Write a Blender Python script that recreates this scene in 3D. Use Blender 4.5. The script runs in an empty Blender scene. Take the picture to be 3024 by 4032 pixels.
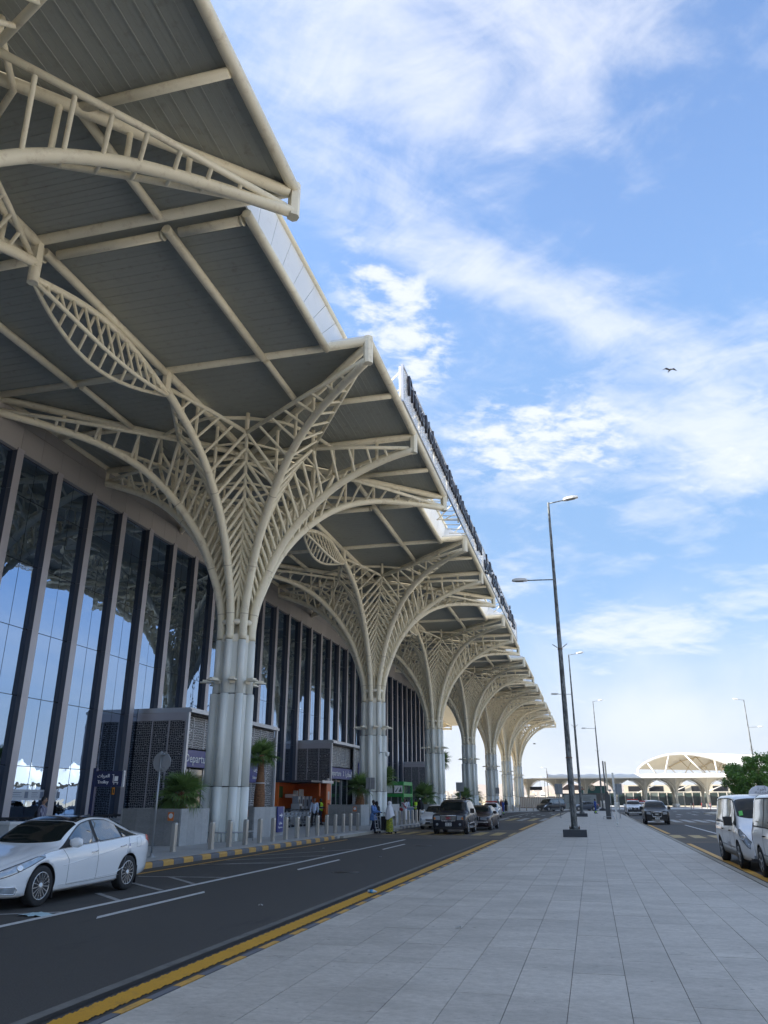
import bpy, bmesh, math, random
from mathutils import Vector, Matrix
R = math.radians
rnd = random.Random(7); HAZE = True
scn = bpy.context.scene
COL = scn.collection
# ---------------------------------------------------------------- camera
cd = bpy.data.cameras.new('camera'); cam = bpy.data.objects.new('camera', cd); COL.objects.link(cam)
cam.location = (0, 0, 1.78); cam.rotation_euler = (R(90 + 20.62), 0, R(14.33))
cd.sensor_fit = 'VERTICAL'; cd.sensor_height = 36; cd.lens = 26.85; cd.clip_end = 20000; cd.clip_start = .05
scn.camera = cam
# ---------------------------------------------------------------- light
SUN_EL, SUN_AZ = 33, 252      # azimuth measured clockwise from +Y: the sun stands behind the terminal
world = bpy.data.worlds.new('World'); scn.world = world; world.use_nodes = True
wt = world.node_tree; wt.nodes.clear()
def W(t, **k):
    n = wt.nodes.new(t)
    for a, b in k.items(): setattr(n, a, b)
    return n
def wl(a, b): wt.links.new(a, b)
def wm(op, a, b=None, c=None, clamp=False):
    n = W('ShaderNodeMath', operation=op); n.use_clamp = clamp
    for i, v in enumerate((a, b, c)):
        if v is None: continue
        if isinstance(v, (int, float)): n.inputs[i].default_value = v
        else: wl(v, n.inputs[i])
    return n.outputs[0]
def wramp(v, a, b):
    n = W('ShaderNodeMapRange', interpolation_type='SMOOTHSTEP'); wl(v, n.inputs[0])
    n.inputs[1].default_value = a; n.inputs[2].default_value = b; return n.outputs[0]
def wmix(f, a, b):
    n = W('ShaderNodeMix', data_type='RGBA')
    for i, v in ((0, f), (6, a), (7, b)):
        if isinstance(v, (int, float)): n.inputs[i].default_value = v
        elif isinstance(v, tuple): n.inputs[i].default_value = (*v, 1)
        else: wl(v, n.inputs[i])
    return n.outputs[2]
sky = W('ShaderNodeTexSky', sky_type='NISHITA', sun_disc=False, sun_elevation=R(SUN_EL), sun_rotation=R(SUN_AZ), air_density=1.0, dust_density=1.3, ozone_density=1.8)
tc = W('ShaderNodeTexCoord'); sp = W('ShaderNodeSeparateXYZ'); wl(tc.outputs['Generated'], sp.inputs[0])
dx, dy, dz = sp.outputs
zz = wm('ADD', wm('MAXIMUM', dz, 0.0), 0.13)
u = wm('DIVIDE', dx, zz); v = wm('DIVIDE', dy, zz)
# u,v: plane of the cloud layer.  rotate so that the streaks run as they do in the picture
def uv(ang, su, sv, ou=0, ov=0):
    c, s = math.cos(R(ang)), math.sin(R(ang))
    a = wm('ADD', wm('MULTIPLY', wm('ADD', wm('MULTIPLY', u, c), wm('MULTIPLY', v, s)), su), ou)
    b = wm('ADD', wm('MULTIPLY', wm('ADD', wm('MULTIPLY', v, c), wm('MULTIPLY', u, -s)), sv), ov)
    n = W('ShaderNodeCombineXYZ'); wl(a, n.inputs[0]); wl(b, n.inputs[1]); return n.outputs[0]
def noise(vec, scale, det, rough=.55, dist=0.0, lac=2.0):
    n = W('ShaderNodeTexNoise'); wl(vec, n.inputs['Vector'])
    n.inputs['Scale'].default_value = scale; n.inputs['Detail'].default_value = det
    n.inputs['Roughness'].default_value = rough; n.inputs['Distortion'].default_value = dist; n.inputs['Lacunarity'].default_value = lac
    return n.outputs[0]
def blob(cu, cv, ru, rv, ang=0):
    c, s = math.cos(R(ang)), math.sin(R(ang))
    a = wm('ADD', u, -cu); b = wm('ADD', v, -cv)
    p = wm('DIVIDE', wm('ADD', wm('MULTIPLY', a, c), wm('MULTIPLY', b, s)), ru)
    q = wm('DIVIDE', wm('ADD', wm('MULTIPLY', b, c), wm('MULTIPLY', a, -s)), rv)
    d = wm('ADD', wm('MULTIPLY', p, p), wm('MULTIPLY', q, q))
    return wm('EXPONENT', wm('MULTIPLY', d, -1.0))
SKYS = .15
big = noise(uv(20, 1.0, 1.2, 3.1, 1.7), 1.5, 5, .5, .3)
wisp = noise(uv(41, 1.0, 2.0, .3, 5.2), 3.2, 13, .62, .35)
wisp2 = noise(uv(-25, 1.0, 1.5, 7.3, 2.2), 5.5, 13, .66, .55)
puff = noise(uv(30, 1, 1.3, 2, 9), 13.0, 8, .62, .2)
puff2 = noise(uv(10, 1, 1, 5, 3), 4.0, 3, .5, .0)
top = wramp(dz, .62, .80)
b1 = blob(-.05, 1.10, .30, .085, 40)    # long cirrus streak across the middle
b2 = blob(-.04, 1.62, .22, .19, 20)     # altocumulus field
b3 = blob(.42, 1.75, .20, .32, 0)      # bright bank at the right
b4 = blob(-.27, 1.18, .09, .24, 0)
b5 = blob(.26, 3.0, .36, .28, 0)        # low flat cloud
b6 = blob(.10, .97, .28, .07, 40)
base = wm('ADD', wm('ADD', wm('MULTIPLY', big, .55), wm('MULTIPLY', wisp, .58)), wm('MULTIPLY', wisp2, .48))
bias = wm('ADD', wm('ADD', wm('MULTIPLY', top, .17), wm('MULTIPLY', b1, .27)), wm('ADD', wm('MULTIPLY', b3, .36), wm('MULTIPLY', b5, .30)))
cirr = wramp(wm('SUBTRACT', wm('ADD', base, bias), wm('MULTIPLY', b6, .10)), .76, 1.16)
pf = wm('MULTIPLY', wramp(wm('ADD', puff, wm('ADD', wm('MULTIPLY', puff2, .3), wm('MULTIPLY', wm('MAXIMUM', b2, b4), .20))), .66, .92), wramp(wm('MAXIMUM', wm('MAXIMUM', b2, b4), wm('MULTIPLY', b3, .6)), .05, .6))
cl = wm('SUBTRACT', 1.0, wm('MULTIPLY', wm('SUBTRACT', 1.0, wm('MULTIPLY', cirr, .74)), wm('SUBTRACT', 1.0, wm('MULTIPLY', pf, .82))))
lowb = wramp(noise(uv(88, .13, .55, 1.0, 4.0), 1.6, 8, .5, .3), .44, .66)
lowm = wm('MULTIPLY', wramp(dz, .02, .10), wramp(dz, .30, .16))
cl = wm('MAXIMUM', cl, wm('MULTIPLY', wm('MULTIPLY', lowb, lowm), .6))
skyc = W('ShaderNodeMix', data_type='RGBA', blend_type='MULTIPLY'); skyc.inputs[0].default_value = 1
wl(sky.outputs[0], skyc.inputs[6]); skyc.inputs[7].default_value = (.66, .75, .84, 1)
ccol = (2.35, 2.42, 2.6)
hz = wramp(dz, .25, .0)
midb = wramp(dz, .75, .30)
c0 = wmix(wm('MULTIPLY', midb, .78), skyc.outputs[2], (.60, 1.08, 1.82))
c1 = wmix(wm('MULTIPLY', wm('POWER', hz, 1.2), .95), c0, (1.80, 1.93, 2.06))
c2 = wmix(cl, c1, ccol)
bg = W('ShaderNodeBackground'); wl(c2, bg.inputs[0]); bg.inputs[1].default_value = SKYS
wo = W('ShaderNodeOutputWorld'); wl(bg.outputs[0], wo.inputs[0])
sl = bpy.data.lights.new('sun', 'SUN'); so = bpy.data.objects.new('sun', sl); COL.objects.link(so)
sl.energy = 5.0; sl.angle = R(.6); sl.color = (1, .93, .82)
sd = Vector((math.sin(R(SUN_AZ)) * math.cos(R(SUN_EL)), math.cos(R(SUN_AZ)) * math.cos(R(SUN_EL)), math.sin(R(SUN_EL))))
so.rotation_euler = sd.to_track_quat('Z', 'Y').to_euler(); so.location = sd * 100
scn.view_settings.view_transform = 'Standard'; scn.view_settings.look = 'None'
scn.view_settings.gamma = 1; scn.view_settings.use_curve_mapping = False
scn.view_settings.exposure = 1.58
scn.cycles.max_bounces = 8; scn.cycles.diffuse_bounces = 4; scn.cycles.glossy_bounces = 4; scn.cycles.transparent_max_bounces = 8

# ---------------------------------------------------------------- materials
MATS = {}
class NT:
    def __init__(s, name):
        s.m = bpy.data.materials.new(name); s.m.use_nodes = True; s.t = s.m.node_tree; s.b = s.t.nodes['Principled BSDF']; s.out = s.t.nodes['Material Output']
    def n(s, t, **k):
        n = s.t.nodes.new(t)
        for a, b in k.items(): setattr(n, a, b)
        return n
    def l(s, a, b): s.t.links.new(a, b)
    def noise(s, scale, det=4, rough=.55, coord='Object', sc=(1, 1, 1), dist=0):
        tcn = s.n('ShaderNodeTexCoord'); mp = s.n('ShaderNodeMapping'); mp.inputs['Scale'].default_value = sc
        if coord == 'World':
            g = s.n('ShaderNodeNewGeometry'); s.l(g.outputs['Position'], mp.inputs[0])
        else: s.l(tcn.outputs[coord], mp.inputs[0])
        n = s.n('ShaderNodeTexNoise'); n.inputs['Scale'].default_value = scale; n.inputs['Detail'].default_value = det; n.inputs['Roughness'].default_value = rough; n.inputs['Distortion'].default_value = dist
        s.l(mp.outputs[0], n.inputs['Vector']); return n.outputs[0]
    def ramp(s, v, a, b, lo=0, hi=1):
        n = s.n('ShaderNodeMapRange', interpolation_type='SMOOTHSTEP'); s.l(v, n.inputs[0])
        for i, x in enumerate((a, b, lo, hi)): n.inputs[i + 1].default_value = x
        return n.outputs[0]
    def mix(s, f, a, b, mode='MIX'):
        n = s.n('ShaderNodeMix', data_type='RGBA', blend_type=mode)
        for i, v in ((0, f), (6, a), (7, b)):
            if isinstance(v, (int, float)): n.inputs[i].default_value = v
            elif isinstance(v, (tuple, list)): n.inputs[i].default_value = (*v, 1)
            else: s.l(v, n.inputs[i])
        return n.outputs[2]
    def math(s, op, a, b=None, clamp=False):
        n = s.n('ShaderNodeMath', operation=op); n.use_clamp = clamp
        for i, v in enumerate((a, b)):
            if v is None: continue
            if isinstance(v, (int, float)): n.inputs[i].default_value = v
            else: s.l(v, n.inputs[i])
        return n.outputs[0]
    def bump(s, h, st=.2, d=.02):
        n = s.n('ShaderNodeBump'); n.inputs['Strength'].default_value = st; n.inputs['Distance'].default_value = d
        s.l(h, n.inputs['Height']); s.l(n.outputs[0], s.b.inputs['Normal'])
    def col(s, c): s.l(c, s.b.inputs['Base Color'])
    def objrand(s): return s.n('ShaderNodeObjectInfo').outputs['Random']
def mat(name, col=(.5, .5, .5), rough=.5, metal=0, var=.12, scale=3, coord='World', bump=0, dirt=None, dirtamt=.5, rnd_amt=0, coat=0, spec=None, dscale=1.3, dsc=(1,1,1)):
    """a plain painted / stone / metal surface: colour with uneven tone, wear and fine relief"""
    if name in MATS: return MATS[name]
    t = NT(name); f = t.noise(scale, 5, .6, coord)
    lo = tuple(c * (1 - var) for c in col); hi = tuple(min(1, c * (1 + var)) for c in col)
    c = t.mix(f, lo, hi)
    if rnd_amt: 
        k = t.ramp(t.objrand(), 0, 1, 1 - rnd_amt, 1 + rnd_amt); v = t.n('ShaderNodeCombineColor'); [t.l(k, v.inputs[i]) for i in range(3)]
        c = t.mix(1.0, c, v.outputs[0], 'MULTIPLY')
    if dirt:
        d = t.ramp(t.noise(dscale, 8, .72, coord, dsc), .5, .74, 0, dirtamt); c = t.mix(d, c, dirt)
    t.col(c); t.b.inputs['Metallic'].default_value = metal
    r = t.ramp(f, 0, 1, max(0, rough - .08), min(1, rough + .08)); t.l(r, t.b.inputs['Roughness'])
    if coat: t.b.inputs['Coat Weight'].default_value = coat; t.b.inputs['Coat Roughness'].default_value = .04
    if spec is not None: t.b.inputs['Specular IOR Level'].default_value = spec
    if bump: t.bump(t.noise(scale * 12, 3, .6, coord), bump, .01)
    MATS[name] = t.m; return t.m
cream = mat('cream_steel', (.84, .775, .60), .45, 0, .08, 1.1, dirt=(.33, .22, .12), dirtamt=.42, dscale=2.6)
creamclean = mat('cream_steel_clean', (.80, .75, .62), .42, 0, .08, .8, dirt=(.36, .28, .18), dirtamt=.35, dscale=1.2)
sleeve = mat('sleeve_paint', (.76, .78, .74), .42, 0, .06, .6, dirt=(.55, .56, .50), dirtamt=.45, dscale=1.0, dsc=(1.5, 1.5, .3))
darkgap = mat('dark_gap', (.02, .022, .022), .9)
white = mat('white_paint', (.80, .81, .80), .4, 0, .05, 1, dirt=(.5, .5, .46), dirtamt=.3)
roofw = mat('roof_white', (.80, .80, .78), .5, 0, .04, .3)
finm = mat('fin_cladding', (.46, .44, .47), .38, .35, .08, .7, rnd_amt=.05)
fascia = mat('fascia_cladding', (.40, .375, .36), .5, .15, .08, .5, rnd_amt=.05)
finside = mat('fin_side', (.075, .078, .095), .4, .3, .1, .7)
frame = mat('window_frame', (.035, .038, .045), .4, .4)
def soffit_mat():
    t = NT('soffit_metal'); g = t.n('ShaderNodeNewGeometry')
    f = t.noise(.35, 5, .6, 'World'); f2 = t.noise(3, 6, .6, 'World')
    c = t.mix(f, (.28, .295, .265), (.37, .385, .35)); c = t.mix(t.ramp(f2, .52, .8, 0, .5), c, (.17, .16, .12))
    t.col(c); t.b.inputs['Roughness'].default_value = .55; t.b.inputs['Metallic'].default_value = .0
    return t.m
soffit = soffit_mat()
def glass_mat():
    t = NT('mirror_glass')
    t.b.inputs['Base Color'].default_value = (.008, .012, .016, 1); t.b.inputs['Roughness'].default_value = .05
    gl = t.n('ShaderNodeBsdfGlossy'); gl.inputs['Roughness'].default_value = .0; gl.inputs['Color'].default_value = (.34, .45, .62, 1)
    h = t.noise(.55, 3, .5, 'World'); h2 = t.noise(2.2, 2, .5, 'World')
    bp = t.n('ShaderNodeBump'); bp.inputs['Strength'].default_value = 1; bp.inputs['Distance'].default_value = .006
    t.l(t.math('ADD', h, t.math('MULTIPLY', h2, .12)), bp.inputs['Height']); t.l(bp.outputs[0], gl.inputs['Normal'])
    mx = t.n('ShaderNodeMixShader'); mx.inputs[0].default_value = .93
    t.l(t.b.outputs[0], mx.inputs[1]); t.l(gl.outputs[0], mx.inputs[2]); t.l(mx.outputs[0], t.out.inputs[0])
    return t.m
mirror = glass_mat()

# ---------------------------------------------------------------- mesh helpers
TMP = bpy.data.scenes.new('workbench')
def evaluated_mesh(objs):
    """evaluate modifiers or text in a small scene of its own"""
    for o in objs: TMP.collection.objects.link(o)
    with bpy.context.temp_override(scene=TMP, view_layer=TMP.view_layers[0]):
        dg = bpy.context.evaluated_depsgraph_get(); dg.update()
        me = bpy.data.meshes.new_from_object(objs[0].evaluated_get(dg))
    for o in objs: bpy.data.objects.remove(o)
    return me
class MB:
    def __init__(s): s.v = []; s.f = []; s.mi = []; s.sm = []
    def add(s, vs, fs, m=0, smooth=False):
        o = len(s.v); s.v += [tuple(p) for p in vs]
        for f in fs: s.f.append(tuple(i + o for i in f)); s.mi.append(m); s.sm.append(smooth)
        return s
    def box(s, a, b, m=0, rz=0, mt=None):
        x0, y0, z0 = a; x1, y1, z1 = b
        vs = [(x0, y0, z0), (x1, y0, z0), (x1, y1, z0), (x0, y1, z0), (x0, y0, z1), (x1, y0, z1), (x1, y1, z1), (x0, y1, z1)]
        if mt: vs = [mt @ Vector(p) for p in vs]
        return s.add(vs, [(0, 3, 2, 1), (4, 5, 6, 7), (0, 1, 5, 4), (1, 2, 6, 5), (2, 3, 7, 6), (3, 0, 4, 7)], m)
    def tube(s, path, r, n=8, m=0, cap=True, closed=False):
        P = [Vector(p) for p in path]; k = len(P); rs = r if isinstance(r, (list, tuple)) else [r] * k
        vs = []; prev = None
        for i, p in enumerate(P):
            d = (P[min(i + 1, k - 1)] - P[max(i - 1, 0)]) if not closed else (P[(i + 1) % k] - P[i - 1])
            d.normalize()
            if prev is None:
                up = Vector((0, 0, 1)) if abs(d.z) < .9 else Vector((1, 0, 0)); a = d.cross(up).normalized()
            else: a = (prev - d * prev.dot(d)).normalized()
            prev = a; b = d.cross(a)
            for j in range(n):
                t = 2 * math.pi * j / n; vs.append(p + (a * math.cos(t) + b * math.sin(t)) * rs[i])
        fs = []
        for i in range(k if closed else k - 1):
            for j in range(n):
                i2 = (i + 1) % k; fs.append((i * n + j, i * n + (j + 1) % n, i2 * n + (j + 1) % n, i2 * n + j))
        s.add(vs, [f[::-1] for f in fs], m, True)
        if cap and not closed:
            o = len(s.v) - len(vs); s.f += [tuple(o + j for j in range(n)), tuple(o + (k - 1) * n + j for j in range(n))[::-1]]; s.mi += [m, m]; s.sm += [False, False]
        return s
    def lathe(s, prof, n=16, c=(0, 0, 0), m=0, smooth=True, mt=None):
        vs = []
        for (r, z) in prof:
            for j in range(n):
                t = 2 * math.pi * j / n; p = Vector((c[0] + r * math.cos(t), c[1] + r * math.sin(t), c[2] + z)); vs.append(mt @ p if mt else p)
        fs = []
        for i in range(len(prof) - 1):
            for j in range(n): fs.append((i * n + j, i * n + (j + 1) % n, (i + 1) * n + (j + 1) % n, (i + 1) * n + j))
        s.add(vs, fs, m, smooth)
        o = len(s.v) - len(vs); k = len(prof)
        s.f += [tuple(o + j for j in range(n))[::-1], tuple(o + (k - 1) * n + j for j in range(n))]; s.mi += [m, m]; s.sm += [False, False]
        return s
    def prism(s, poly, z0, z1, m=0, mt=None):
        n = len(poly); vs = [(x, y, z0) for x, y in poly] + [(x, y, z1) for x, y in poly]
        if mt: vs = [mt @ Vector(p) for p in vs]
        return s.add(vs, [tuple(range(n))[::-1], tuple(range(n, 2 * n))] + [(i, (i + 1) % n, n + (i + 1) % n, n + i) for i in range(n)], m)
    def grid(s, fn, nu, nv, m=0, smooth=True):
        vs = [fn(i / nu, j / nv) for i in range(nu + 1) for j in range(nv + 1)]
        return s.add(vs, [(i * (nv + 1) + j, i * (nv + 1) + j + 1, (i + 1) * (nv + 1) + j + 1, (i + 1) * (nv + 1) + j) for i in range(nu) for j in range(nv)], m, smooth)
    def mesh(s, name, mats):
        me = bpy.data.meshes.new(name); me.from_pydata(s.v, [], s.f)
        for m in (mats if isinstance(mats, (list, tuple)) else [mats]): me.materials.append(m)
        me.polygons.foreach_set('material_index', s.mi); me.polygons.foreach_set('use_smooth', s.sm); me.update(); return me
def link(name, me, parent=None, loc=(0, 0, 0), rot=(0, 0, 0), kind=None, label=None, mw=None):
    o = bpy.data.objects.new(name, me); COL.objects.link(o)
    if parent: o.parent = parent
    if mw is not None: o.matrix_basis = mw
    else: o.location = loc; o.rotation_euler = rot
    if kind: o['kind'] = kind
    if label: o['label'] = label
    return o
def thing(name, label, cat, loc=(0, 0, 0), rz=0, group=None, me=None):
    o = link(name, me, None, loc, (0, 0, rz)); o['label'] = label; o['category'] = cat
    if group: o['group'] = group
    return o
def copy_tree(o, parent=None):
    c = o.copy(); COL.objects.link(c)
    if parent: c.parent = parent
    for ch in KIDS.get(o, ()) if o in KIDS else o.children: copy_tree(ch, c)
    return c
KIDS = {}
def snapshot(o):
    KIDS[o] = list(o.children)
    for c in KIDS[o]: snapshot(c)
def tri(o): return o
# ---------------------------------------------------------------- canopy columns (steel palm trees)
CX, CY0, MOD = -15.1, 31.9, 24.0
HY, RE, RW = 8.05, 8.4, 8.05          # half side along the street, reach to the street, reach to the building
def interp(tab, z):
    for (r0, z0), (r1, z1) in zip(tab, tab[1:]):
        if z <= z1: t = (z - z0) / (z1 - z0); return r0 + (r1 - r0) * t
    return tab[-1][0]
def spline(pts, n):
    """Catmull-Rom through the points"""
    P = [Vector(p) for p in pts]; P = [P[0] * 2 - P[1]] + P + [P[-1] * 2 - P[-2]]; out = []
    for i in range(1, len(P) - 2):
        for k in range(n):
            t = k / n; a, b, c, d = P[i - 1:i + 3]
            out.append(.5 * ((2 * b) + (c - a) * t + (2 * a - 5 * b + 4 * c - d) * t * t + (3 * b - a - 3 * c + d) * t ** 3))
    out.append(P[-2]); return out
def reach(k):
    a = R(45 * k); dx, dy = math.cos(a), math.sin(a)
    return {0: (RE, 0), 1: (RE, HY), 2: (0, HY), 3: (-RW, HY), 4: (-RW, 0), 5: (-RW, -HY), 6: (0, -HY), 7: (RE, -HY)}[k]
ARMP = [(.73, 8.5), (.74, 9.2), (.86, 10.1), (1.13, 10.9 + .1), (1.72, 12.45), (2.4, 13.55), (3.25, 14.55), (4.2, 15.4), (5.4, 16.15)]
SPNP = [(.52, 9.3), (.62, 10.6), (.85, 12.0), (1.25, 13.3), (1.8, 14.4), (2.5, 15.4), (3.35, 16.35), (4.25, 17.0)]
def arm_curve(k):
    tx, ty = reach(k); L = math.hypot(tx, ty); d = Vector((tx / L, ty / L, 0))
    tail = [(7.0, 16.8), (L, 17.15)] if L < 9 else [(7.1, 16.75), (9.2, 17.05), (L, 17.2)]
    return spline([d * r + Vector((0, 0, z)) for r, z in ARMP + tail], 4), d, L
def spine_curve(k):
    a, b = Vector((*reach(k), 0)), Vector((*reach((k + 1) % 8), 0))
    d = (a.normalized() + b.normalized()).normalized()
    return spline([d * r + Vector((0, 0, z)) for r, z in SPNP], 4)
def walk(path, step, start=0):
    """points spaced evenly along a polyline"""
    out = []; acc = -start; last = path[0]
    for p in path[1:]:
        seg = (p - last).length
        while acc + seg >= step * 0 and seg > 0 and (len(out) * step) <= acc + seg:
            t = (len(out) * step - acc) / seg; out.append(last.lerp(p, max(0, t)))
        acc += seg; last = p
    return out
UNIT = {}
def unit_tube(r, m, n=7):
    key = (r, m.name)
    if key not in UNIT: UNIT[key] = MB().tube([(0, 0, 0), (0, 0, 1)], r, n, cap=False).mesh('strut', m)
    return UNIT[key]
def strut_mat(a, b):
    d = b - a; return Matrix.Translation(a) @ d.to_track_quat('Z', 'Y').to_matrix().to_4x4() @ Matrix.Diagonal((1, 1, d.length, 1))
def build_column_parts():
    parts = []   # (name, mesh, matrix, kind)
    I = Matrix.Identity(4)
    arms = [arm_curve(k) for k in range(8)]; spines = [spine_curve(k) for k in range(8)]
    ties = MB()
    for k in range(8):
        path, d, L = arms[k]
        n = len(path); rs = [.185 - .055 * max(0, (i / n - .55)) for i in range(n)]
        parts.append(('arch_tube', MB().tube(path, rs, 12).mesh('arch_tube', cream), I, None))
        wr_ = MB()
        for q in (6, 14, 24): wr_.tube([path[q], path[q] + (path[q + 1] - path[q]).normalized() * .035], rs[q] + .006, 14, cap=False)
        parts.append(('weld_ring', wr_.mesh('weld_ring', mat('weld_seam', (.52, .46, .34), .6)), I, 'stuff'))
        tip = path[-1]
        parts.append(('tip_bracket', MB().prism([(-.13, -.14), (.05, -.17), (.15, -.08), (.15, .08), (.05, .17), (-.13, .14)], -.17, .98, mt=Matrix.Translation(tip) @ Matrix.Rotation(math.atan2(d.y, d.x), 4, 'Z')).mesh('tip_bracket', cream), I, None))
    for k in range(8):
        sp = spines[k]; P = sp[-1]
        parts.append(('spine_tube', MB().tube(sp, .085, 8).mesh('spine_tube', cream), I, None))
        parts.append(('crown_post', MB().tube([P + Vector((0, 0, .08)), P + Vector((0, 0, .95))], .10, 8).mesh('crown_post', cream), I, None))
        for q, kk in ((0, k), (1, (k + 1) % 8)):
            path, d, L = arms[kk]
            tipc = path[-1] + Vector((0, 0, .12)) - d * .25
            parts.append(('chord_tube', MB().tube([P, P.lerp(tipc, .5) + Vector((0, 0, .06)), tipc], .095, 8).mesh('chord_tube', cream), I, None))
            # struts: rise from the arch tube to the spine, then to the straight chord
            N = 15
            for i in range(1, N + 1):
                zs = 10.4 + (17.0 - 10.4) * i / N
                S = Vector((0, 0, 0)); 
                for a, b in zip(sp, sp[1:]):
                    if a.z <= zs <= b.z + 1e-6: S = a.lerp(b, (zs - a.z) / max(1e-6, b.z - a.z)); break
                else: continue
                za = zs - .85 - .95 * i / N
                A = next((a.lerp(b, (za - a.z) / (b.z - a.z)) for a, b in zip(path, path[1:]) if a.z <= za <= b.z), None)
                if A is None: continue
                off = (S - A).normalized()
                parts.append(('strut', unit_tube(.074, cream), strut_mat(A + off * .1, S), None))
            rA = Vector((A.x, A.y, 0)).length
            M = 4 if L < 9 else 7
            for i in range(1, M + 1):
                t = i / (M + 1); Cc = P.lerp(tipc, t * .93); rr = rA + (L - rA) * (t ** 1.0) * .9
                A = next((a.lerp(b, (rr - Vector((a.x, a.y, 0)).length) / max(1e-6, (Vector((b.x, b.y, 0)).length - Vector((a.x, a.y, 0)).length))) for a, b in zip(path, path[1:]) if Vector((a.x, a.y, 0)).length <= rr <= Vector((b.x, b.y, 0)).length), None)
                if A is not None: ties.tube([A, Cc], .062, 6, cap=False)
    # ties behind each arm join the two spines beside it, with zigzag diagonals
    for k in range(8):
        s0, s1 = spines[k - 1], spines[k]
        pa = pb = None
        for i in range(1, 10):
            z = 10.6 + .68 * i
            f = lambda s: next((a.lerp(b, (z - a.z) / (b.z - a.z)) for a, b in zip(s, s[1:]) if a.z <= z <= b.z), None)
            a, b = f(s0), f(s1)
            if a is None or b is None: continue
            ties.tube([a, b], .055, 6, cap=False)
            if pa is not None and k % 2: ties.tube([pa, b] if i % 2 else [pb, a], .05, 6, cap=False)
            pa, pb = a, b
        # hexagonal crown ring at the roof
        Pa, Pb = s0[-1] + Vector((0, 0, .72)), s1[-1] + Vector((0, 0, .72))
        mid = (Pa + Pb) / 2; out = mid.copy(); out.z = 0; out = out.normalized() * .45
        parts.append(('crown_ring_tube', MB().tube([Pa, mid + out, Pb], .085, 7).mesh('crown_ring_tube', cream), I, None))
        path, d, L = arms[k]
        for rr in ((3.4, 5.2, 6.6) if L < 9 else (3.4, 5.2, 6.8, 8.4)):
            A = next((p for p in path if Vector((p.x, p.y, 0)).length >= rr and p.z > 12), None)
            if A is not None: ties.tube([A, Vector((A.x, A.y, 17.75))], .08, 7, cap=False)
    parts.append(('tie_strut', ties.mesh('tie_strut', cream), I, 'stuff'))
    # shaft: eight sleeve tubes with flat panels between, in three lifts
    lifts = [(.15, 2.27, .84, .19), (2.29, 6.1, .83, .18), (6.12, 8.46, .76, .17)]
    for (z0, z1, rr, rt) in lifts:
        pm = MB(); ap = rr - .09
        pts = [(ap / math.cos(R(22.5)) * math.cos(R(45 * j)), ap / math.cos(R(22.5)) * math.sin(R(45 * j))) for j in range(8)]
        pm.prism(pts, z0, z1)
        for j in range(8):      # cover strip in the middle of each panel
            a = R(45 * j + 22.5); c = Vector((math.cos(a), math.sin(a), 0)); t = Vector((-c.y, c.x, 0))
            mt = Matrix.Translation(c * (ap + .012)) @ Matrix.Rotation(a, 4, 'Z')
            pm.box((-.02, -.055, z0 + .02), (.02, -.005, z1 - .01), mt=mt); pm.box((-.02, .01, z0 + .02), (.012, .12, z1 - .01), mt=mt)
        parts.append(('shaft_panels', pm.mesh('shaft_panels', sleeve), I, None))
        tm = MB().tube([(0, 0, z0), (0, 0, z1)], rt, 14).mesh('sleeve_tube', sleeve)
        for j in range(8):
            a = R(45 * j); parts.append(('sleeve_tube', tm, Matrix.Translation((rr * math.cos(a), rr * math.sin(a), 0)), None))
        parts.append(('joint_seam', MB().lathe([(rr - .02, z1 - .01), (rr - .02, z1 + .03)], 8).mesh('joint_seam', darkgap), I, None))
    nm = MB().lathe([(.04, -.27), (.10, -.2), (.135, 0), (.10, .2), (.04, .27)], 10, mt=Matrix.Rotation(R(90), 4, 'X')).mesh('ring_node', creamclean)
    cm = MB().box((-.05, -.2, -.17), (.05, .2, .17)).mesh('sleeve_cap', creamclean)
    for j in range(8):
        a = R(45 * j + 22.5); parts.append(('ring_node', nm, Matrix.Translation((.70 * math.cos(a), .70 * math.sin(a), 9.28)) @ Matrix.Rotation(a, 4, 'Z'), None))
        parts.append(('sleeve_cap', cm, Matrix.Translation((.66 * math.cos(a), .66 * math.sin(a), 8.55)) @ Matrix.Rotation(a, 4, 'Z'), None))
    parts.append(('inner_core', MB().lathe([(.30, 8.3), (.30, 9.2)], 12).mesh('inner_core', creamclean), I, None))
    # floodlights on short brackets around the shaft
    lm = MB(); lm.prism([(.05, -.16), (.42, -.2), (.62, -.1), (.62, .1), (.42, .2), (.05, .16)], 0, .05); lm.prism([(.12, -.12), (.5, -.12), (.5, .12), (.12, .12)], .05, .13); lm.box((-.1, -.05, -.03), (.1, .05, .04)); lm.box((0, -.12, -.1), (.1, .12, .0))
    lm = lm.mesh('floodlight', creamclean)
    for j in range(8):
        a = R(45 * j + 22.5); parts.append(('floodlight', lm, Matrix.Translation((.84 * math.cos(a), .84 * math.sin(a), 6.62)) @ Matrix.Rotation(a, 4, 'Z'), None))
    # guard rail round the foot
    gr = MB(); ring = [(1.25 * math.cos(R(45 * j + 22.5)), 1.25 * math.sin(R(45 * j + 22.5)), .52) for j in range(8)]
    gr.tube(ring, .03, 6, closed=True)
    for j in range(8): gr.tube([(ring[j][0], ring[j][1], .15), ring[j]], .025, 6)
    parts.append(('guard_rail', gr.mesh('guard_rail', mat('galv', (.33, .35, .36), .45, .6)), I, None))
    return parts
CPARTS = build_column_parts()
ordn = ['nearest, its trunk out of frame to the left and its arms crossing the top left corner', 'first from the camera, standing beside the Departure entrance', 'second with its whole trunk in view, behind the man with the trolley', 'third in the row, where the glass wall ends', 'fourth in the row, first with open sky behind it', 'fifth in the row, beyond the parked cars', 'sixth in the row, next to the last one', 'last and farthest in the street row, its arch ending against the sky']
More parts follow.
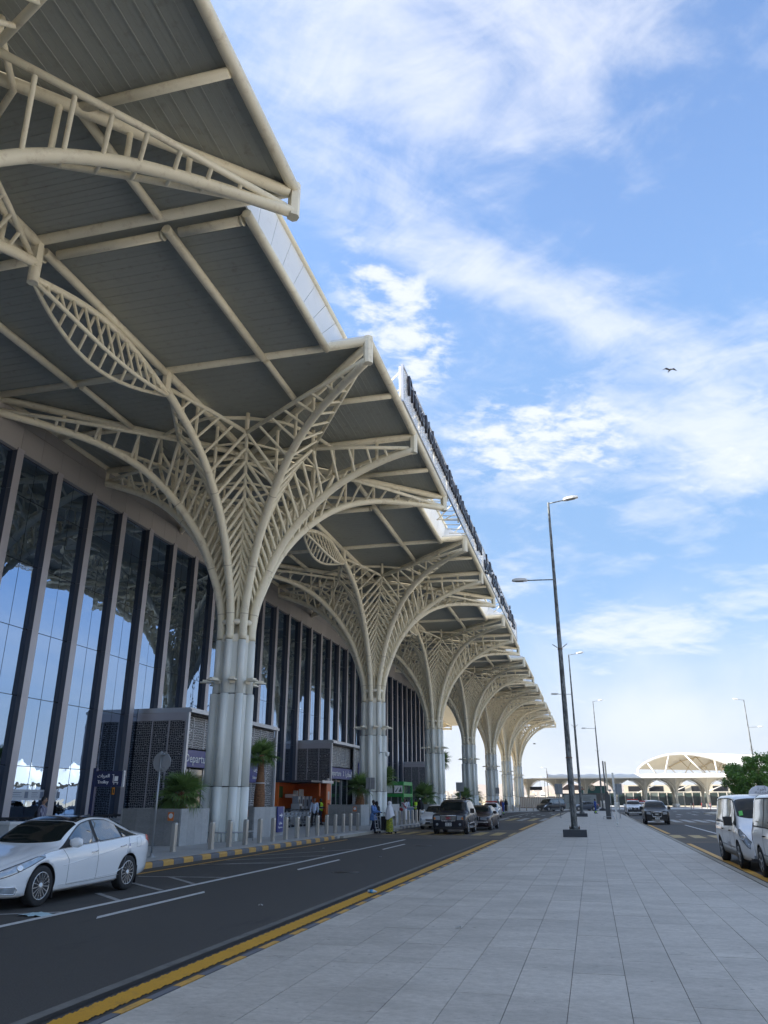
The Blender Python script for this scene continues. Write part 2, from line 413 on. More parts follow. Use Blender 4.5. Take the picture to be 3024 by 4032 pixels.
def canopy_column(i, x, y, label, group):
    t = thing('canopy_column', label, 'column', (x, y, 0), 0, group)
    for name, me, mw, kind in CPARTS:
        if y < 0 and name == 'strut': pass
        link(name, me, t, mw=mw, kind=kind)
    return t
for i in range(8):
    canopy_column(i, CX, CY0 - MOD + MOD * i, 'white steel palm tree column, ' + ordn[i], 'steel palm tree columns along the street')

# ---------------------------------------------------------------- roof modules: soffit panels, beams, edge tubes
beam = cream
def roof_module(x, y, label, group, gap=False):
    t = thing('canopy_roof', label, 'canopy', (x, y, 0), 0, group)
    for n, me, mw, kind in ROOFP: link(n, me, t, mw=mw, kind=kind)
    return t
def build_roof():
    parts = []; I = Matrix.Identity(4)
    Z = 17.85
    E = [(RE, -HY), (RE, HY), (-RW, HY), (-RW, -HY)]
    for a, b in zip(E, E[1:] + E[:1]):
        parts.append(('edge_tube', MB().tube([(a[0], a[1], 18.0), (b[0], b[1], 18.0)], .17, 10).mesh('edge_tube', cream), I, None))
    for k in range(8):
        tx, ty = reach(k); parts.append(('radial_beam', MB().tube([(0.0, 0.0, Z), (tx * .985, ty * .985, Z)], .16, 10).mesh('radial_beam', cream), I, None))
    for s in (-1, 1):
        for q in (-.5, .5):
            # beams perpendicular to each edge, running out from the diagonals
            X = RE if s > 0 else -RW
            parts.append(('secondary_beam', MB().tube([(X * .5, HY * q, Z + .02), (X * .985, HY * q, Z + .02)], .13, 9).mesh('secondary_beam', cream), I, None))
            X = RE * q if q > 0 else RW * q
            parts.append(('secondary_beam', MB().tube([(X, s * HY * .5, Z + .02), (X, s * HY * .985, Z + .02)], .13, 9).mesh('secondary_beam', cream), I, None))
    # soffit strips, parallel to the outer edge of each quarter
    n = 20
    for s, X in ((1, RE), (-1, -RW)):
        for i in range(n):
            a, b = (i + .008) / n, (i + .992) / n
            mb = MB(); z0 = 18.06
            P = [(X * a, -HY * a), (X * b, -HY * b), (X * b, HY * b), (X * a, HY * a)]
            mb.prism(P if s > 0 else P[::-1], z0, z0 + .06)
            c = (a + b) / 2; mb.box((X * c - .02, -HY * c * .995, z0 - .02), (X * c + .02, HY * c * .995, z0 + .01))
            parts.append(('soffit_panel', mb.mesh('soffit_panel', soffit), I, None))
        for i in range(n):
            a, b = (i + .008) / n, (i + .992) / n; Y = HY * s
            P = [(-RW * a, Y * a), (-RW * b, Y * b), (RE * b, Y * b), (RE * a, Y * a)]
            mb = MB(); mb.prism(P if s < 0 else P[::-1], z0, z0 + .06)
            c = (a + b) / 2; mb.box((-RW * c * .995, Y * c - .015, z0 - .012), (RE * c * .995, Y * c + .015, z0 + .01))
            parts.append(('soffit_panel', mb.mesh('soffit_panel', soffit), I, None))
    parts.append(('roof_deck', MB().box((-RW + .05, -HY + .05, 18.13), (RE - .05, HY - .05, 18.3)).mesh('roof_deck', roofw), I, None))
    return parts
ROOFP = build_roof()
for i in range(8):
    roof_module(CX, CY0 - MOD + MOD * i, ['square canopy roof directly overhead at the top left', 'square canopy roof over the first palm tree column', 'square canopy roof over the second palm tree column', 'square canopy roof over the third palm tree column', 'square canopy roof over the fourth palm tree column', 'square canopy roof over the fifth palm tree column', 'square canopy roof over the sixth palm tree column', 'last square canopy roof at the far end of the row'][i], 'square canopy roofs')
for j in (1, 2, 3):  # unseen roofs without columns, added to keep the sun off the island
    roof_module(CX, CY0 - MOD - MOD * j, 'square canopy roof added unseen behind the camera, carrying the row on to shade the island', 'added shading roofs behind the camera')
# link bays between two modules, with the lens truss on the middle line
def build_bay():
    parts = []; I = Matrix.Identity(4); z = 17.8; H = (MOD - 2 * HY) / 2
    XS = 6.8
    for x in (-4.2, 0, 4.2, XS): 
        parts.append(('purlin_tube', MB().tube([(x, -H + .3, z), (x, H - .15, z)], .15, 10).mesh('purlin_tube', cream), I, None))
    xs = [-RW, -4.2, 0, 4.2, XS]
    for a, b in zip(xs, xs[1:]):
        parts.append(('cross_tube', MB().tube([(a + .32, -H + .55, z), (b - .32, -H + .55, z)], .15, 10).mesh('cross_tube', cream), I, None))
        parts.append(('end_collar', MB().tube([(b - .33, -H + .55, z), (b - .25, -H + .55, z)], .11, 8).tube([(b - .26, -H + .55, z), (b - .2, -H + .55, z)], .17, 8).mesh('end_collar', cream), I, None))
    n = 19
    for i in range(n):
        y0 = -H + 2 * H * (i + .006) / n; y1 = -H + 2 * H * (i + .994) / n; mb = MB().box((-RW, y0, 18.03), (XS, y1, 18.09)); c = (y0 + y1) / 2
        mb.box((-RW, c - .015, 18.018), (XS - .01, c + .015, 18.04)); parts.append(('soffit_panel', mb.mesh('soffit_panel', soffit), I, None))
    parts.append(('roof_deck', MB().box((-RW, -H + .03, 18.12), (XS - .02, H - .03, 18.3)).mesh('roof_deck', roofw), I, None))
    # white upstand fascia of the raised bay roof, panel by panel, with its upper tube; its far end slants back over the next canopy
    XO, ZO, ZB, EX = XS + .06, 19.5, 17.93, 1.85
    for i in range(8):
        a0, a1 = -H + .02 + (2 * H) * i / 8, -H + (2 * H) * (i + 1) / 8 - .008
        b0, b1 = -H + .02 + (2 * H + EX) * i / 8, -H + (2 * H + EX) * (i + 1) / 8 - .008
        mb = MB(); mb.add([(XO, a0, ZB), (XO, a1, ZB), (XO, b1, ZO), (XO, b0, ZO), (XO - .05, a0, ZB), (XO - .05, a1, ZB), (XO - .05, b1, ZO), (XO - .05, b0, ZO)], [(0, 1, 2, 3), (7, 6, 5, 4), (0, 4, 5, 1), (1, 5, 6, 2), (2, 6, 7, 3), (3, 7, 4, 0)])
        parts.append(('fascia_panel', mb.mesh('fascia_panel', white), I, None))
    parts.append(('upstand_core', MB().add([(XO - .06, -H + .03, 18.32), (XO - .06, H, 18.32), (XO - .06, H + EX - .1, ZO - .02), (XO - .06, -H + .03, ZO - .02), (-RW, -H + .03, 18.32), (-RW, H, 18.32), (-RW, H + EX - .1, ZO - .02), (-RW, -H + .03, ZO - .02)], [(0, 1, 2, 3), (7, 6, 5, 4), (0, 4, 5, 1), (1, 5, 6, 2), (2, 6, 7, 3), (3, 7, 4, 0)]).mesh('upstand_core', roofw), I, None))
    parts.append(('gutter_tube', MB().tube([(XO + .02, -H, ZO + .04), (XO + .02, H + EX, ZO + .04)], .10, 9).mesh('gutter_tube', cream), I, None))
    parts.append(('cheek_plate', MB().add([(XO, H - .02, ZB), (XO, H + EX, ZO), (RE + .02, H + .1, 18.2), (XO, H + .06, ZB), (XO, H + EX + .06, ZO), (RE + .02, H + .17, 18.2)], [(0, 2, 1), (3, 4, 5), (0, 3, 5, 2), (1, 2, 5, 4), (0, 1, 4, 3)]).mesh('cheek_plate', white), I, None))
    # lens truss
    ya, yb = -H + .05, H + .1
    Np = 13
    top = []; lo = {-1: [], 1: []}
    for i in range(Np + 1):
        t = i / Np; y = ya + (yb - ya) * t; s = math.sin(math.pi * t)
        top.append(Vector((0, y, 16.62 + .35 * t + .72 * s)))
        for q in lo: lo[q].append(Vector((q * .52 * s ** .8, y, 16.55 + .35 * t - .74 * s)))
    parts.append(('lens_chord', MB().tube(top, .12, 9).mesh('lens_chord', cream), I, None))
    for q in lo: parts.append(('lens_chord', MB().tube(lo[q], .075, 8).mesh('lens_chord', cream), I, None))
    for i in range(1, Np):
        for q in lo: parts.append(('lens_rung', unit_tube(.055, cream), strut_mat(top[i], lo[q][i]), None))
        pass
    parts.append(('lens_stub', MB().tube([(0, ya, 16.45), (0, ya, 17.75)], .17, 10).mesh('lens_stub', cream), I, None))
    return parts
BAYP = build_bay()
for i in range(7):
    y = CY0 - MOD / 2 + MOD * i
    t = thing('roof_link', ['roof bay with a long lens shaped truss, nearest bay at the upper left', 'roof bay between the first and second columns', 'roof bay between the second and third columns', 'roof bay between the third and fourth columns', 'roof bay between the fourth and fifth columns', 'roof bay between the fifth and sixth columns', 'farthest roof bay before the last column'][i], 'canopy', (CX, y, 0), 0, 'link roofs between the canopies')
    for n, me, mw, kind in BAYP: link(n, me, t, mw=mw, kind=kind)
# second row, behind the end of the glass wall
for j, i in enumerate((5, 6, 7)):
    lab = ['nearest', 'middle', 'farthest'][j]
    canopy_column(i, CX - 24, CY0 - MOD + MOD * i, 'white steel palm tree column of the rear row, %s one behind the end of the glass wall' % lab, 'rear palm tree columns')
    roof_module(CX - 24, CY0 - MOD + MOD * i, 'square canopy roof of the rear row, %s one beyond the glass wall' % lab, 'rear canopy roofs')

for j in range(3):  # bays added to close rear roof gaps that let sun onto the arms
    t = thing('roof_link', 'roof bay added to the rear row to block the sun, %s one beyond the end of the glass wall' % ('nearest', 'middle', 'farthest')[j], 'canopy', (CX - 24, CY0 - MOD / 2 + MOD * (4 + j), 0), 0, 'rear link roofs added for shade')
    for n, me, mw, kind in BAYP: link(n, me, t, mw=mw, kind=kind)
t = thing('roof_link', 'long plain roof strip added between the canopy rows to keep sun off the far columns', 'canopy', (-27, 152, 0))  # added cover over the open gap between rows, blocks the sun
for i in range(12): link('soffit_panel', MB().box((-30.7, 121.9 + 5.2 * i, 18.0), (-23.16, 127.07 + 5.2 * i, 18.1)).mesh('soffit_panel', soffit), t, (27, -152, 0))
link('roof_deck', MB().box((-30.7, 121.9, 18.12), (-23.16, 184, 18.3)).mesh('roof_deck', roofw), t, (27, -152, 0))
# ---------------------------------------------------------------- terminal: glass wall, fins, fascia
XF, XG, XW, P0, PITCH = -23.0, -23.25, -23.2, 25.59, 2.75
ks = list(range(-7, 36)); YB = -75; YEND = P0 + PITCH * 35 + .3
LV = [.35, 3.1, 5.9, 8.7, 11.5, 14.3, 16.08]
term = thing('terminal_building', 'long dark mirror glass terminal wall with tall grey fins, behind the steel palm trees', 'building', (XG, P0, 0))
def tl(name, me, kind=None, loc=(0, 0, 0), label=None, rot=(0, 0, 0)): return link(name, me, term, (loc[0] - XG, loc[1] - P0, loc[2]), rot, kind, label)
fm = MB()
for z0, z1 in zip(LV, LV[1:]): fm.box((0, -.21, z0 + .012), (.25, .21, z1 - .012)); 
fm.box((.0, -.195, .15), (.23, .195, 16.05)); fm.box((.0, -.205, 16.05), (.27, .205, 16.2))
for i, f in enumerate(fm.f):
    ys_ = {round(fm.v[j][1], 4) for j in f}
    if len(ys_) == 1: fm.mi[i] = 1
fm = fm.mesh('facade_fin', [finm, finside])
PORT = [(37.6, 50.0), (61.9, 74.4), (101.5, 113)]
for k in ks: tl('facade_fin', fm, loc=(XG, P0 + PITCH * k, 0))
pane_meshes = {}
panes = []
for k in ks[:-1]:
    for h in (0, 1):
        for li, (z0, z1) in enumerate(zip(LV, LV[1:])):
            y0 = P0 + PITCH * k + .2 + h * 1.175; panes.append((abs(y0 - 30) , y0, z0, z1))
panes.sort(); rest = MB()
for i, (d, y0, z0, z1) in enumerate(panes):
    if i < 290:
        key = round(z1 - z0, 3)
        if key not in pane_meshes: pane_meshes[key] = MB().box((-.03, .015, .015), (0, 1.16, key - .015)).mesh('glass_pane', mirror)
        tl('glass_pane', pane_meshes[key], loc=(XG, y0, z0), rot=(0, R(rnd.uniform(-.12, .12)), R(rnd.uniform(-.15, .15))))
    else: rest.box((XG - .03, y0 + .015, z0 + .015), (XG, y0 + 1.16, z1 - .015))
tl('glass_pane', rest.mesh('glass_panes_far', mirror), 'stuff')
bk = MB().box((XG - .2, P0 + PITCH * ks[0], 0), (XG - .035, YEND, 17.9)); tl('backing_wall', bk.mesh('backing_wall', frame))
cur = MB().box((XG - .1, P0 + PITCH * ks[0], .1), (XG + .03, YEND, .34)); tl('plinth', cur.mesh('plinth', finm))
fp = MB().box((-.0, .008, 16.1), (.22, PITCH / 2 - .008, 17.25)).box((-.0, .008, 17.27), (.22, PITCH / 2 - .008, 17.8)).mesh('fascia_panel', fascia)
for k in range(len(ks) * 2 - 2): tl('fascia_panel', fp, loc=(XG, P0 + PITCH * ks[0] + PITCH / 2 * k, 0))
bd = MB().box((-95, YB, 17.0), (XG - .25, YEND, 18.35)).box((XG - .25, YB, 17.95), (XG + .2, YEND, 18.02)).box((XG - .6, YB, 0), (XG - .21, P0 + PITCH * ks[0], 17.0)).box((-95, YB - .3, 0), (XG - .21, YB, 17.85)).box((-95, YEND, 0), (XG, YEND + .3, 17.85)).box((-95.3, YB, 0), (-95, YEND, 17.9))
tl('roof_and_rear_walls', bd.mesh('roof_and_rear_walls', fascia))
# ---------------------------------------------------------------- ground materials
def asphalt_mat():
    t = NT('asphalt'); f = t.noise(.22, 6, .6, 'World', (1, .25, 1)); g = t.noise(60, 3, .7, 'World'); s = t.noise(1.6, 6, .7, 'World', (1, .22, 1))
    c = t.mix(f, (.024, .022, .0185), (.054, .049, .042)); c = t.mix(t.ramp(t.noise(14, 8, .8, 'World'), .45, .75, 0, .5), c, (.075, .07, .062)); c = t.mix(t.ramp(t.noise(.9, 3, .5, 'World', (1, .35, 1)), .66, .74, 0, .55), c, (.010, .010, .010)); c = t.mix(t.ramp(g, .35, .75, 0, .6), c, (.095, .09, .085))
    c = t.mix(t.ramp(s, .60, .72, 0, .5), c, (.016, .017, .018)); c = t.mix(t.ramp(t.noise(.5, 7, .7, 'World', (1, .3, 1)), .58, .80, 0, .45), c, (.13, .12, .105))
    t.col(c); t.b.inputs['Roughness'].default_value = .82; t.bump(g, .5, .008); return t.m
asphalt = asphalt_mat()
def table_mat():
    t = NT('dusty_asphalt'); f = t.noise(.8, 7, .65, 'World', (.3, 1.4, 1)); g = t.noise(60, 3, .7, 'World')
    c = t.mix(t.ramp(f, .3, .7), (.055, .05, .044), (.15, .115, .075)); c = t.mix(t.ramp(g, .4, .8, 0, .4), c, (.16, .14, .11)); t.col(c); t.b.inputs['Roughness'].default_value = .9; t.bump(g, .5, .008); return t.m
def paint_mat(name, a, b, worn=.5, wlo=.52):
    t = NT(name); f = t.noise(6, 8, .72, 'World'); g = t.noise(45, 3, .7, 'World')
    c = t.mix(t.noise(1.2, 4, .6, 'World'), a, b); c = t.mix(t.ramp(f, wlo, .72, 0, worn), c, (.07, .07, .065)); c = t.mix(t.ramp(g, .55, .75, 0, .4), c, (.12, .11, .09))
    t.col(c); t.b.inputs['Roughness'].default_value = .6; t.bump(g, .3, .006); return t.m
pwhite = paint_mat('road_paint_white', (.50, .50, .48), (.62, .62, .60), .45)
pdull = paint_mat('road_paint_worn', (.26, .26, .25), (.38, .37, .35), .8, .42)
pyel = paint_mat('road_paint_yellow', (.50, .25, .022), (.62, .34, .04), .35)
pyeld = paint_mat('road_paint_yellow_dusty', (.36, .24, .06), (.46, .33, .12), .6, .46)
kyel = paint_mat('kerb_yellow', (.52, .27, .045), (.62, .36, .08), .6, .50)
kgrey = mat('kerb_grey', (.13, .135, .15), .8, 0, .25, 3, dirt=(.25, .22, .17), dirtamt=.5)
kpale = mat('kerb_pale', (.36, .33, .27), .85, 0, .2, 3, dirt=(.2, .16, .1), dirtamt=.4)
def granite(name, a, b, amt=.10, joint=None):
    t = NT(name); g = t.noise(220, 2, .8, 'World'); f = t.noise(1.7, 6, .65, 'World', (.45, 1, 1)); s = t.noise(7, 7, .75, 'World', (.5, 1, 1))
    c = t.mix(t.ramp(t.math('ADD', t.math('MULTIPLY', g, .4), t.math('MULTIPLY', t.noise(16, 8, .8, 'World', (.7, 1, 1)), .6)), .36, .64), a, b); k = t.ramp(t.objrand(), 0, 1, 1 - amt, 1 + amt); v = t.n('ShaderNodeCombineColor'); [t.l(k, v.inputs[i]) for i in range(3)]
    c = t.mix(1.0, c, v.outputs[0], 'MULTIPLY'); c = t.mix(t.ramp(f, .38, .74, 0, .5), c, tuple(x * .70 for x in a)); c = t.mix(t.ramp(s, .60, .70, 0, .7), c, tuple(x * .5 for x in a)); c = t.mix(t.ramp(t.noise(9, 3, .5, 'World', (1, 1.6, 1)), .70, .76, 0, .8), c, tuple(x * .35 for x in a))
    c = t.mix(t.ramp(t.noise(2.6, 8, .8, 'World', (1, .4, 1)), .6, .8, 0, .35), c, tuple(min(1, x * 1.3) for x in b))
    t.col(c); t.b.inputs['Roughness'].default_value = .62; t.bump(t.noise(26, 5, .7, 'World'), .35, .006); return t.m
paver = granite('pavement_granite', (.37, .34, .29), (.56, .52, .455), .07)
paverL = granite('sidewalk_granite', (.33, .33, .32), (.45, .445, .43))
jointm = mat('joint_sand', (.10, .09, .08), .95)
planterm = granite('planter_granite', (.34, .345, .34), (.44, .44, .43), .07)
planterd = granite('planter_granite_dark', (.20, .205, .20), (.28, .28, .275), .07)
def sand_mat():
    t = NT('desert_sand'); f = t.noise(.02, 8, .7, 'World'); c = t.mix(f, (.42, .32, .20), (.58, .47, .32)); t.col(c); t.b.inputs['Roughness'].default_value = .95; return t.m
# ---------------------------------------------------------------- ground sheets
def sheet(name, poly, z, m, kind='structure', thick=.0):
    mb = MB(); n = len(poly)
    if thick: mb.prism(poly, z - thick, z)
    else: mb.add([(x, y, z) for x, y in poly], [tuple(range(n))])
    o = link(name, mb.mesh(name, m), kind=kind); return o
sheet('ground', [(-4000, -600), (4000, -600), (4000, 9000), (-4000, 9000)], -.02, sand_mat())
road = sheet('road', [(-12.3, -120), (60, -120), (60, 185), (-12.3, 185)], 0, asphalt)
LK = -12.0       # left kerb line
def solid(name, poly, z0, z1, m, kind='structure'):
    return link(name, MB().prism(poly, z0, z1).mesh(name, m), kind=kind)
sidewalk = solid('pavement', [(-23.3, -120), (LK - .14, -120), (LK - .14, 118), (-10.9, 124), (-8.8, 130), (-5, 138), (-1, 145), (5, 150), (13, 156), (22, 161), (60, 166), (60, 400), (-23.3, 400)], -.3, .15, paverL)
plaza = solid('plaza', [(-40, 121.7), (-23.3, 121.7), (-23.3, 165), (-40, 165)], -.3, .148, paverL)
# raised crossings, dusty
tm_ = table_mat()
sheet('road_table', [(LK, 39.4), (-4.0, 39.4), (-4.0, 51.5), (LK, 51.5)], .004, tm_)
sheet('road_table', [(LK, 66.8), (-4.0, 66.8), (-4.0, 86), (LK, 86)], .004, tm_)
sheet('road_table', [(3.45, 38.5), (14, 38.5), (14, 47.5), (3.45, 47.5)], .004, tm_)
sheet('road_table', [(3.45, 66), (16, 66), (16, 82), (3.45, 82)], .004, tm_)
def strip(parent, name, x0, y0, x1, y1, w, m, z=.008, cut=0):
    d = Vector((x1 - x0, y1 - y0, 0)).normalized(); n = Vector((-d.y, d.x, 0)) * w / 2; a, b = Vector((x0, y0, z)), Vector((x1, y1, z))
    me = MB().add([a - n - d * cut, b - n + d * cut * 0, b + n + d * cut, a + n], [(0, 1, 2, 3)]).mesh(name, m)
    o = link(name, me, parent); 
    if parent is None: o['kind'] = 'structure'
    return o
strip(road, 'lane_line', -8.72, -20, -8.72, 38.1, .15, pwhite)
for y0 in (3.2, 12.3, 21.5, 30.7): strip(road, 'lane_dash', -7.86, y0, -7.86, y0 + 3.5, .14, pwhite, cut=.25)
for y0 in (49.3, 58, 90, 99, 108): strip(road, 'lane_dash', -7.86, y0, -7.86, y0 + 3.3, .14, pwhite)
strip(road, 'lane_line', -8.9, 87, -8.6, 116, .15, pwhite)
strip(road, 'lane_line', 6.5, 48.9, 6.46, 64.5, .15, pwhite); strip(road, 'lane_line', 6.6, -10, 6.55, 37.5, .15, pwhite)
strip(road, 'edge_line', -11.36, -20, -11.34, 37.4, .12, pyel)
strip(road, 'edge_line', -11.2, 52, -11.2, 66, .12, pyeld)
# island edge lines: broad yellow with rolled ridges
def ridged(x0, x1, y0, y1, m=pyel):
    mb = MB(); n = int((y1 - y0) / .055) if y0 < 22 else 1; n = min(n, 400)
    if y0 < 22:
        ye = min(y1, y0 + n * .055)
        for i in range(n):
            y = y0 + (ye - y0) * i / n; dyy = (ye - y0) / n; e = .012 * math.sin(i * 1.7)
            mb.add([(x0 + e, y, .006), (x1 + e, y, .006), (x1 + e, y + dyy * .5, .015), (x0 + e, y + dyy * .5, .015), (x1 + e, y + dyy * .95, .006), (x0 + e, y + dyy * .95, .006)], [(0, 1, 2, 3), (3, 2, 4, 5)])
        y0 = ye
    if y1 > y0: mb.add([(x0, y0, .01), (x1, y0, .01), (x1, y1, .01), (x0, y1, .01)], [(0, 1, 2, 3)])
    link('yellow_line', mb.mesh('yellow_line', m), road)
ridged(-4.63, -4.37, -2, 38.6); ridged(-4.63, -4.37, 51.8, 66.6); ridged(-4.5, -4.25, 86.5, 112, pyeld)
ridged(3.72, 3.92, 2, 37.7); ridged(3.78, 4.0, 48, 64.5, pyel)
def poly_part(name, pts, m, z=.012):
    link(name, MB().add([(x, y, z) for x, y in pts], [tuple(range(len(pts)))]).mesh(name, m), road)
# dark tar bead and dusty line outside the yellow one
strip(road, 'tar_seam', -4.74, -2, -4.74, 38.6, .07, mat('tar', (.012, .012, .012), .7), z=.007)
strip(road, 'dust_line', -4.87, -2, -4.87, 38.6, .13, mat('dust', (.14, .135, .12), .95, var=.5, scale=4, dirt=(.05, .05, .05), dirtamt=.9, dscale=3), z=.006)
# crossing stripes
for i in range(8):
    x = -11.3 + i * .98
    poly_part('crossing_stripe', [(x, 43.4), (x + .56, 43.4), (x + .56, 47.3), (x, 47.3)], pyeld)
for i in range(6):
    x = -9.7 + i * .99
    poly_part('crossing_stripe', [(x, 73.2), (x + .55, 73.2), (x + .55, 83.5), (x, 83.5)], pdull if i % 2 else pyeld)
for i in range(9):
    x = 3.72 + i * .97
    poly_part('crossing_stripe', [(x, 43), (x + .58, 43), (x + .58, 46.4), (x, 46.4)], pyeld)
for i in range(9):
    x = 4.4 + i * 1.06
    poly_part('crossing_stripe', [(x, 71.9), (x + .6, 71.9), (x + .6, 81), (x, 81)], pdull)
for x, y, l in ((10, 105, 5), (11.8, 105, 5), (13.4, 105, 5), (9, 118, 4), (12.5, 118, 4), (14.6, 127, 8), (17, 140, 4), (11.9, 131, 4), (-6.8, 92, 3), (-6, 97, 3), (-5.2, 104, 4), (-7, 104, 4), (-6, 115, 4), (7.5, 98, 2), (8.6, 93, 2)):
    poly_part('road_mark', [(x, y), (x + .45, y), (x + .45, y + l), (x, y + l)], pdull)
# hatched bay beside the parked car
for (a, b) in (((-10.29, 17.18), (-8.85, 15.96)), ((-9.87, 15.2), (-8.78, 14.25)), ((-11.0, 18.6), (-8.8, 18.88)), ((-10.2, 18.7), (-8.85, 17.35)), ((-11.2, 22.3), (-8.8, 23.6)), ((-11.2, 22.2), (-8.8, 24.3)), ((-11.2, 24.0), (-8.8, 27.0)), ((-11.2, 26.2), (-8.8, 30.5)), ((-11.1, 11.2), (-8.8, 12.6))):
    strip(road, 'hatch_line', *a, *b, .12, pdull)
# ---------------------------------------------------------------- kerbs
def kerb_mesh(l, m, h=.15, w=.16):
    mb = MB(); mb.prism([(0, -.02), (w, -.02), (w, h), (.05, h), (.012, h - .02), (0, h - .06)], 0, l - .012, mt=Matrix(((1, 0, 0, 0), (0, 0, 1, 0), (0, 1, 0, 0), (0, 0, 0, 1)))); return mb.mesh('kerb_stone', m)
kerbL = link('kerb', None, kind='structure'); kerbI = link('kerb', None, kind='structure'); kerbR = link('kerb', None, kind='structure')
ky, kg, kp = kerb_mesh(.6, kyel, .152, .2), kerb_mesh(.6, kgrey, .152, .2), kerb_mesh(.6, kpale, .152, .2)
FLIP = Matrix.Rotation(math.pi, 4, 'Z')
for i in range(-4, 60):
    y = 15.0 + .6 * i
    if y > 38.8: break
    x = LK if y < 36 else LK - .25 * (y - 36) ** 1.0 * .3
    link('kerb_stone', ky if i % 2 else kg, kerbL, mw=Matrix.Translation((x, y + .59, 0)) @ FLIP)
for i in range(112):
    y = 51.6 + .6 * i
    link('kerb_stone', (kp if i % 2 else kg), kerbL, mw=Matrix.Translation((LK, y + .59, 0)) @ FLIP)
solid('kerb_ramp', [(LK - .3, 38.8), (LK + .05, 38.8), (LK + .05, 51.6), (LK - .3, 51.6)], -.2, .1, kpale)
ki_y, ki_g = kerb_mesh(.5, kyel, .151, .13), kerb_mesh(.5, kgrey, .151, .13)
for i in range(190):
    y = -1 + .5 * i
    if y > 86 : break
    link('kerb_stone', ki_y if i % 2 else ki_g, kerbI, (-4.0, y, 0))
for i in range(170):
    y = 4 + .5 * i
    if y > 86: break
    link('kerb_stone', kp, kerbR, mw=Matrix.Translation((3.42, y + .49, 0)) @ FLIP)
tail = MB().prism([(-4.0, 86.5), (-3.87, 86.5), (-3.6, 112), (-2, 124), (-2.2, 124.1), (-3.75, 112)], -.02, .151).prism([(3.29, 86.5), (3.42, 86.5), (4.0, 112), (3.0, 124), (2.8, 124), (3.85, 112)], -.02, .151)
link('kerb_stone', tail.mesh('kerb_stone_far', kpale), kerbI)
# ---------------------------------------------------------------- island: slab bed + stone slabs
island = solid('island_pavement', [(-3.86, -20), (3.21, -20), (3.21, 86.5), (3.9, 112), (3.0, 125), (.5, 128), (-2, 125), (-3.7, 112), (-3.86, 86.5)], -.2, .142, jointm)
TW = .5055
xs0 = -.345 - TW * 7
slabs = []; rest = MB()
cols = 14
for c in range(-0, cols + 1):
    x0 = xs0 + TW * c + .003; x1 = x0 + TW - .006
    x0 = max(x0, -3.85); x1 = min(x1, 3.2)
    if x1 - x0 < .05: continue
    off = (0, .35, .1, .5, .2)[c % 5] if c % 3 else 0
    y = 3.14 - off
    k = 0
    while y < 126:
        L = 1.2 if (k + c) % 3 else 1.16
        g_ = .0022 if (k * 7 + c * 3) % 5 == 0 else .0004; slabs.append((x0, x1, y + g_, y + L - g_, c, k)); y += L; k += 1
vis = sorted(slabs, key=lambda s: (s[2] if s[3] > 5.2 else 1e6) + abs((s[0] + s[1]) / 2) * .0)
def inside(x, y): return y < 86 or abs(x - .1) < 3.7 + (112 - y) * .0 - max(0, y - 112) * .12
one = {}
for i, (x0, x1, y0, y1, c, k) in enumerate(vis):
    dz = rnd.uniform(-.0015, .0015)
    if i < 295:
        key = (round(x1 - x0, 3), round(y1 - y0, 3))
        if key not in one: one[key] = MB().box((0, 0, -.01), (x1 - x0, y1 - y0, .0)).mesh('stone_slab', paver)
        link('stone_slab', one[key], island, (x0, y0, .15 + dz))
    elif inside((x0 + x1) / 2, y1): rest.box((x0, y0, .14), (x1, y1, .15 + dz))
link('stone_slab', rest.mesh('stone_slabs_far', paver), island, kind='stuff')
# joint grid of the left sidewalk: shallow grooves drawn as thin sunk strips, real slabs along the front
rs = MB()
for i in range(0, 7):
    for j in range(60):
        x0 = LK - .35 - 1.2 * (i + 1); y0 = 16 + 1.2 * j; rs.box((x0 + .006, y0 + .006, .14), (x0 + 1.194, y0 + 1.194, .156))
link('stone_slab', rs.mesh('sidewalk_slabs', paverL), sidewalk, kind='stuff')
# metal cover strips and litter on the pavement
for n_, a, b, w in (('joint_cover', (-1.9, 44.8), (-1.2, 44.9), .25), ('joint_cover', (-.6, 62), (.1, 62.05), .25), ('joint_cover', (-2.7, 38), (-2.2, 38), .2)):
    strip(island, n_, *a, *b, w, mat('cover_steel', (.5, .52, .54), .35, .6), z=.156)
def crumple(name, label, cat, x, y, z, s, m):
    r2 = random.Random(int(x * 77)); mb = MB()
    mb.grid(lambda a, b: ((a - .5) * s * 1.6 + r2.uniform(-1, 1) * s * .08, (b - .5) * s + r2.uniform(-1, 1) * s * .1, z + r2.uniform(.002, .03) * (1 if .1 < a < .9 else .2)), 8, 6)
    o = thing(name, label, cat, (x, y, 0), 0, None, mb.mesh(name, m)); return o
crumple('plastic_bag', 'flattened pale blue plastic bag on the asphalt beside the white sedan', 'litter', -9.01, 12.18, .006, .3, mat('bag', (.45, .62, .66), .3))
bt = MB(); bt.lathe([(.0, 0), (.033, .005), (.034, .12), (.028, .15), (.013, .18), (.013, .2)], 10, mt=Matrix.Translation((0, 0, .035)) @ Matrix.Rotation(R(90), 4, 'X') @ Matrix.Rotation(R(20), 4, 'Y'))
t = thing('water_bottle', 'empty plastic water bottle with a blue label lying on the yellow line', 'bottle', (-4.55, 16.5, .01), R(60)); link('bottle_body', bt.mesh('bottle', mat('pet', (.6, .66, .66), .12)), t)
link('bottle_label', MB().lathe([(.036, .05), (.036, .12)], 10, mt=Matrix.Translation((0, 0, .035)) @ Matrix.Rotation(R(90), 4, 'X') @ Matrix.Rotation(R(20), 4, 'Y')).mesh('label', mat('bottle_blue', (.05, .3, .6), .3)), t)

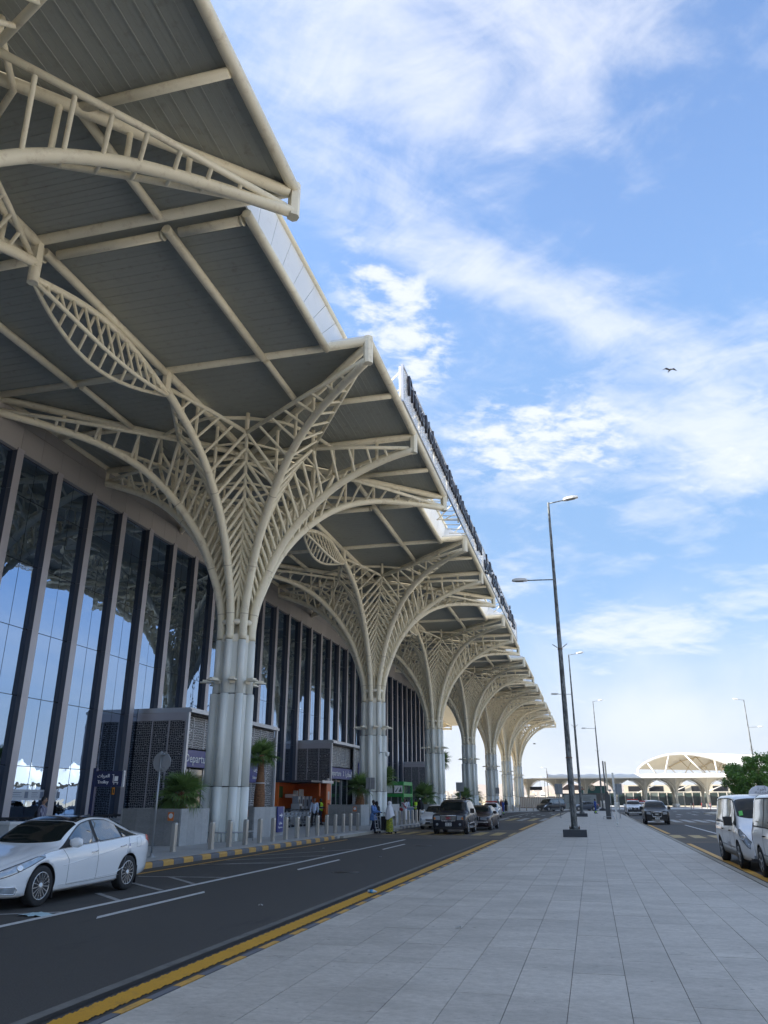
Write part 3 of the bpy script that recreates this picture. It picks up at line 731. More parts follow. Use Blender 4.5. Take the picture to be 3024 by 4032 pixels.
for i, (x, y, rz) in enumerate(((-6.4, 21.0, 0), (8.6, 34.0, 0), (-6.9, 33.5, 0))):
    t = thing('manhole_cover', ['round iron manhole cover in the near left lane', 'round iron manhole cover on the right hand road', 'round iron manhole cover before the raised crossing'][i], 'manhole cover', (x, y, 0), rz); link('cover', MB().lathe([(.30, 0), (.30, .009), (.0, .009)], 26).mesh('cover', mat('iron', (.05, .045, .04), .6, .4, .3, 12)), t); link('rim', MB().lathe([(.37, 0), (.37, .006), (.32, .006)], 26).mesh('rim', mat('iron_rim', (.09, .085, .08), .7)), t)
for i, (x, y) in enumerate(((-5.9, 14.2), (-6.9, 26.5), (-1.9, 11.5), (-10.2, 30.5))):
    t = crumple('paper_scrap', ['tiny white paper scrap in the middle of the near lane', 'tiny paper scrap on the road before the crossing', 'small grey scrap lying on the island slabs', 'small scrap in the hatched bay'][i], 'litter', x, y, .158 if i == 2 else .008, .05, mat('paper', (.45, .45, .42), .8))
# ---------------------------------------------------------------- lettering
AR = {'ا': ('\ufe8d', '\ufe8e'), 'أ': ('\ufe83', '\ufe84'), 'إ': ('\ufe87', '\ufe88'), 'ب': ('\ufe8f', '\ufe90', '\ufe91', '\ufe92'), 'ة': ('\ufe93', '\ufe94'), 'ت': ('\ufe95', '\ufe96', '\ufe97', '\ufe98'), 'ج': ('\ufe9d', '\ufe9e', '\ufe9f', '\ufea0'), 'ح': ('\ufea1', '\ufea2', '\ufea3', '\ufea4'), 'د': ('\ufea9', '\ufeaa'), 'ر': ('\ufead', '\ufeae'), 'ز': ('\ufeaf', '\ufeb0'), 'ط': ('\ufec1', '\ufec2', '\ufec3', '\ufec4'), 'ع': ('\ufec9', '\ufeca', '\ufecb', '\ufecc'), 'غ': ('\ufecd', '\ufece', '\ufecf', '\ufed0'), 'ل': ('\ufedd', '\ufede', '\ufedf', '\ufee0'), 'م': ('\ufee1', '\ufee2', '\ufee3', '\ufee4'), 'ن': ('\ufee5', '\ufee6', '\ufee7', '\ufee8'), 'و': ('\ufeed', '\ufeee'), 'ي': ('\ufef1', '\ufef2', '\ufef3', '\ufef4'), 'ه': ('\ufee9', '\ufeea', '\ufeeb', '\ufeec'), 'س': ('\ufeb1', '\ufeb2', '\ufeb3', '\ufeb4'), 'ش': ('\ufeb5', '\ufeb6', '\ufeb7', '\ufeb8')}
def arabic(s):
    out = []
    for i, ch in enumerate(s):
        if ch not in AR: out.append(ch); continue
        prev = i > 0 and s[i - 1] in AR and len(AR[s[i - 1]]) == 4; nxt = i + 1 < len(s) and s[i + 1] in AR and len(AR[ch]) == 4
        f = AR[ch]; out.append(f[3] if prev and nxt else f[2] if nxt else f[1] if prev else f[0])
    return ''.join(out)[::-1]
def text_mesh(body, size, depth, m, width=None, bold=0):
    c = bpy.data.curves.new('lettering', 'FONT'); c.body = body; c.size = size; c.extrude = depth / 2; c.align_x = 'CENTER'; c.align_y = 'CENTER'; c.resolution_u = 2; c.offset = bold
    o = bpy.data.objects.new('tmp', c); me = evaluated_mesh([o]); me.name = 'lettering'
    me.materials.clear(); me.materials.append(m)
    if width and me.vertices:
        xs = [v.co.x for v in me.vertices]; k = width / (max(xs) - min(xs)); mid = (max(xs) + min(xs)) / 2
        for v in me.vertices: v.co.x = (v.co.x - mid) * k
    return me
FACE_X = Matrix(((0, 0, 1, 0), (1, 0, 0, 0), (0, 1, 0, 0), (0, 0, 0, 1)))      # text reads along +y, seen from +x
FACE_Y = Matrix(((1, 0, 0, 0), (0, 0, -1, 0), (0, 1, 0, 0), (0, 0, 0, 1)))     # text reads along +x, seen from -y
def text(parent, body, size, loc, m, face=FACE_X, width=None, depth=.02, name='lettering', bold=0):
    return link(name, text_mesh(body, size, depth, m, width, bold), parent, mw=Matrix.Translation(loc) @ face)
black = mat('letter_black', (.012, .012, .02), .35); wlet = mat('letter_white', (.8, .8, .8), .5)
blue = mat('sign_blue', (.035, .045, .20), .35, 0, .06); navy = mat('sign_navy', (.012, .018, .07), .35)
steel = mat('stainless', (.50, .48, .44), .34, .75, .08, 6); galv = MATS['galv']
# ---------------------------------------------------------------- perforated screens
def perf_mat(name, a, hole, scale, z=True):
    """laser cut lattice: voronoi cell edges are the metal, the cells are the holes"""
    t = NT(name); g = t.n('ShaderNodeNewGeometry'); sp = t.n('ShaderNodeSeparateXYZ'); t.l(g.outputs['Position'], sp.inputs[0])
    s = t.math('ADD', sp.outputs[0], sp.outputs[1]); cb = t.n('ShaderNodeCombineXYZ'); t.l(s, cb.inputs[0]); t.l(sp.outputs[2], cb.inputs[1])
    def vor(sc, rand, feat):
        v = t.n('ShaderNodeTexVoronoi', feature=feat); v.inputs['Scale'].default_value = sc; v.inputs['Randomness'].default_value = rand; t.l(cb.outputs[0], v.inputs['Vector']); return v.outputs['Distance']
    e = vor(scale, .45, 'DISTANCE_TO_EDGE'); r = vor(scale * .5, 0, 'F1')
    e2 = t.ramp(e, .05, .10); star = t.ramp(r, .17, .21); star2 = t.ramp(r, .29, .25)
    h = e2
    ring = t.math('MULTIPLY', t.ramp(r, .19, .22), t.ramp(r, .34, .30)); pass
    c = t.mix(h, a, hole); t.col(c); t.b.inputs['Roughness'].default_value = .5; t.b.inputs['Metallic'].default_value = .2
    t.bump(t.math('SUBTRACT', 1.0, h), .8, .02); return t.m
perfd = perf_mat('perforated_dark', (.42, .42, .44), (.03, .032, .038), 8.5)
perfw = perf_mat('perforated_light', (.80, .80, .79), (.05, .052, .06), 8.0)
alum = mat('aluminium', (.50, .51, .54), .35, .5, .06, 1.5)
dglass = None
def dark_glass():
    t = NT('door_glass'); t.b.inputs['Base Color'].default_value = (.012, .02, .022, 1); t.b.inputs['Roughness'].default_value = .03; t.b.inputs['Specular IOR Level'].default_value = .9; t.b.inputs['Coat Weight'].default_value = .4; return t.m
dglass = dark_glass()
def portal(y0, y1, label, words, x1=-20.3):
    x0, z1 = XG + .02, 6.1
    t = thing('entrance_portal', label, 'entrance', (x1, y0, .15), 0, 'entrance portals along the glass wall'); T = Matrix.Translation((-x1, -y0, -.15))
    def P(name, mb, m, **k): return link(name, mb.mesh(name, m), t, mw=T, **k)
    P('core', MB().box((x0, y0 + .12, .16), (x1 - .9, y1 - .12, z1 - .02)), mat('portal_core', (.02, .021, .024), .6))
    P('canopy_slab', MB().box((x0, y0, z1), (x1 + .25, y1, z1 + .16)).box((x0, y0 + .02, z1 + .16), (x1 + .15, y1 - .02, z1 + .24)), alum)
    P('fascia_band', MB().box((x0, y0 - .03, z1 - .42), (x1 + .02, y0 + .04, z1 - .01)), finm)
    n = 3
    for i in range(n):
        a, b = x0 + (x1 - x0) * i / n, x0 + (x1 - x0) * (i + 1) / n
        for c, (za, zb) in enumerate(((.2, 1.9), (1.93, 3.9), (3.93, z1 - .44))):
            for yy in (y0, y1): 
                s = -1 if yy == y0 else 1
                P('screen_panel', MB().box((a + .03, min(yy, yy + s * .05), za), (b - .03, max(yy, yy + s * .05), zb)), perfd)
        P('mullion', MB().box((b - .03, y0 - .09, .2), (b + .03, y0 + .05, z1 - .43)), finm)
    P('corner_post', MB().box((x1 - .02, y0 - .06, .15), (x1 + .12, y0 + .14, z1)), alum)
    P('corner_post', MB().box((x1 - .02, y1 - .14, .15), (x1 + .12, y1 + .06, z1)), alum)
    W1 = y0 + (y1 - y0) * .53
    P('inner_post', MB().box((x1 - .05, W1, .15), (x1 + .1, W1 + .14, z1)), alum)
    k = 5; 
    for i in range(k):
        a, b = y0 + .2 + (W1 - y0 - .2) * i / k, y0 + .2 + (W1 - y0 - .2) * (i + 1) / k
        P('screen_panel', MB().box((x1 - .42, a + .03, 4.35), (x1 - .36, b - .03, z1 - .1)), perfw)
        P('mullion', MB().box((x1 - .43, b - .025, 4.35), (x1 - .33, b + .025, z1 - .1)), alum)
    P('soffit', MB().box((x1 - .9, y0 + .14, z1 - .1), (x1 - .05, y1 - .15, z1 - .03)), mat('portal_core', (.02, .02, .02)))
    P('sign_board', MB().box((x1 - .35, y0 + .15, 3.38), (x1 - .12, W1 - .02, 4.24)), blue)
    wy = y0 + .15; Wd = W1 - y0 - .2
    text(t, words[0], .62, (x1 - .1 - x1, wy + Wd * .26 - y0, 3.80 - .15), wlet, width=Wd * .46)
    text(t, words[1], .55, (x1 - .1 - x1, wy + Wd * .60 - y0, 3.80 - .15), wlet)
    text(t, arabic('المغادرة'), .62, (x1 - .1 - x1, wy + Wd * .83 - y0, 3.80 - .15), wlet)
    # doors: glass leaves with frames
    for i in range(4):
        a, b = y0 + .2 + (W1 - y0 - .2) * i / 4, y0 + .2 + (W1 - y0 - .2) * (i + 1) / 4
        P('door_leaf', MB().box((x1 - .62, a + .04, .2), (x1 - .58, b - .04, 3.3)), dglass)
        P('door_frame', MB().box((x1 - .66, b - .04, .15), (x1 - .54, b + .04, 3.36)), alum)
    # lattice bay to the right
    k = 5
    for i in range(k):
        a, b = W1 + .16 + (y1 - W1 - .3) * i / k, W1 + .16 + (y1 - W1 - .3) * (i + 1) / k
        for za, zb in ((.3, 2.6), (2.63, 4.6), (4.63, z1 - .12)): P('screen_panel', MB().box((x1 - .15, a + .02, za), (x1 - .1, b - .02, zb)), perfw)
        P('mullion', MB().box((x1 - .16, b - .03, .2), (x1 - .06, b + .03, z1 - .1)), alum)
    P('sign_board', MB().box((x1 - .04, W1 + 1.6, 2.75), (x1 + .02, y1 - 1.9, 4.9)), blue)
    text(t, words[2], .26, (.03, (W1 + y1) / 2 - .15 - y0, 3.05 - .15), wlet); text(t, arabic('دخول'), .3, (.03, (W1 + y1) / 2 - .15 - y0, 3.55 - .15), wlet)
    text(t, words[1], .9, (.03, (W1 + y1) / 2 - .15 - y0, 4.2 - .15), wlet)
    return t
portal(37.6, 50.0, 'grey lattice entrance box marked Departure, partly hidden by the nearest column', ('Departure', '1', 'Entrance'))
portal(61.9, 74.4, 'grey lattice entrance box marked Departure 2, behind the orange kiosk', ('Departure', '2', 'Entrance'))
portal(101.5, 113, 'plain grey entrance box farthest along the glass wall, beside the third column', ('Departure', '3', 'Entrance'))
# camera on the first portal, notice strips and orange sticker on the glass
t = thing('security_camera', 'small white security camera on top of the first entrance box', 'camera', (-20.2, 40.2, 6.2)); link('housing', MB().box((-.05, -.2, .1), (.12, .2, .24)).mesh('h', white), t); link('bracket', MB().box((-.05, -.03, 0), (.0, .03, .12)).mesh('b', white), t)
t = thing('security_camera', 'white dome security camera bracketed to the second column', 'camera', (-14.2, 55.1, 4.9)); link('bracket', MB().tube([(-.2, 0, 0), (.35, 0, .06)], .035, 6).tube([(-.2, 0, -.1), (-.2, 0, .4)], .04, 6).mesh('b', white), t); link('dome', MB().lathe([(.02, -.3), (.12, -.24), (.15, -.12), (.16, 0), (.02, .06)], 10, (.36, 0, 0)).mesh('d', white), t)
for i, (y, w) in enumerate(((22.9, 1.15), (24.1, 1.1), (28.7, 1.2), (29.9, .9), (31.4, .4))):
    t = thing('notice_strip', ['pale notice strip on the glass at the left picture edge', 'second pale notice strip on the glass, left of the first fin', 'pale notice strip on the glass behind the trolley sign post', 'pale notice strip beside the trolley sign, right of the longer one', 'short pale notice strip under the trolley sign'][i], 'notice', (XG + .02, y, 1.75))
    link('strip', MB().box((0, 0, 0), (.008, w, .42)).mesh('strip', mat('notice_white', (.52, .56, .62), .4)), t)
    link('print', MB().box((.009, .1, .28), (.011, w * .55, .31)).box((.009, .1, .2), (.011, w * .5, .22)).box((.009, .1, .12), (.011, w * .6, .14)).box((.009, w * .72, .08), (.011, w * .72 + .22, .34)).mesh('print', mat('notice_print', (.16, .20, .28), .5)), t)
t = thing('door_sticker', 'small orange sticker on the dark glass left of the entrance box', 'sticker', (XG + .03, 36.0, 2.0)); link('plate', MB().box((0, 0, 0), (.006, .22, .34)).mesh('p', mat('sticker_orange', (.62, .24, .03), .5)), t); link('pictogram', MB().box((.007, .06, .08), (.009, .16, .26)).mesh('p', black), t)

# ---------------------------------------------------------------- roof sign
SX, SY0, SY1, SZ0, SZ1 = -6.5, 28.85, 84.6, 18.12, 19.86
t = thing('airport_sign', 'long rooftop name sign of black letters on a silvery lattice screen', 'sign', (SX, SY0, SZ0)); TS = Matrix.Translation((-SX, -SY0, -SZ0))
def lat_mat():
    m = NT('silver_lattice'); g = m.n('ShaderNodeNewGeometry'); sp = m.n('ShaderNodeSeparateXYZ'); m.l(g.outputs['Position'], sp.inputs[0]); cb = m.n('ShaderNodeCombineXYZ'); m.l(sp.outputs[1], cb.inputs[0]); m.l(sp.outputs[2], cb.inputs[1])
    v = m.n('ShaderNodeTexVoronoi', feature='DISTANCE_TO_EDGE'); v.inputs['Scale'].default_value = 5.5; m.l(cb.outputs[0], v.inputs['Vector'])
    e = m.ramp(v.outputs['Distance'], .06, .14); tr = m.n('ShaderNodeBsdfTransparent'); mx = m.n('ShaderNodeMixShader'); m.l(m.math('MULTIPLY', e, .75), mx.inputs[0]); m.l(m.b.outputs[0], mx.inputs[1]); m.l(tr.outputs[0], mx.inputs[2]); m.l(mx.outputs[0], m.out.inputs[0])
    m.col(m.mix(m.noise(14, 3, .6, 'World'), (.45, .45, .46), (.9, .9, .88))); m.b.inputs['Metallic'].default_value = .25; m.b.inputs['Roughness'].default_value = .35; return m.m
lat = lat_mat(); n = 28
for i in range(n):
    a, b = SY0 + (SY1 - SY0) * i / n, SY0 + (SY1 - SY0) * (i + 1) / n
    link('lattice_panel', MB().box((SX - .03, a + .01, SZ0), (SX, b - .01, SZ1)).mesh('lattice_panel', lat), t, mw=TS)
link('rim', MB().box((SX - .06, SY0, SZ1), (SX + .03, SY1, SZ1 + .06)).box((SX - .06, SY0, SZ0 - .06), (SX + .03, SY1, SZ0)).box((SX - .08, SY0 - .07, SZ0 - .06), (SX + .03, SY0, SZ1 + .06)).box((SX - .08, SY1, SZ0 - .06), (SX + .03, SY1 + .07, SZ1 + .06)).mesh('rim', alum), t, mw=TS)
for i in range(n // 2 + 1):
    y = SY0 + .05 + (SY1 - SY0 - .1) * i / (n // 2)
    link('stay_frame', MB().tube([(SX - .14, y, SZ0 - .1), (SX - .14, y, SZ1)], .05, 6).tube([(SX - .14, y, SZ1 - .25), (SX - 1.5, y, 18.3)], .04, 6).tube([(SX - .14, y, SZ0 + .6), (SX - .9, y, 18.35)], .035, 6).tube([(SX - .14, y, SZ0 + .15), (SX - 1.5, y, 18.35)], .035, 6).mesh('stay_frame', creamclean), t, mw=TS)
for i in range(18):
    y = 40.2 + .43 * i; link('stay_frame', MB().tube([(SX - .14, y, SZ0 + .1), (SX - 1.2, y + .1, 18.36)], .03, 5).mesh('stay', creamclean), t, mw=TS) if i % 2 else None
text(t, 'Prince Mohammed Bin Abdulaziz Int. Airport', 1.42, (.09, (29.6 + 54.6) / 2 - SY0, 1.10), black, width=25.0, depth=.12, bold=.0)
text(t, arabic('مطار الأمير محمد بن عبدالعزيز الدولي'), 1.6, (.09, (56.2 + 81.6) / 2 - SY0, 1.05), black, width=25.4, depth=.12, bold=.01)

# ---------------------------------------------------------------- planters and palms
def bark_mat():
    m = NT('palm_trunk'); f = m.noise(9, 6, .7, 'Object', (1, 1, 3)); g = m.noise(2, 4, .6, 'Object')
    c = m.mix(m.ramp(f, .3, .7), (.10, .045, .02), (.34, .16, .075)); c = m.mix(m.ramp(g, .4, .7, 0, .5), c, (.22, .13, .07)); m.col(c); m.b.inputs['Roughness'].default_value = .9; m.bump(f, .8, .03); return m.m
bark = bark_mat()
def leaf_mat(name, a, b, tr=.35):
    m = NT(name); c = m.mix(m.noise(4, 3, .6, 'World'), a, b); k = m.ramp(m.objrand(), 0, 1, .75, 1.2); v = m.n('ShaderNodeCombineColor'); [m.l(k, v.inputs[i]) for i in range(3)]
    c = m.mix(1.0, c, v.outputs[0], 'MULTIPLY'); m.col(c); m.b.inputs['Roughness'].default_value = .45
    tl_ = m.n('ShaderNodeBsdfTranslucent'); m.l(c, tl_.inputs[0]); mx = m.n('ShaderNodeMixShader'); mx.inputs[0].default_value = tr; m.l(m.b.outputs[0], mx.inputs[1]); m.l(tl_.outputs[0], mx.inputs[2]); m.l(mx.outputs[0], m.out.inputs[0]); return m.m
palmleaf = leaf_mat('palm_leaf', (.09, .17, .045), (.22, .34, .10)); deadleaf = leaf_mat('dead_leaf', (.20, .13, .06), (.30, .21, .10))
def frond_mesh(seed, L=.95, m=palmleaf, droop=.5):
    r = random.Random(seed); mb = MB(); pet = .55
    pts = spline([(0, 0, 0), (pet * .5, 0, .02), (pet, 0, -.02)], 3); mb.tube(pts, .016, 5)
    hub = Vector((pet, 0, -.02)); n = 30
    for i in range(n):
        a = R(-128 + 256 * i / (n - 1)) ; a += R(r.uniform(-3, 3)); l = L * (.92 - .28 * abs(i / (n - 1) - .5) * 2) * r.uniform(.9, 1.05)
        d = Vector((math.cos(a), math.sin(a), 0)); s = Vector((-d.y, d.x, 0)); w = .026
        prev = [hub - s * .004, hub + s * .004]; vs = list(prev); zc = .0
        for k in range(1, 5):
            t = k / 4; dr = -droop * l * max(0, t - .35) ** 2 * 1.7 * r.uniform(.6, 1.3); ww = w * (1.1 if k < 3 else .75) if k < 4 else .003
            c = hub + d * l * t * (1 - .1 * t) + Vector((0, 0, .10 * abs(math.sin(a)) * t + dr)); vs += [c - s * ww + Vector((0, 0, .006)), c + s * ww]
        mb.add(vs, [(2 * k, 2 * k + 1, 2 * k + 3, 2 * k + 2) for k in range(4)])
    return mb.mesh('frond', m)
FR = [frond_mesh(i, droop=.25 + .14 * i) for i in range(5)]; FRD = frond_mesh(77, m=deadleaf, droop=1.0)
def palm(x, y, z, h, r, label, nf=26, seed=0, s=1.0, band=False):
    rr = random.Random(seed); t = thing('fan_palm', label, 'palm tree', (x, y, z), rr.uniform(0, 6), 'palms in stone planters')
    prof = []; k = int(h / .06) + 3
    for i in range(k):
        zz_ = h * i / (k - 1); w = r * (1.0 + .32 * math.exp(-((zz_ - .25 * h) / (.35 * h)) ** 2) - .42 * (zz_ / h)) * (1 + .05 * (i % 2)); prof.append((w, zz_))
    prof.append((r * .5, h + .08)); link('trunk', MB().lathe(prof, 14).mesh('trunk', bark), t)
    if h < 1.5:
        bm_ = MB()
        for i in range(60):
            a = rr.uniform(0, 6.28); zz_ = rr.uniform(.05, h); c = Vector((math.cos(a), math.sin(a), 0)); b = c * r * .95 + Vector((0, 0, zz_)); e = c * (r * 1.5) + Vector((0, 0, zz_ + .16)); sd_ = Vector((-c.y, c.x, 0)) * .035
            bm_.add([b - sd_, b + sd_, e], [(0, 1, 2)])
        link('leaf_base', bm_.mesh('leaf_base', bark), t, kind='stuff')
    if band: link('tie_band', MB().lathe([(r * 1.08, h * .5), (r * 1.09, h * .5 + .035)], 14).mesh('band', wlet), t)
    for i in range(nf):
        el = 80 - 108 * ((i + .5) / nf) ** .95 + rr.uniform(-8, 8); az = i * 137.5 + rr.uniform(-12, 12)
        mw = Matrix.Translation((0, 0, h - .05)) @ Matrix.Rotation(R(az), 4, 'Z') @ Matrix.Rotation(R(-el), 4, 'Y') @ Matrix.Rotation(R(rr.uniform(-25, 25)), 4, 'X') @ Matrix.Scale(s * rr.uniform(.85, 1.1), 4)
        link('frond', FRD if el < -34 and rr.random() < .4 else FR[min(4, max(0, int((60 - el) / 22)))], t, mw=mw)
    return t
def planter(x0, y0, x1, y1, h, label, sign=True, group='stone planters between the columns'):
    t = thing('stone_planter', label, 'planter', ((x0 + x1) / 2, (y0 + y1) / 2, .15), 0, group); cx, cy = (x0 + x1) / 2, (y0 + y1) / 2; T = Matrix.Translation((-cx, -cy, -.15)); z1 = .15 + h
    link('core', MB().box((x0 + .06, y0 + .06, .15), (x1 - .06, y1 - .06, z1 - .12)).mesh('core', jointm), t, mw=T)
    ny = max(2, round((y1 - y0) / .62)); nx = max(2, round((x1 - x0) / .62))
    for i in range(ny):
        a, b = y0 + (y1 - y0) * i / ny, y0 + (y1 - y0) * (i + 1) / ny
        for xx in (x0, x1 - .07): link('stone_panel', MB().box((xx, a + .004, .15), (xx + .07, b - .004, z1)).mesh('stone_panel', planterm), t, mw=T)
    for i in range(nx):
        a, b = x0 + .07 + (x1 - x0 - .14) * i / nx, x0 + .07 + (x1 - x0 - .14) * (i + 1) / nx
        for yy in (y0, y1 - .07): link('stone_panel', MB().box((a + .004, yy + .002, .15), (b - .004, yy + .066, z1 - .001)).mesh('stone_panel', planterd), t, mw=T)
    link('soil', MB().box((x0 + .08, y0 + .08, z1 - .14), (x1 - .08, y1 - .08, z1 - .1)).mesh('soil', mat('soil', (.10, .06, .035), .95)), t, mw=T)
    if sign:
        so_ = link('no_smoking_plate', MB().box((x1 - .55, y0 - .012, z1 - .42), (x1 - .31, y0, z1 - .12)).mesh('plate', mat('plate_orange', (.62, .17, .03), .45)), t, mw=T)
        link('pictogram', MB().lathe([(.07, 0), (.09, 0), (.09, .004), (.07, .004)], 14, mt=Matrix.Translation((x1 - .43, y0 - .014, z1 - .25)) @ Matrix.Rotation(R(90), 4, 'X')).box((x1 - .49, y0 - .018, z1 - .26), (x1 - .37, y0 - .013, z1 - .24)).mesh('pictogram', wlet), so_)
    return t
planter(-17.5, 27.9, -14.95, 30.2, 1.3, 'grey stone planter with a low bushy palm, left of the nearest column')
planter(-17.4, 34.6, -14.9, 38.3, 1.3, 'grey stone planter with a tall palm, right of the nearest column')
planter(-17.2, 52.2, -14.9, 54.3, 1.3, 'grey stone planter left of the second column')
planter(-17.4, 58.3, -14.6, 62.0, 1.3, 'grey stone planter right of the second column, behind the bollards')
planter(-17.2, 76.0, -14.4, 78.0, 1.2, 'grey stone planter left of the third column', sign=False)
planter(-17.2, 100.2, -14.4, 102, 1.2, 'grey stone planter left of the fourth column', sign=False)
planter(-17.2, 106.5, -14.4, 109, 1.2, 'grey stone planter right of the fourth column', sign=False)
palm(-15.62, 29.0, 1.25, .72, .22, 'low bushy fan palm in the planter left of the nearest column', 26, 1, .92)
palm(-15.55, 36.6, 1.25, 2.5, .21, 'tall fan palm with a white band on its thick brown trunk', 26, 2, .74, True)
palm(-15.3, 53.3, 1.25, 1.3, .25, 'fan palm with a stout scaly trunk behind the man with the trolley', 26, 3, .88)
palm(-15.4, 60.0, 1.25, 2.0, .16, 'slim fan palm half hidden behind the second column', 24, 4, 1.0)
palm(-15.6, 76.9, 1.2, .8, .2, 'bushy fan palm beside the third column, above the white sedan', 26, 5, 1.25)
palm(-15.5, 101.2, 1.2, .8, .2, 'small fan palm left of the fourth column', 22, 6, 1.2)
palm(-15.4, 107.6, 1.2, .9, .2, 'small fan palm between the fourth and fifth columns', 22, 7, 1.35)
palm(-15.4, 84.5, 1.2, 4.4, .2, 'tall fan palm whose crown leans out right of the third column', 22, 8, 1.15)
# bollards: stainless, rounded top, one by one
bm0 = MB(); prof = [(.0, -.085), (.0, .085)]
w = .085
bm0.prism([(-w, -.06), (-.06, -w), (.06, -w), (w, -.06), (w, .06), (.06, w), (-.06, w), (-w, .06)], 0, .83)
bm0.prism([(-w, -.06), (-.06, -w), (.06, -w), (w, -.06), (w, .06), (.06, w), (-.06, w), (-w, .06)], .83, .85)
vs = []; ring = [(-w, -.06), (-.06, -w), (.06, -w), (w, -.06), (w, .06), (.06, w), (-.06, w), (-w, .06)]
for s_, z_ in ((1, .85), (.92, .885), (.70, .905), (.3, .915)): vs += [(x * s_, y * s_, z_) for x, y in ring]
bm0.add(vs, [(k * 8 + i, k * 8 + (i + 1) % 8, (k + 1) * 8 + (i + 1) % 8, (k + 1) * 8 + i) for k in range(3) for i in range(8)] + [tuple(range(24, 32))], 0, True)
BOL = bm0.mesh('bollard_body', steel); BFT = MB().lathe([(.13, 0), (.13, .012), (.10, .014)], 14).mesh('floor_plate', galv); BCR = MB().box((-.006, -.0905, .05), (.006, -.08, .82)).box((-.0905, -.006, .05), (-.08, .006, .82)).mesh('seam', darkgap)
def bollard(x, y, lab, grp, z=.15, pale=False):
    t = thing('bollard', lab, 'bollard', (x, y, z), rnd.uniform(-.03, .03), grp); link('post', BOLP if pale else BOL, t); link('floor_plate', BFT, t)
ords = ['first', 'second', 'third', 'fourth', 'fifth', 'sixth', 'seventh', 'eighth', 'ninth', 'tenth', 'eleventh', 'twelfth', 'thirteenth', 'fourteenth', 'fifteenth']
BOLP = bm0.mesh('bollard_body', mat('bollard_stone', (.40, .36, .29), .8, 0, .15, 4))
ys = [26.45, 27.9, 29.33, 30.7, 32.1, 33.55, 34.95, 36.35, 37.75, 39.15, 40.55, 41.95, 43.3, 44.7]
for i, y in enumerate(ys): bollard(-12.95, y, 'steel bollard, %s from the left in the row before the nearest column' % ords[i], 'steel bollards before the nearest column')
bollard(-13.6, 25.0, 'steel bollard set back beside the boot of the white sedan', 'steel bollards before the nearest column')
ys = [51.5 + 1.36 * i for i in range(11)]
for i, y in enumerate(ys): bollard(-12.75, y, 'steel bollard, %s from the left in the row beyond the woman in white' % ords[i], 'steel bollards before the second column')
for i in range(14): bollard(-12.55, 68 + 1.5 * i, 'steel bollard behind the parked cars, %s from the near end' % ords[i], 'steel bollards behind the parked cars')
far = [(-12.3, 108), (-12.2, 111), (-12.0, 114), (-11.8, 117), (-11.3, 120), (-10.6, 123), (-9.8, 125.8), (-9.0, 128.6), (-8.1, 131.2), (-5.2, 140), (-2.2, 146), (2.2, 149.5), (4.0, 151), (7.5, 153.5), (17.5, 160), (20.5, 162), (24, 163.5)]
for i, (x, y) in enumerate(far): bollard(x, y, 'pale bollard on the far kerb bend, %s from the left' % (ords + ['sixteenth', 'seventeenth'])[i], 'pale bollards round the far bend', pale=True)
# ---------------------------------------------------------------- road side signs and posts
def post_sign(x, y, h, kind, label, rz=0, z=.15):
    t = thing('road_sign', label, 'road sign', (x, y, z), rz)
    link('post', MB().tube([(0, 0, 0), (0, 0, h)], .032, 8).mesh('post', galv), t); link('foot_plate', MB().lathe([(.14, 0), (.13, .02), (.05, .05), (.04, .12)], 8).mesh('foot', galv), t)
    gm = mat('sign_back', (.30, .31, .32), .5, .3)
    if kind == 'disc':
        link('disc', MB().lathe([(.30, 0), (.31, .006), (.31, .012), (.0, .013)], 28, mt=Matrix.Translation((.02, .045, h - .33)) @ Matrix.Rotation(R(-90), 4, 'X')).mesh('disc', gm), t)
        link('clamp', MB().box((-.06, -.04, h - .12), (.12, .05, h - .07)).box((-.06, -.04, h - .56), (.12, .05, h - .51)).mesh('clamp', galv), t)
    else:
        w_, h_ = kind; link('plate', MB().box((-w_ / 2, .035, h - h_), (w_ / 2, .055, h)).mesh('plate', gm), t)
        link('clamp', MB().box((-w_ / 2 + .05, -.03, h - .15), (w_ / 2 - .05, .034, h - .11)).box((-w_ / 2 + .05, -.03, h - h_ + .1), (w_ / 2 - .05, .034, h - h_ + .14)).mesh('clamp', galv), t)
    return t
post_sign(-12.97, 22.57, 3.05, 'disc', 'round road sign seen from its grey back, on a post behind the white sedan')
post_sign(-14.4, 52.6, 3.0, (.62, .72), 'square sign seen from its grey back, beside the second column')
post_sign(-3.1, 80.75, 3.05, (.75, .95), 'grey backed sign plate on a post at the left edge of the island')
post_sign(2.35, 78.86, 3.0, (.8, .95), 'grey backed sign plate on a post near the right edge of the island')
post_sign(-13.3, 84, 3.3, (.8, .9), 'dark square sign plate on a post right of the third column')
post_sign(-13.0, 116, 3.2, (.55, .8), 'small dark sign plate on a post in front of the fifth column')
post_sign(1.9, 92, 2.6, (.35, .1), 'thin grey post standing farther back on the island')
t = thing('trolley_sign', 'navy flag sign with a trolley symbol on a tall navy post, left of the entrance', 'sign', (-15.85, 23.5, .15)); 
link('post', MB().box((-.06, -.06, 0), (.06, .06, 2.6)).mesh('post', navy), t); link('panel', MB().box((.06, -.03, 2.02), (1.03, .03, 2.5)).mesh('panel', navy), t); link('end_cap', MB().box((1.03, -.035, 2.0), (1.09, .035, 2.52)).mesh('cap', alum), t)
text(t, arabic('العربات'), .15, (.34, -.04, 2.35), wlet, FACE_Y); text(t, 'Trolley', .14, (.34, -.04, 2.16), wlet, FACE_Y)
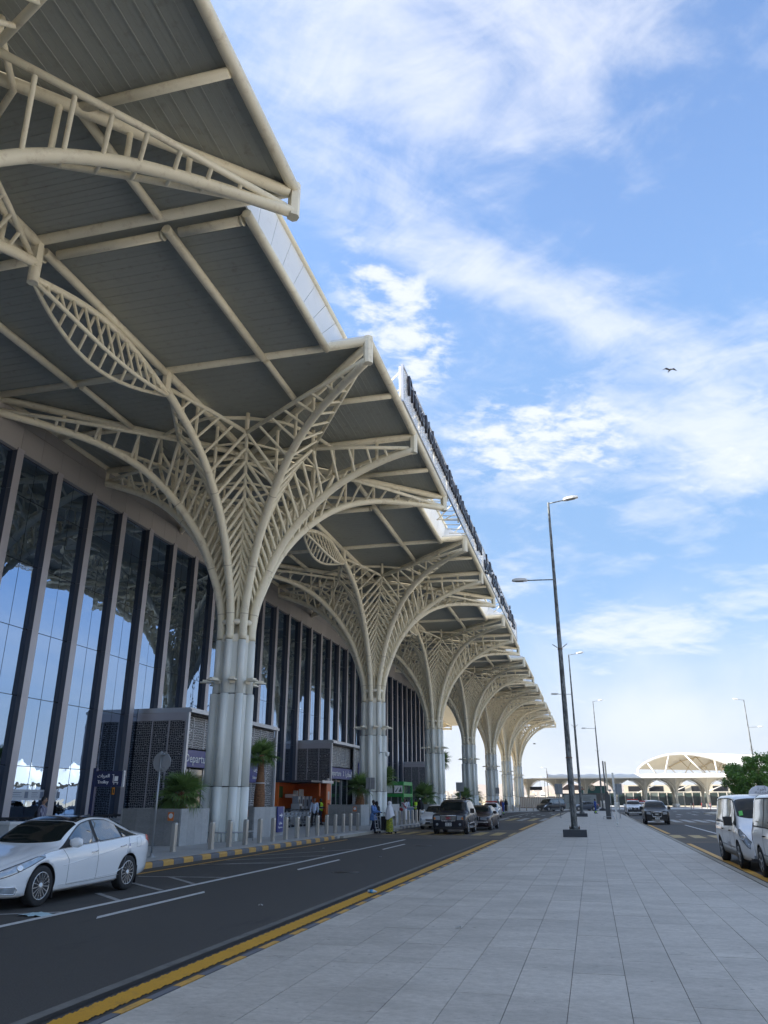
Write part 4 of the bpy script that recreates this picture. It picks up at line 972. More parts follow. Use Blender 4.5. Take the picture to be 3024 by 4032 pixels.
link('trolley_symbol', MB().box((.66, -.04, 2.38), (.72, -.032, 2.40)).box((.70, -.04, 2.14), (.72, -.032, 2.40)).box((.70, -.04, 2.14), (.90, -.032, 2.16)).box((.75, -.04, 2.19), (.88, -.032, 2.34)).box((.73, -.04, 2.09), (.76, -.032, 2.12)).box((.86, -.04, 2.09), (.89, -.032, 2.12)).mesh('symbol', wlet), t)
t = thing('arrow_sign', 'low blue pavement sign with a white arrow, fixed to the right planter', 'sign', (-14.86, 37.2, .15)); link('board', MB().box((0, 0, .15), (.06, .75, 1.3)).mesh('board', blue), t); link('arrow', MB().box((.062, .22, .87), (.068, .5, .93)).add([(.068, .46, .78), (.068, .62, .9), (.068, .46, 1.02)], [(0, 1, 2)]).mesh('arrow', wlet), t)
text(t, arabic('مغادرة'), .16, (.07, .38, .55), wlet); text(t, 'Departures', .11, (.07, .38, .36), wlet)
# lamp posts
def lamp(x, y, H, label, block=True, rz=0, hl=True, grp='tall street lamps on the island'):
    t = thing('street_lamp', label, 'street lamp', (x, y, .15), rz, grp)
    pm = MB(); zb = .3 if block else 0
    for z0, z1, r0, r1 in ((zb, 3.5, .16, .148), (3.5, 8.8, .14, .115), (8.8, H, .113, .06)):
        n = 8; vs = [(r * math.cos(R(45 * j + 22.5)), r * math.sin(R(45 * j + 22.5)), z) for r, z in ((r0, z0), (r1, z1)) for j in range(n)]
        pm.add(vs, [(j, (j + 1) % n, n + (j + 1) % n, n + j) for j in range(n)] + [tuple(range(n))[::-1], tuple(range(n, 2 * n))])
    gm = MATS.get('lamp_galvanised')
    if not gm:
        m = NT('lamp_galvanised'); f = m.noise(5, 8, .75, 'Object', (1, 1, .35)); c = m.mix(m.ramp(f, .42, .6), (.06, .065, .065), (.22, .235, .235)); m.col(c); m.b.inputs['Roughness'].default_value = .5; m.b.inputs['Metallic'].default_value = .35; gm = MATS['lamp_galvanised'] = m.m
    link('pole', pm.mesh('pole', gm), t); link('joint_ring', MB().lathe([(.158, 3.48), (.158, 3.53)], 8).lathe([(.128, 8.7), (.128, 8.76)], 8).mesh('ring', mat('rust_ring', (.14, .08, .05), .8)), t)
    if block:
        link('base_block', MB().prism([(-.52, -.3), (.52, -.3), (.54, -.28), (.54, .28), (.52, .3), (-.52, .3), (-.54, .28), (-.54, -.28)], 0, .31).mesh('base_block', mat('block_dark', (.045, .05, .058), .6, 0, .2, 4, dirt=(.12, .12, .11), dirtamt=.5)), t)
        link('base_flange', MB().box((-.24, -.24, .31), (.24, .24, .34)).lathe([(.19, .34), (.16, .48)], 8).mesh('flange', gm), t)
        for s_ in (-1, 1): link('anchor_bolt', MB().lathe([(.03, .34), (.035, .4), (.02, .44), (.005, .5)], 6, (s_ * .21, 0, 0)).mesh('bolt', mat('rust_ring')), t)
    link('bracket_hooks', MB().tube([(-.12, 0, 8.8), (-.36, 0, 8.98)], .02, 5).tube([(.12, 0, 8.8), (.36, 0, 8.98)], .02, 5).mesh('hooks', gm), t)
    hm = MB(); hm.prism([(0, -.09), (.12, -.16), (.5, -.17), (.75, -.12), (.8, 0), (.75, .12), (.5, .17), (.12, .16), (0, .09)], 0, .09); hm.prism([(.06, -.07), (.2, -.12), (.5, -.13), (.68, -.08), (.68, .08), (.5, .13), (.2, .12), (.06, .07)], .09, .14)
    glm = MB().prism([(.2, -.11), (.6, -.11), (.66, 0), (.6, .11), (.2, .11)], -.03, .0)
    for ang, z_, L in ((0, H - .05, .85), (180, H * .742, 1.45)):
        A = Matrix.Rotation(R(ang), 4, 'Z'); tilt = 8 if ang == 0 else 2
        link('arm', MB().tube([(0, 0, z_), (L, 0, z_ + L * math.tan(R(tilt)))], .03, 6, mtx=None) .mesh('arm', gm) if False else MB().tube([A @ Vector((0, 0, z_)), A @ Vector((L, 0, z_ + L * math.tan(R(tilt))))], .03, 6).mesh('arm', gm), t)
        M_ = A @ Matrix.Translation((L - .05, 0, z_ + L * math.tan(R(tilt)) - .03)) @ Matrix.Rotation(R(-tilt), 4, 'Y')
        h_ = link('lamp_head', hm.mesh('lamp_head', mat('lamp_shell', (.72, .72, .70), .4)), t, mw=M_); link('glass', glm.mesh('glass', mat('lamp_glass', (.28, .28, .26), .2)), h_)
    return t
lamp(-.92, 39.5, 16.65, 'tall street lamp nearest the camera, on a dark block in the middle of the island')
lamp(-1.14, 85.2, 16.3, 'second tall street lamp on the island, just behind the nearest one')
lamp(1.45, 131, 16.5, 'third tall street lamp on the island, rising behind the dark totem')
lamp(24.6, 134, 16.4, 'street lamp standing behind the round green tree at the right', False, R(180), grp='far street lamps')
for i, (x, y) in enumerate(((-12, 235), (-5.5, 260), (-24, 300), (-18, 330))): lamp(x, y, 10, ['thin lamp far off, left of the station canopy arch', 'thin lamp far off, seen through the station arch', 'distant lamp standing in the desert left of the station', 'most distant lamp in the desert left of the station'][i], False, R(180), grp='distant desert lamps')
# totem and metal strip standing on the island
t = thing('information_totem', 'tall dark totem with a bright edge standing on the island behind the lamp', 'totem', (1.26, 75, .15)); dk = mat('totem_dark', (.07, .078, .085), .35, .4)
link('base_column', MB().prism([(-.21, -.2), (.21, -.2), (.21, .2), (-.21, .2)], 0, 2.0).mesh('base', dk), t); link('shoulder', MB().add([(-.21, -.2, 2.0), (.21, -.2, 2.0), (.21, .2, 2.0), (-.21, .2, 2.0), (-.08, -.2, 2.3), (.1, -.2, 2.3), (.1, .2, 2.3), (-.08, .2, 2.3)], [(0, 1, 5, 4), (1, 2, 6, 5), (2, 3, 7, 6), (3, 0, 4, 7), (4, 5, 6, 7)]).mesh('shoulder', dk), t)
link('panel', MB().box((-.13, -.5, 2.3), (-.02, .5, 4.85)).mesh('panel', dk), t); link('bright_panel', MB().box((.06, -.5, 2.35), (.17, .5, 4.8)).mesh('panel2', mat('totem_pale', (.70, .62, .45), .4)), t)
link('foot_hoop', MB().tube([(-.45, -.45, 0), (-.45, -.45, .22), (.45, -.45, .22), (.45, -.45, 0)], .025, 6).mesh('hoop', galv), t)
t = thing('metal_channel', 'slim shiny steel channel standing alone on the island, left of the black car', 'post', (1.40, 54.4, .15)); link('channel', MB().box((-.06, -.05, 0), (.06, -.035, 3.25)).box((-.06, -.035, 0), (-.045, .05, 3.25)).box((.045, -.035, 0), (.06, .05, 3.25)).mesh('channel', mat('zinc', (.52, .56, .58), .25, .7)), t); link('mid_clip', MB().box((-.075, -.07, 2.1), (.075, .06, 2.2)).mesh('clip', galv), t); link('foot', MB().box((-.11, -.08, 0), (.11, .08, .02)).mesh('foot', galv), t)
# ---------------------------------------------------------------- kiosks
org = mat('kiosk_orange', (.80, .16, .02), .45, 0, .1); t = thing('orange_kiosk', 'orange drinks kiosk with coffee machines, between the first and second columns', 'kiosk', (-22.6, 55.5, .15)); Tk = Matrix.Translation((22.6, -55.5, -.15))
def K(name, mb, m, p=None): return link(name, mb.mesh(name, m), p or t, mw=Tk if p is None else Matrix.Identity(4))
kx0, kx1, ky0, ky1 = -22.6, -19.7, 55.5, 60.3
K('back_wall', MB().box((kx0, ky0, .15), (kx0 + .1, ky1, 2.95)), org); K('side_wall', MB().box((kx0 + .1, ky1 - .1, .15), (kx1, ky1, 2.95)), org); K('side_wall', MB().box((kx0 + .1, ky0, .15), (kx0 + .5, ky0 + .1, 2.95)), org)
K('front_pier', MB().box((kx1 - .1, ky1 - 1.0, .15), (kx1 + .02, ky1, 2.95)), mat('kiosk_orange_front', (.75, .17, .03), .4)); K('front_pier', MB().box((kx1 - .1, ky1 - 2.6, 2.0), (kx1, ky1 - 2.45, 2.95)), org)
K('roof', MB().box((kx0, ky0 - .2, 2.95), (kx1 + .15, ky1 + .1, 3.08)), mat('kiosk_roof', (.05, .055, .07), .4)); K('roof_edge', MB().box((kx1 + .15, ky1 - 2.6, 2.93), (kx1 + .2, ky1 + .1, 3.12)), alum)
K('counter', MB().box((kx0 + .5, ky0 + .3, .15), (kx1 - .5, ky1 - 1.2, 1.15)), mat('counter_dark', (.05, .05, .055), .4))
for i in range(4):
    a = link('coffee_machine', MB().box((0, 0, 0), (.45, .5, .85)).mesh('m', mat('machine_grey', (.30, .31, .34), .35)), t, (kx0 + 1.4 - kx0, ky0 + .5 + .85 * i - ky0, 1.0)); link('dispenser', MB().box((.452, .12, .15), (.47, .38, .62)).mesh('d', black), a); link('screen', MB().box((.452, .14, .68), (.46, .36, .78)).mesh('d', mat('screen_cream', (.6, .55, .45), .3)), a)
K('menu_board', MB().box((kx0 + .12, ky0 + .9, 1.9), (kx0 + .16, ky0 + 1.7, 2.7)), mat('menu_green', (.05, .14, .03), .5)); K('menu_board', MB().box((kx0 + 1.2, ky0 + 2.3, 1.98), (kx0 + 1.25, ky0 + 3.3, 2.5)), mat('menu_white', (.62, .55, .5), .4))
K('cup_stack', MB().box((kx0 + .5, ky0 + 1.3, 1.9), (kx0 + 1.1, ky0 + 2.1, 2.15)).box((kx0 + .9, ky0 + 1.9, 1.9), (kx0 + 1.2, ky0 + 2.2, 2.4)), mat('menu_white'))
text(t, 'COFFEE', .14, (kx1 + .03 - kx0, ky1 - .5 - ky0, 1.3), mat('letter_red', (.5, .02, .02), .5)); K('front_poster', MB().box((kx1 + .022, ky1 - .72, 1.75), (kx1 + .03, ky1 - .3, 2.35)), mat('menu_white'))
K('spotlight', MB().lathe([(.05, 0), (.12, .05), (.12, .32), (.06, .36)], 10, (kx1 + .1, ky1 - 1.0, 2.95)), mat('menu_white'))
grn = mat('kiosk_green', (.03, .28, .06), .45); t = thing('green_kiosk', 'green framed booth with a white emblem board, right of the second column', 'kiosk', (-18.6, 70.5, .15)); Tk = Matrix.Translation((18.6, -70.5, -.15))
gx0, gx1, gy0, gy1 = -19.6, -16.0, 69.6, 73.2
K('top_band', MB().box((gx0, gy0, 2.95), (gx1, gy1, 3.25)), grn); K('lower_band', MB().box((gx0, gy0 - .02, 1.98), (gx1 + .02, gy1, 2.25)), grn); K('booth_body', MB().box((gx0 + .3, gy0 + .3, .15), (gx1 - .3, gy1 - .3, 2.95)), mat('booth_glass', (.05, .08, .07), .15))
for (x, y) in ((gx0, gy0), (gx1 - .15, gy0), (gx1 - .15, gy1 - .15), (gx0, gy1 - .15)): K('corner_post', MB().box((x, y, .15), (x + .15, y + .15, 2.95)), grn)
K('emblem_board', MB().box((gx1 - .85, gy0 - .06, 2.3), (gx1 - .1, gy0 - .02, 2.92)), wlet)
K('emblem', MB().add([(gx1 - .78, gy0 - .065, 2.4), (gx1 - .64, gy0 - .065, 2.4), (gx1 - .45, gy0 - .065, 2.82)], [(0, 1, 2)]).add([(gx1 - .45, gy0 - .065, 2.4), (gx1 - .16, gy0 - .065, 2.4), (gx1 - .22, gy0 - .065, 2.85)], [(0, 1, 2)]), mat('emblem_dark', (.06, .1, .08), .5))
K('emblem_board', MB().box((gx1 - 2.0, gy0 - .06, 2.3), (gx1 - 1.0, gy0 - .02, 2.92)), mat('booth_white', (.6, .66, .62), .4))
for i in range(5): K('glazing_bar', MB().box((gx0 + .6 + .6 * i, gy0 + .24, .2), (gx0 + .66 + .6 * i, gy0 + .3, 2.0)), alum)
t = thing('service_counter', 'white help desk at the back of the pavement beside the green booth', 'desk', (-14.9, 67.0, .15)); link('top', MB().box((-.8, -.35, 1.0), (.8, .35, 1.06)).mesh('t', wlet), t); link('front', MB().box((-.75, -.3, .1), (.75, .3, 1.0)).mesh('f', mat('desk_blue', (.30, .42, .6), .5)), t)
CNT = 'one two three four five six seven eight nine ten eleven twelve thirteen fourteen fifteen sixteen seventeen eighteen nineteen twenty twenty-one twenty-two twenty-three twenty-four'.split()
# ---------------------------------------------------------------- baggage trolleys
chrome = mat('trolley_chrome', (.42, .43, .44), .3, .7); tb = mat('trolley_black', (.015, .015, .018), .6)
def trolley_parts():
    f = MB()
    for s_ in (-1, 1):
        f.tube([(s_ * .28, .45, .12), (s_ * .28, -.35, .16), (s_ * .28, -.45, .3), (s_ * .28, -.52, 1.0)], .016, 6)
        f.tube([(s_ * .22, .75, .14), (s_ * .25, .3, .13)], .014, 6)
    for yy in (-.3, -.1, .1, .3, .5, .7): f.tube([(-.26, yy, .15), (.26, yy, .15)], .012, 5)
    for zz_ in (.3, .5, .7, .85): f.tube([(-.28, -.47 - .06 * zz_, zz_), (.28, -.47 - .06 * zz_, zz_)], .012, 5)
    b = MB()
    b.tube([(-.27, -.47, .88), (-.24, -.15, .88), (.24, -.15, .88), (.27, -.47, .88)], .01, 5); b.tube([(-.27, -.47, .68), (-.24, -.2, .70), (.24, -.2, .70), (.27, -.47, .68)], .01, 5)
    for i in range(7): x = -.22 + .44 * i / 6; b.tube([(x, -.16, .88), (x, -.21, .70), (x, -.47, .69)], .006, 4)
    ad = MB().box((-.2, -.19, .62), (.2, -.175, .84)); h = MB().tube([(-.32, -.55, 1.02), (.32, -.55, 1.02)], .028, 8).tube([(-.3, -.5, .98), (-.3, -.56, 1.02)], .02, 6).tube([(.3, -.5, .98), (.3, -.56, 1.02)], .02, 6)
    wh = MB().lathe([(.0, -.02), (.06, -.02), (.065, 0), (.06, .02), (.0, .02)], 10, mt=Matrix.Rotation(R(90), 4, 'Y'))
    return f.mesh('frame', chrome), b.mesh('basket', chrome), ad.mesh('advert_plate', mat('advert_pale', (.52, .55, .6), .35)), h.mesh('handle_bar', tb), wh.mesh('wheel', tb)
TP = trolley_parts()
def trolley(x, y, rz, label, group, z=.15):
    t = thing('baggage_trolley', label, 'trolley', (x, y, z), rz, group)
    for n_, me in zip(('frame', 'basket', 'advert_plate', 'handle_bar'), TP): link(n_, me, t)
    for p in ((-.27, -.36, .07), (.27, -.36, .07), (0, .62, .07)): link('wheel', TP[4], t, p)
    return t
for r_ in range(2):
    for i in range(24):
        trolley(-18.6 - 1.05 * r_, 17.5 + .62 * i + rnd.uniform(-.02, .02), R(0 + rnd.uniform(-1, 1)), 'chrome baggage trolley behind the white sedan, %s row, number %s from the left' % (('front', 'back')[r_], CNT[i]), 'trolleys nested behind the white sedan')
for i in range(9): trolley(-18.6 + .02 * i, 46.6 + .75 * i * .9, R(90 + rnd.uniform(-4, 4)), 'chrome baggage trolley parked %s from the left in front of the orange kiosk' % ords[i], 'trolleys in front of the orange kiosk')
t = thing('waste_bin', 'pale grey waste cabinet at the left picture edge beside the trolleys', 'bin', (-16.6, 20.6, .15)); link('body', MB().box((-.35, -.35, 0), (.35, .35, .95)).mesh('b', mat('bin_grey', (.42, .43, .43), .5)), t); link('lid', MB().box((-.38, -.38, .95), (.38, .38, 1.02)).mesh('l', mat('bin_pale', (.55, .56, .56), .4)), t)
t = thing('info_terminal', 'silver self service terminal with a dark screen, left of the orange kiosk', 'terminal', (-19.6, 52.6, .15)); link('body', MB().box((-.3, -.25, 0), (.3, .25, 1.35)).mesh('b', alum), t); link('screen', MB().box((.301, -.2, .65), (.31, .2, 1.2)).mesh('s', black), t)
# ---------------------------------------------------------------- vehicles: every body is a lofted shell with its own profile
def paint(name, col, rough=.28, metal=0.0, dust=.25):
    if name in MATS: return MATS[name]
    t = NT(name); c = t.mix(t.ramp(t.noise(1.6, 6, .7, 'Object'), .45, .8, 0, dust), col, tuple(min(1, .5 * v + .12) for v in col)); t.col(c)
    t.b.inputs['Roughness'].default_value = rough; t.b.inputs['Metallic'].default_value = metal; t.b.inputs['Coat Weight'].default_value = .9 if col[0] > .2 else .2; t.b.inputs['Specular IOR Level'].default_value = .5 if col[0] > .2 else .3; t.b.inputs['Coat Roughness'].default_value = .03; MATS[name] = t.m; return t.m
cwhite = paint('paint_white', (.84, .85, .85), dust=.15); cblack = paint('paint_black', (.008, .009, .011), dust=.015); cnavy = paint('paint_dark_navy', (.006, .008, .018), dust=.015); cmaroon = paint('paint_dark_plum', (.018, .010, .014), dust=.02)
cgrey = paint('paint_graphite', (.03, .032, .037), dust=.03); cslate = paint('paint_slate_blue', (.07, .085, .11), dust=.1)
cglass = NT('car_glass'); cglass.b.inputs['Base Color'].default_value = (.010, .014, .013, 1); cglass.b.inputs['Roughness'].default_value = .02; cglass.b.inputs['Specular IOR Level'].default_value = .28; cglass.b.inputs['Coat Weight'].default_value = 0; cglass = cglass.m
cglassb = NT('car_glass_blue'); cglassb.b.inputs['Base Color'].default_value = (.02, .035, .045, 1); cglassb.b.inputs['Roughness'].default_value = .02; cglassb.b.inputs['Specular IOR Level'].default_value = 1.0; cglassb.b.inputs['Coat Weight'].default_value = 1; cglassb.b.inputs['Coat IOR'].default_value = 1.8; cglassb = cglassb.m
trimb = mat('trim_black', (.012, .012, .013), .55, 0, .1); rubber = mat('rubber', (.022, .022, .023), .8, 0, .2, 8); chromem = mat('car_chrome', (.78, .78, .78), .25, .7, .03)
alloy = mat('alloy_silver', (.50, .50, .50), .28, .75, .05); lensm = mat('headlamp_lens', (.42, .46, .50), .08, .4, .3, 14, 'Object'); redl = mat('tail_red', (.42, .012, .012), .15, 0, .2, 9); amber = mat('lamp_amber', (.60, .20, .03), .2); platem = mat('number_plate', (.60, .60, .57), .4); seamm = mat('panel_gap', (.03, .03, .032), .7); seamg = mat('panel_gap_soft', (.22, .225, .23), .6)
def curve(tab):
    xs = [a for a, b in tab]; ys = [b for a, b in tab]; n = len(xs)
    d = [(ys[i + 1] - ys[i]) / (xs[i + 1] - xs[i]) for i in range(n - 1)]
    m = [d[0]] + [0 if d[i - 1] * d[i] <= 0 else 2 * d[i - 1] * d[i] / (d[i - 1] + d[i]) for i in range(1, n - 1)] + [d[-1]]
    def f(x):
        if x <= xs[0]: return ys[0]
        if x >= xs[-1]: return ys[-1]
        i = max(j for j in range(n - 1) if xs[j] <= x); h = xs[i + 1] - xs[i]; t = (x - xs[i]) / h
        return ys[i] * (2 * t ** 3 - 3 * t ** 2 + 1) + m[i] * h * (t ** 3 - 2 * t * t + t) + ys[i + 1] * (3 * t * t - 2 * t ** 3) + m[i + 1] * h * (t ** 3 - t * t)
    return f
class Shell:
    def __init__(s, T, B, Wd, Wr, Z, L, edge=.07):
        s.T, s.B, s.W, s.R, s.Z, s.L, s.e = curve(T), curve(B), curve(Wd), curve(Wr), curve(Z), L, edge
    def sec(s, y):
        T, B, W, Rr, Z = s.T(y), s.B(y), s.W(y), s.R(y), s.Z(y); T = max(T, B + .01); h = T - B; e = min(s.e, h * .5); H = B - Z
        return [(0, Z), (.82 * W, Z), (.955 * W, Z + .06 * H + .01), (.985 * W, Z + .3 * H), (1.0 * W, Z + .62 * H), (.992 * W, Z + .86 * H), (.955 * W, B), (W * .955 + (Rr - W * .955) * .62, B + h * .55 - e * .3), (Rr, T - e), (Rr * .90, T - e * .36), (Rr * .55, T - e * .06), (0, T)]
    # parameters of the section points
    U = [0, .12, .2, .4, .7, .9, 1.0, 1.4, 1.75, 1.82, 1.9, 2.0]
    def p(s, y, u, side=1, off=0.0):
        sec = s.sec(y); U = s.U
        i = max(j for j in range(len(U) - 1) if U[j] <= u + 1e-9); t = (u - U[i]) / (U[i + 1] - U[i]); a, b = sec[i], sec[i + 1]
        if i in (6, 7, 8) : 
            # soften the greenhouse curve
            c0 = sec[i - 1]; c3 = sec[i + 2]; m = lambda k: .5 * (2 * a[k] + (b[k] - c0[k]) * t + (2 * c0[k] - 5 * a[k] + 4 * b[k] - c3[k]) * t * t + (3 * a[k] - c0[k] - 3 * b[k] + c3[k]) * t ** 3) if i == 7 else a[k] + (b[k] - a[k]) * t
            x, z = m(0), m(1)
        else: x, z = a[0] + (b[0] - a[0]) * t, a[1] + (b[1] - a[1]) * t
        P = Vector((side * x, y, z))
        if off:
            q = .01; du = s.p(y, min(2, u + q), side) - s.p(y, max(0, u - q), side); dy = s.p(min(s.L, y + q), u, side) - s.p(max(0, y - q), u, side)
            n = du.cross(dy); n = n.normalized() if n.length > 1e-9 else Vector((side, 0, 0))
            if n.x * side < 0 and abs(n.x) > .15: n = -n
            elif abs(n.x) <= .15 and n.z < 0: n = -n
            P += n * off
        return P
    def body(s, m, ny=None, arches=()):
        ys = sorted(set([0, .015, .035, .06, .1] + [s.L - v for v in (0, .015, .035, .06, .1)] + [i * s.L / (ny or 60) for i in range(1, (ny or 60))]))
        us = [0, .12, .2, .3, .4, .5, .6, .7, .8, .9, 1.0, 1.1, 1.2, 1.3, 1.4, 1.5, 1.62, 1.75, 1.82, 1.9, 2.0]
        ring = [(u, 1) for u in us] + [(u, -1) for u in us[-2:0:-1]]; n = len(ring); vs = []
        for y in ys: vs += [s.p(y, u, sd) for u, sd in ring]
        fs = [(i * n + j, (i + 1) * n + j, (i + 1) * n + (j + 1) % n, i * n + (j + 1) % n) for i in range(len(ys) - 1) for j in range(n)]
        mb = MB(); mb.add(vs, fs, 0, True); o = (len(ys) - 1) * n
        mb.f += [tuple(range(n)), tuple(o + j for j in range(n))[::-1]]; mb.mi += [0, 0]; mb.sm += [False, False]
        me = mb.mesh('body', m); bm = bmesh.new(); bm.from_mesh(me); bmesh.ops.recalc_face_normals(bm, faces=bm.faces); bm.to_mesh(me); bm.free()
        if arches:
            ob = bpy.data.objects.new('tmpb', me); cut = MB()
            for (ya, za, ra) in arches:
                for sd in (-1, 1):
                    cut.lathe([(ra, -.16), (ra, .2)], 40, mt=Matrix.Translation((sd * (s.W(ya) - .06), ya, za)) @ Matrix.Rotation(R(90), 4, 'Y'))
            cme = cut.mesh('cut', trimb); bm = bmesh.new(); bm.from_mesh(cme); bmesh.ops.recalc_face_normals(bm, faces=bm.faces); bm.to_mesh(cme); bm.free()
            for p_ in cme.polygons: p_.use_smooth = False
            co = bpy.data.objects.new('tmpc', cme)
            mod = ob.modifiers.new('b', 'BOOLEAN'); mod.object = co; mod.operation = 'DIFFERENCE'; mod.solver = 'EXACT'; mod.material_mode = 'TRANSFER'
            me = evaluated_mesh([ob, co])
        return me
    def patch(s, y0, y1, lo, hi, side=1, off=.006, ny=14, nu=6, name='p', m=None):
        """patch on the shell between two curves u=lo(y), u=hi(y)"""
        lo = lo if callable(lo) else (lambda y, v=lo: v); hi = hi if callable(hi) else (lambda y, v=hi: v)
        f = lambda a, b: s.p(y0 + (y1 - y0) * a, lo(y0 + (y1 - y0) * a) + (hi(y0 + (y1 - y0) * a) - lo(y0 + (y1 - y0) * a)) * b, side, off)
        return MB().grid(f, ny, nu).mesh(name, m)
    def screen(s, y0, y1, u0, off=.006, name='windscreen', m=None, ny=12, y0s=None):
        """windscreen or rear screen: spans both sides over the middle"""
        def f(a, b):
            w = b * 2 - 1; sd = 1 if w >= 0 else -1; u = 2 - (2 - u0) * abs(w); yb = y0 + (y0s or 0) * abs(w) ** 2; y = yb + (y1 - yb) * a; return s.p(y, u, sd, off)
        return MB().grid(f, ny, 16).mesh(name, m)
    def line(s, pts, r=.004, side=1, off=.001, m=None, name='seam'):
        P = []
        for (ya, ua), (yb, ub) in zip(pts, pts[1:]): P += [s.p(ya + (yb - ya) * k / 8, ua + (ub - ua) * k / 8, side, off) for k in range(8)]
        P.append(s.p(*pts[-1], side, off)); return MB().tube(P, r, 5, cap=False).mesh(name, m)
def wheel_meshes(r, w, spokes, key, rim=.68, dark=False):
    ty = MB(); rr = r; ty.lathe([(rr * rim, -w * .46), (rr * .90, -w * .5), (rr * .98, -w * .42), (rr, -w * .3), (rr, w * .3), (rr * .98, w * .42), (rr * .90, w * .5), (rr * rim, w * .46)], 36, mt=Matrix.Rotation(R(90), 4, 'Y'))
    rm = MB(); q = rr * rim
    rot = Matrix.Rotation(R(90), 4, 'Y')
    rm.lathe([(q + .004, w * .35), (q + .004, w * .475), (q - .012, w * .49), (q - .022, w * .40)], 36, mt=rot)
    bk_ = MB().lathe([(q, w * .05), (q, w * .1), (.0, w * .12)], 30, mt=rot)
    for i in range(spokes):
        a = 2 * math.pi * i / spokes; wd = min(.055, 1.15 * q / spokes)
        M_ = Matrix.Rotation(a, 4, 'X')
        vs = [(w * .36, -wd * .35, .03), (w * .36, wd * .35, .03), (w * .44, wd * .62, q - .012), (w * .44, -wd * .62, q - .012), (w * .46, -wd * .3, .03), (w * .46, wd * .3, .03), (w * .49, wd * .5, q - .012), (w * .49, -wd * .5, q - .012)]
        rm.add([M_ @ Vector(v) for v in vs], [(4, 5, 6, 7), (0, 1, 5, 4), (1, 2, 6, 5), (2, 3, 7, 6), (3, 0, 4, 7)])
    rm.lathe([(.058, w * .3), (.058, w * .47), (.045, w * .5), (.0, w * .505)], 14, mt=rot)
    dark_ = MB().lathe([(q - .02, w * .10), (q - .02, w * .20), (.0, w * .22)], 24, mt=rot)
    return ty.mesh('tyre', rubber), rm.mesh('rim', alloy), dark_.mesh('brake_disc', mat('brake_dark', (.03, .028, .027), .6))
def add_wheels(t, axles, x, r, w, spokes, key, rim=.68):
    T_, R_, D_ = wheel_meshes(r, w, spokes, key, rim)
    for ya in axles:
        for sd in (-1, 1):
            wr = link('wheel', None, t, (sd * x, ya, r), (0, 0, 0 if sd > 0 else math.pi)); link('tyre', T_, wr); link('rim', R_, wr); link('brake_disc', D_, wr)
def vehicle(label, cat, x, y, rz, spec, group=None):
    """x,y: middle of the front bumper; the nose points to -y before turning by rz"""
    t = thing(spec['name'], label, cat, (x, y, 0), rz, group); S = spec['shell']; key = spec['key']
    for n_, me, mw, kids in spec['parts']:
        o = link(n_, me, t, mw=mw)
        for kn, km, kw in kids: link(kn, km, o, mw=kw)
    T_, R_, D_ = spec['wheels']
    for ya in spec['axles']:
        for sd in (-1, 1):
            wr = link('wheel', None, t, (sd * spec['wx'], ya, spec['wr']), (0, 0, 0 if sd > 0 else math.pi)); link('tyre', T_, wr); link('rim', R_, wr); link('brake_disc', D_, wr)
    return t
I4 = Matrix.Identity(4)
def both(parts, name, fn, kids=lambda sd: []):
    for sd in (-1, 1): parts.append((name, fn(sd), I4, kids(sd)))
def mirror_mesh(m): return MB().lathe([(.0, -.11), (.05, -.10), (.075, -.04), (.08, .04), (.06, .10), (.0, .12)], 12, mt=Matrix.Rotation(R(90), 4, 'Y') @ Matrix.Diagonal((1, .7, 1, 1))).mesh('mirror_shell', m)
def front_box(a, b, name, m, bev=.0): return MB().box(a, b).mesh(name, m)
def plate(parts, y, z, w=.30, h=.16, tilt=0):
    parts.append(('number_plate', MB().box((-w / 2, y - .012, z - h / 2), (w / 2, y, z + h / 2)).mesh('number_plate', platem), I4, [('plate_text', MB().box((-w * .4, y - .014, z + .02), (-w * .05, y - .012, z + .05)).box((.03, y - .014, z + .02), (w * .4, y - .012, z + .05)).box((-w * .4, y - .014, z - .05), (-w * .05, y - .012, z - .02)).box((.03, y - .014, z - .05), (w * .4, y - .012, z - .02)).mesh('plate_text', mat('plate_ink', (.08, .08, .09), .5)), I4)]))
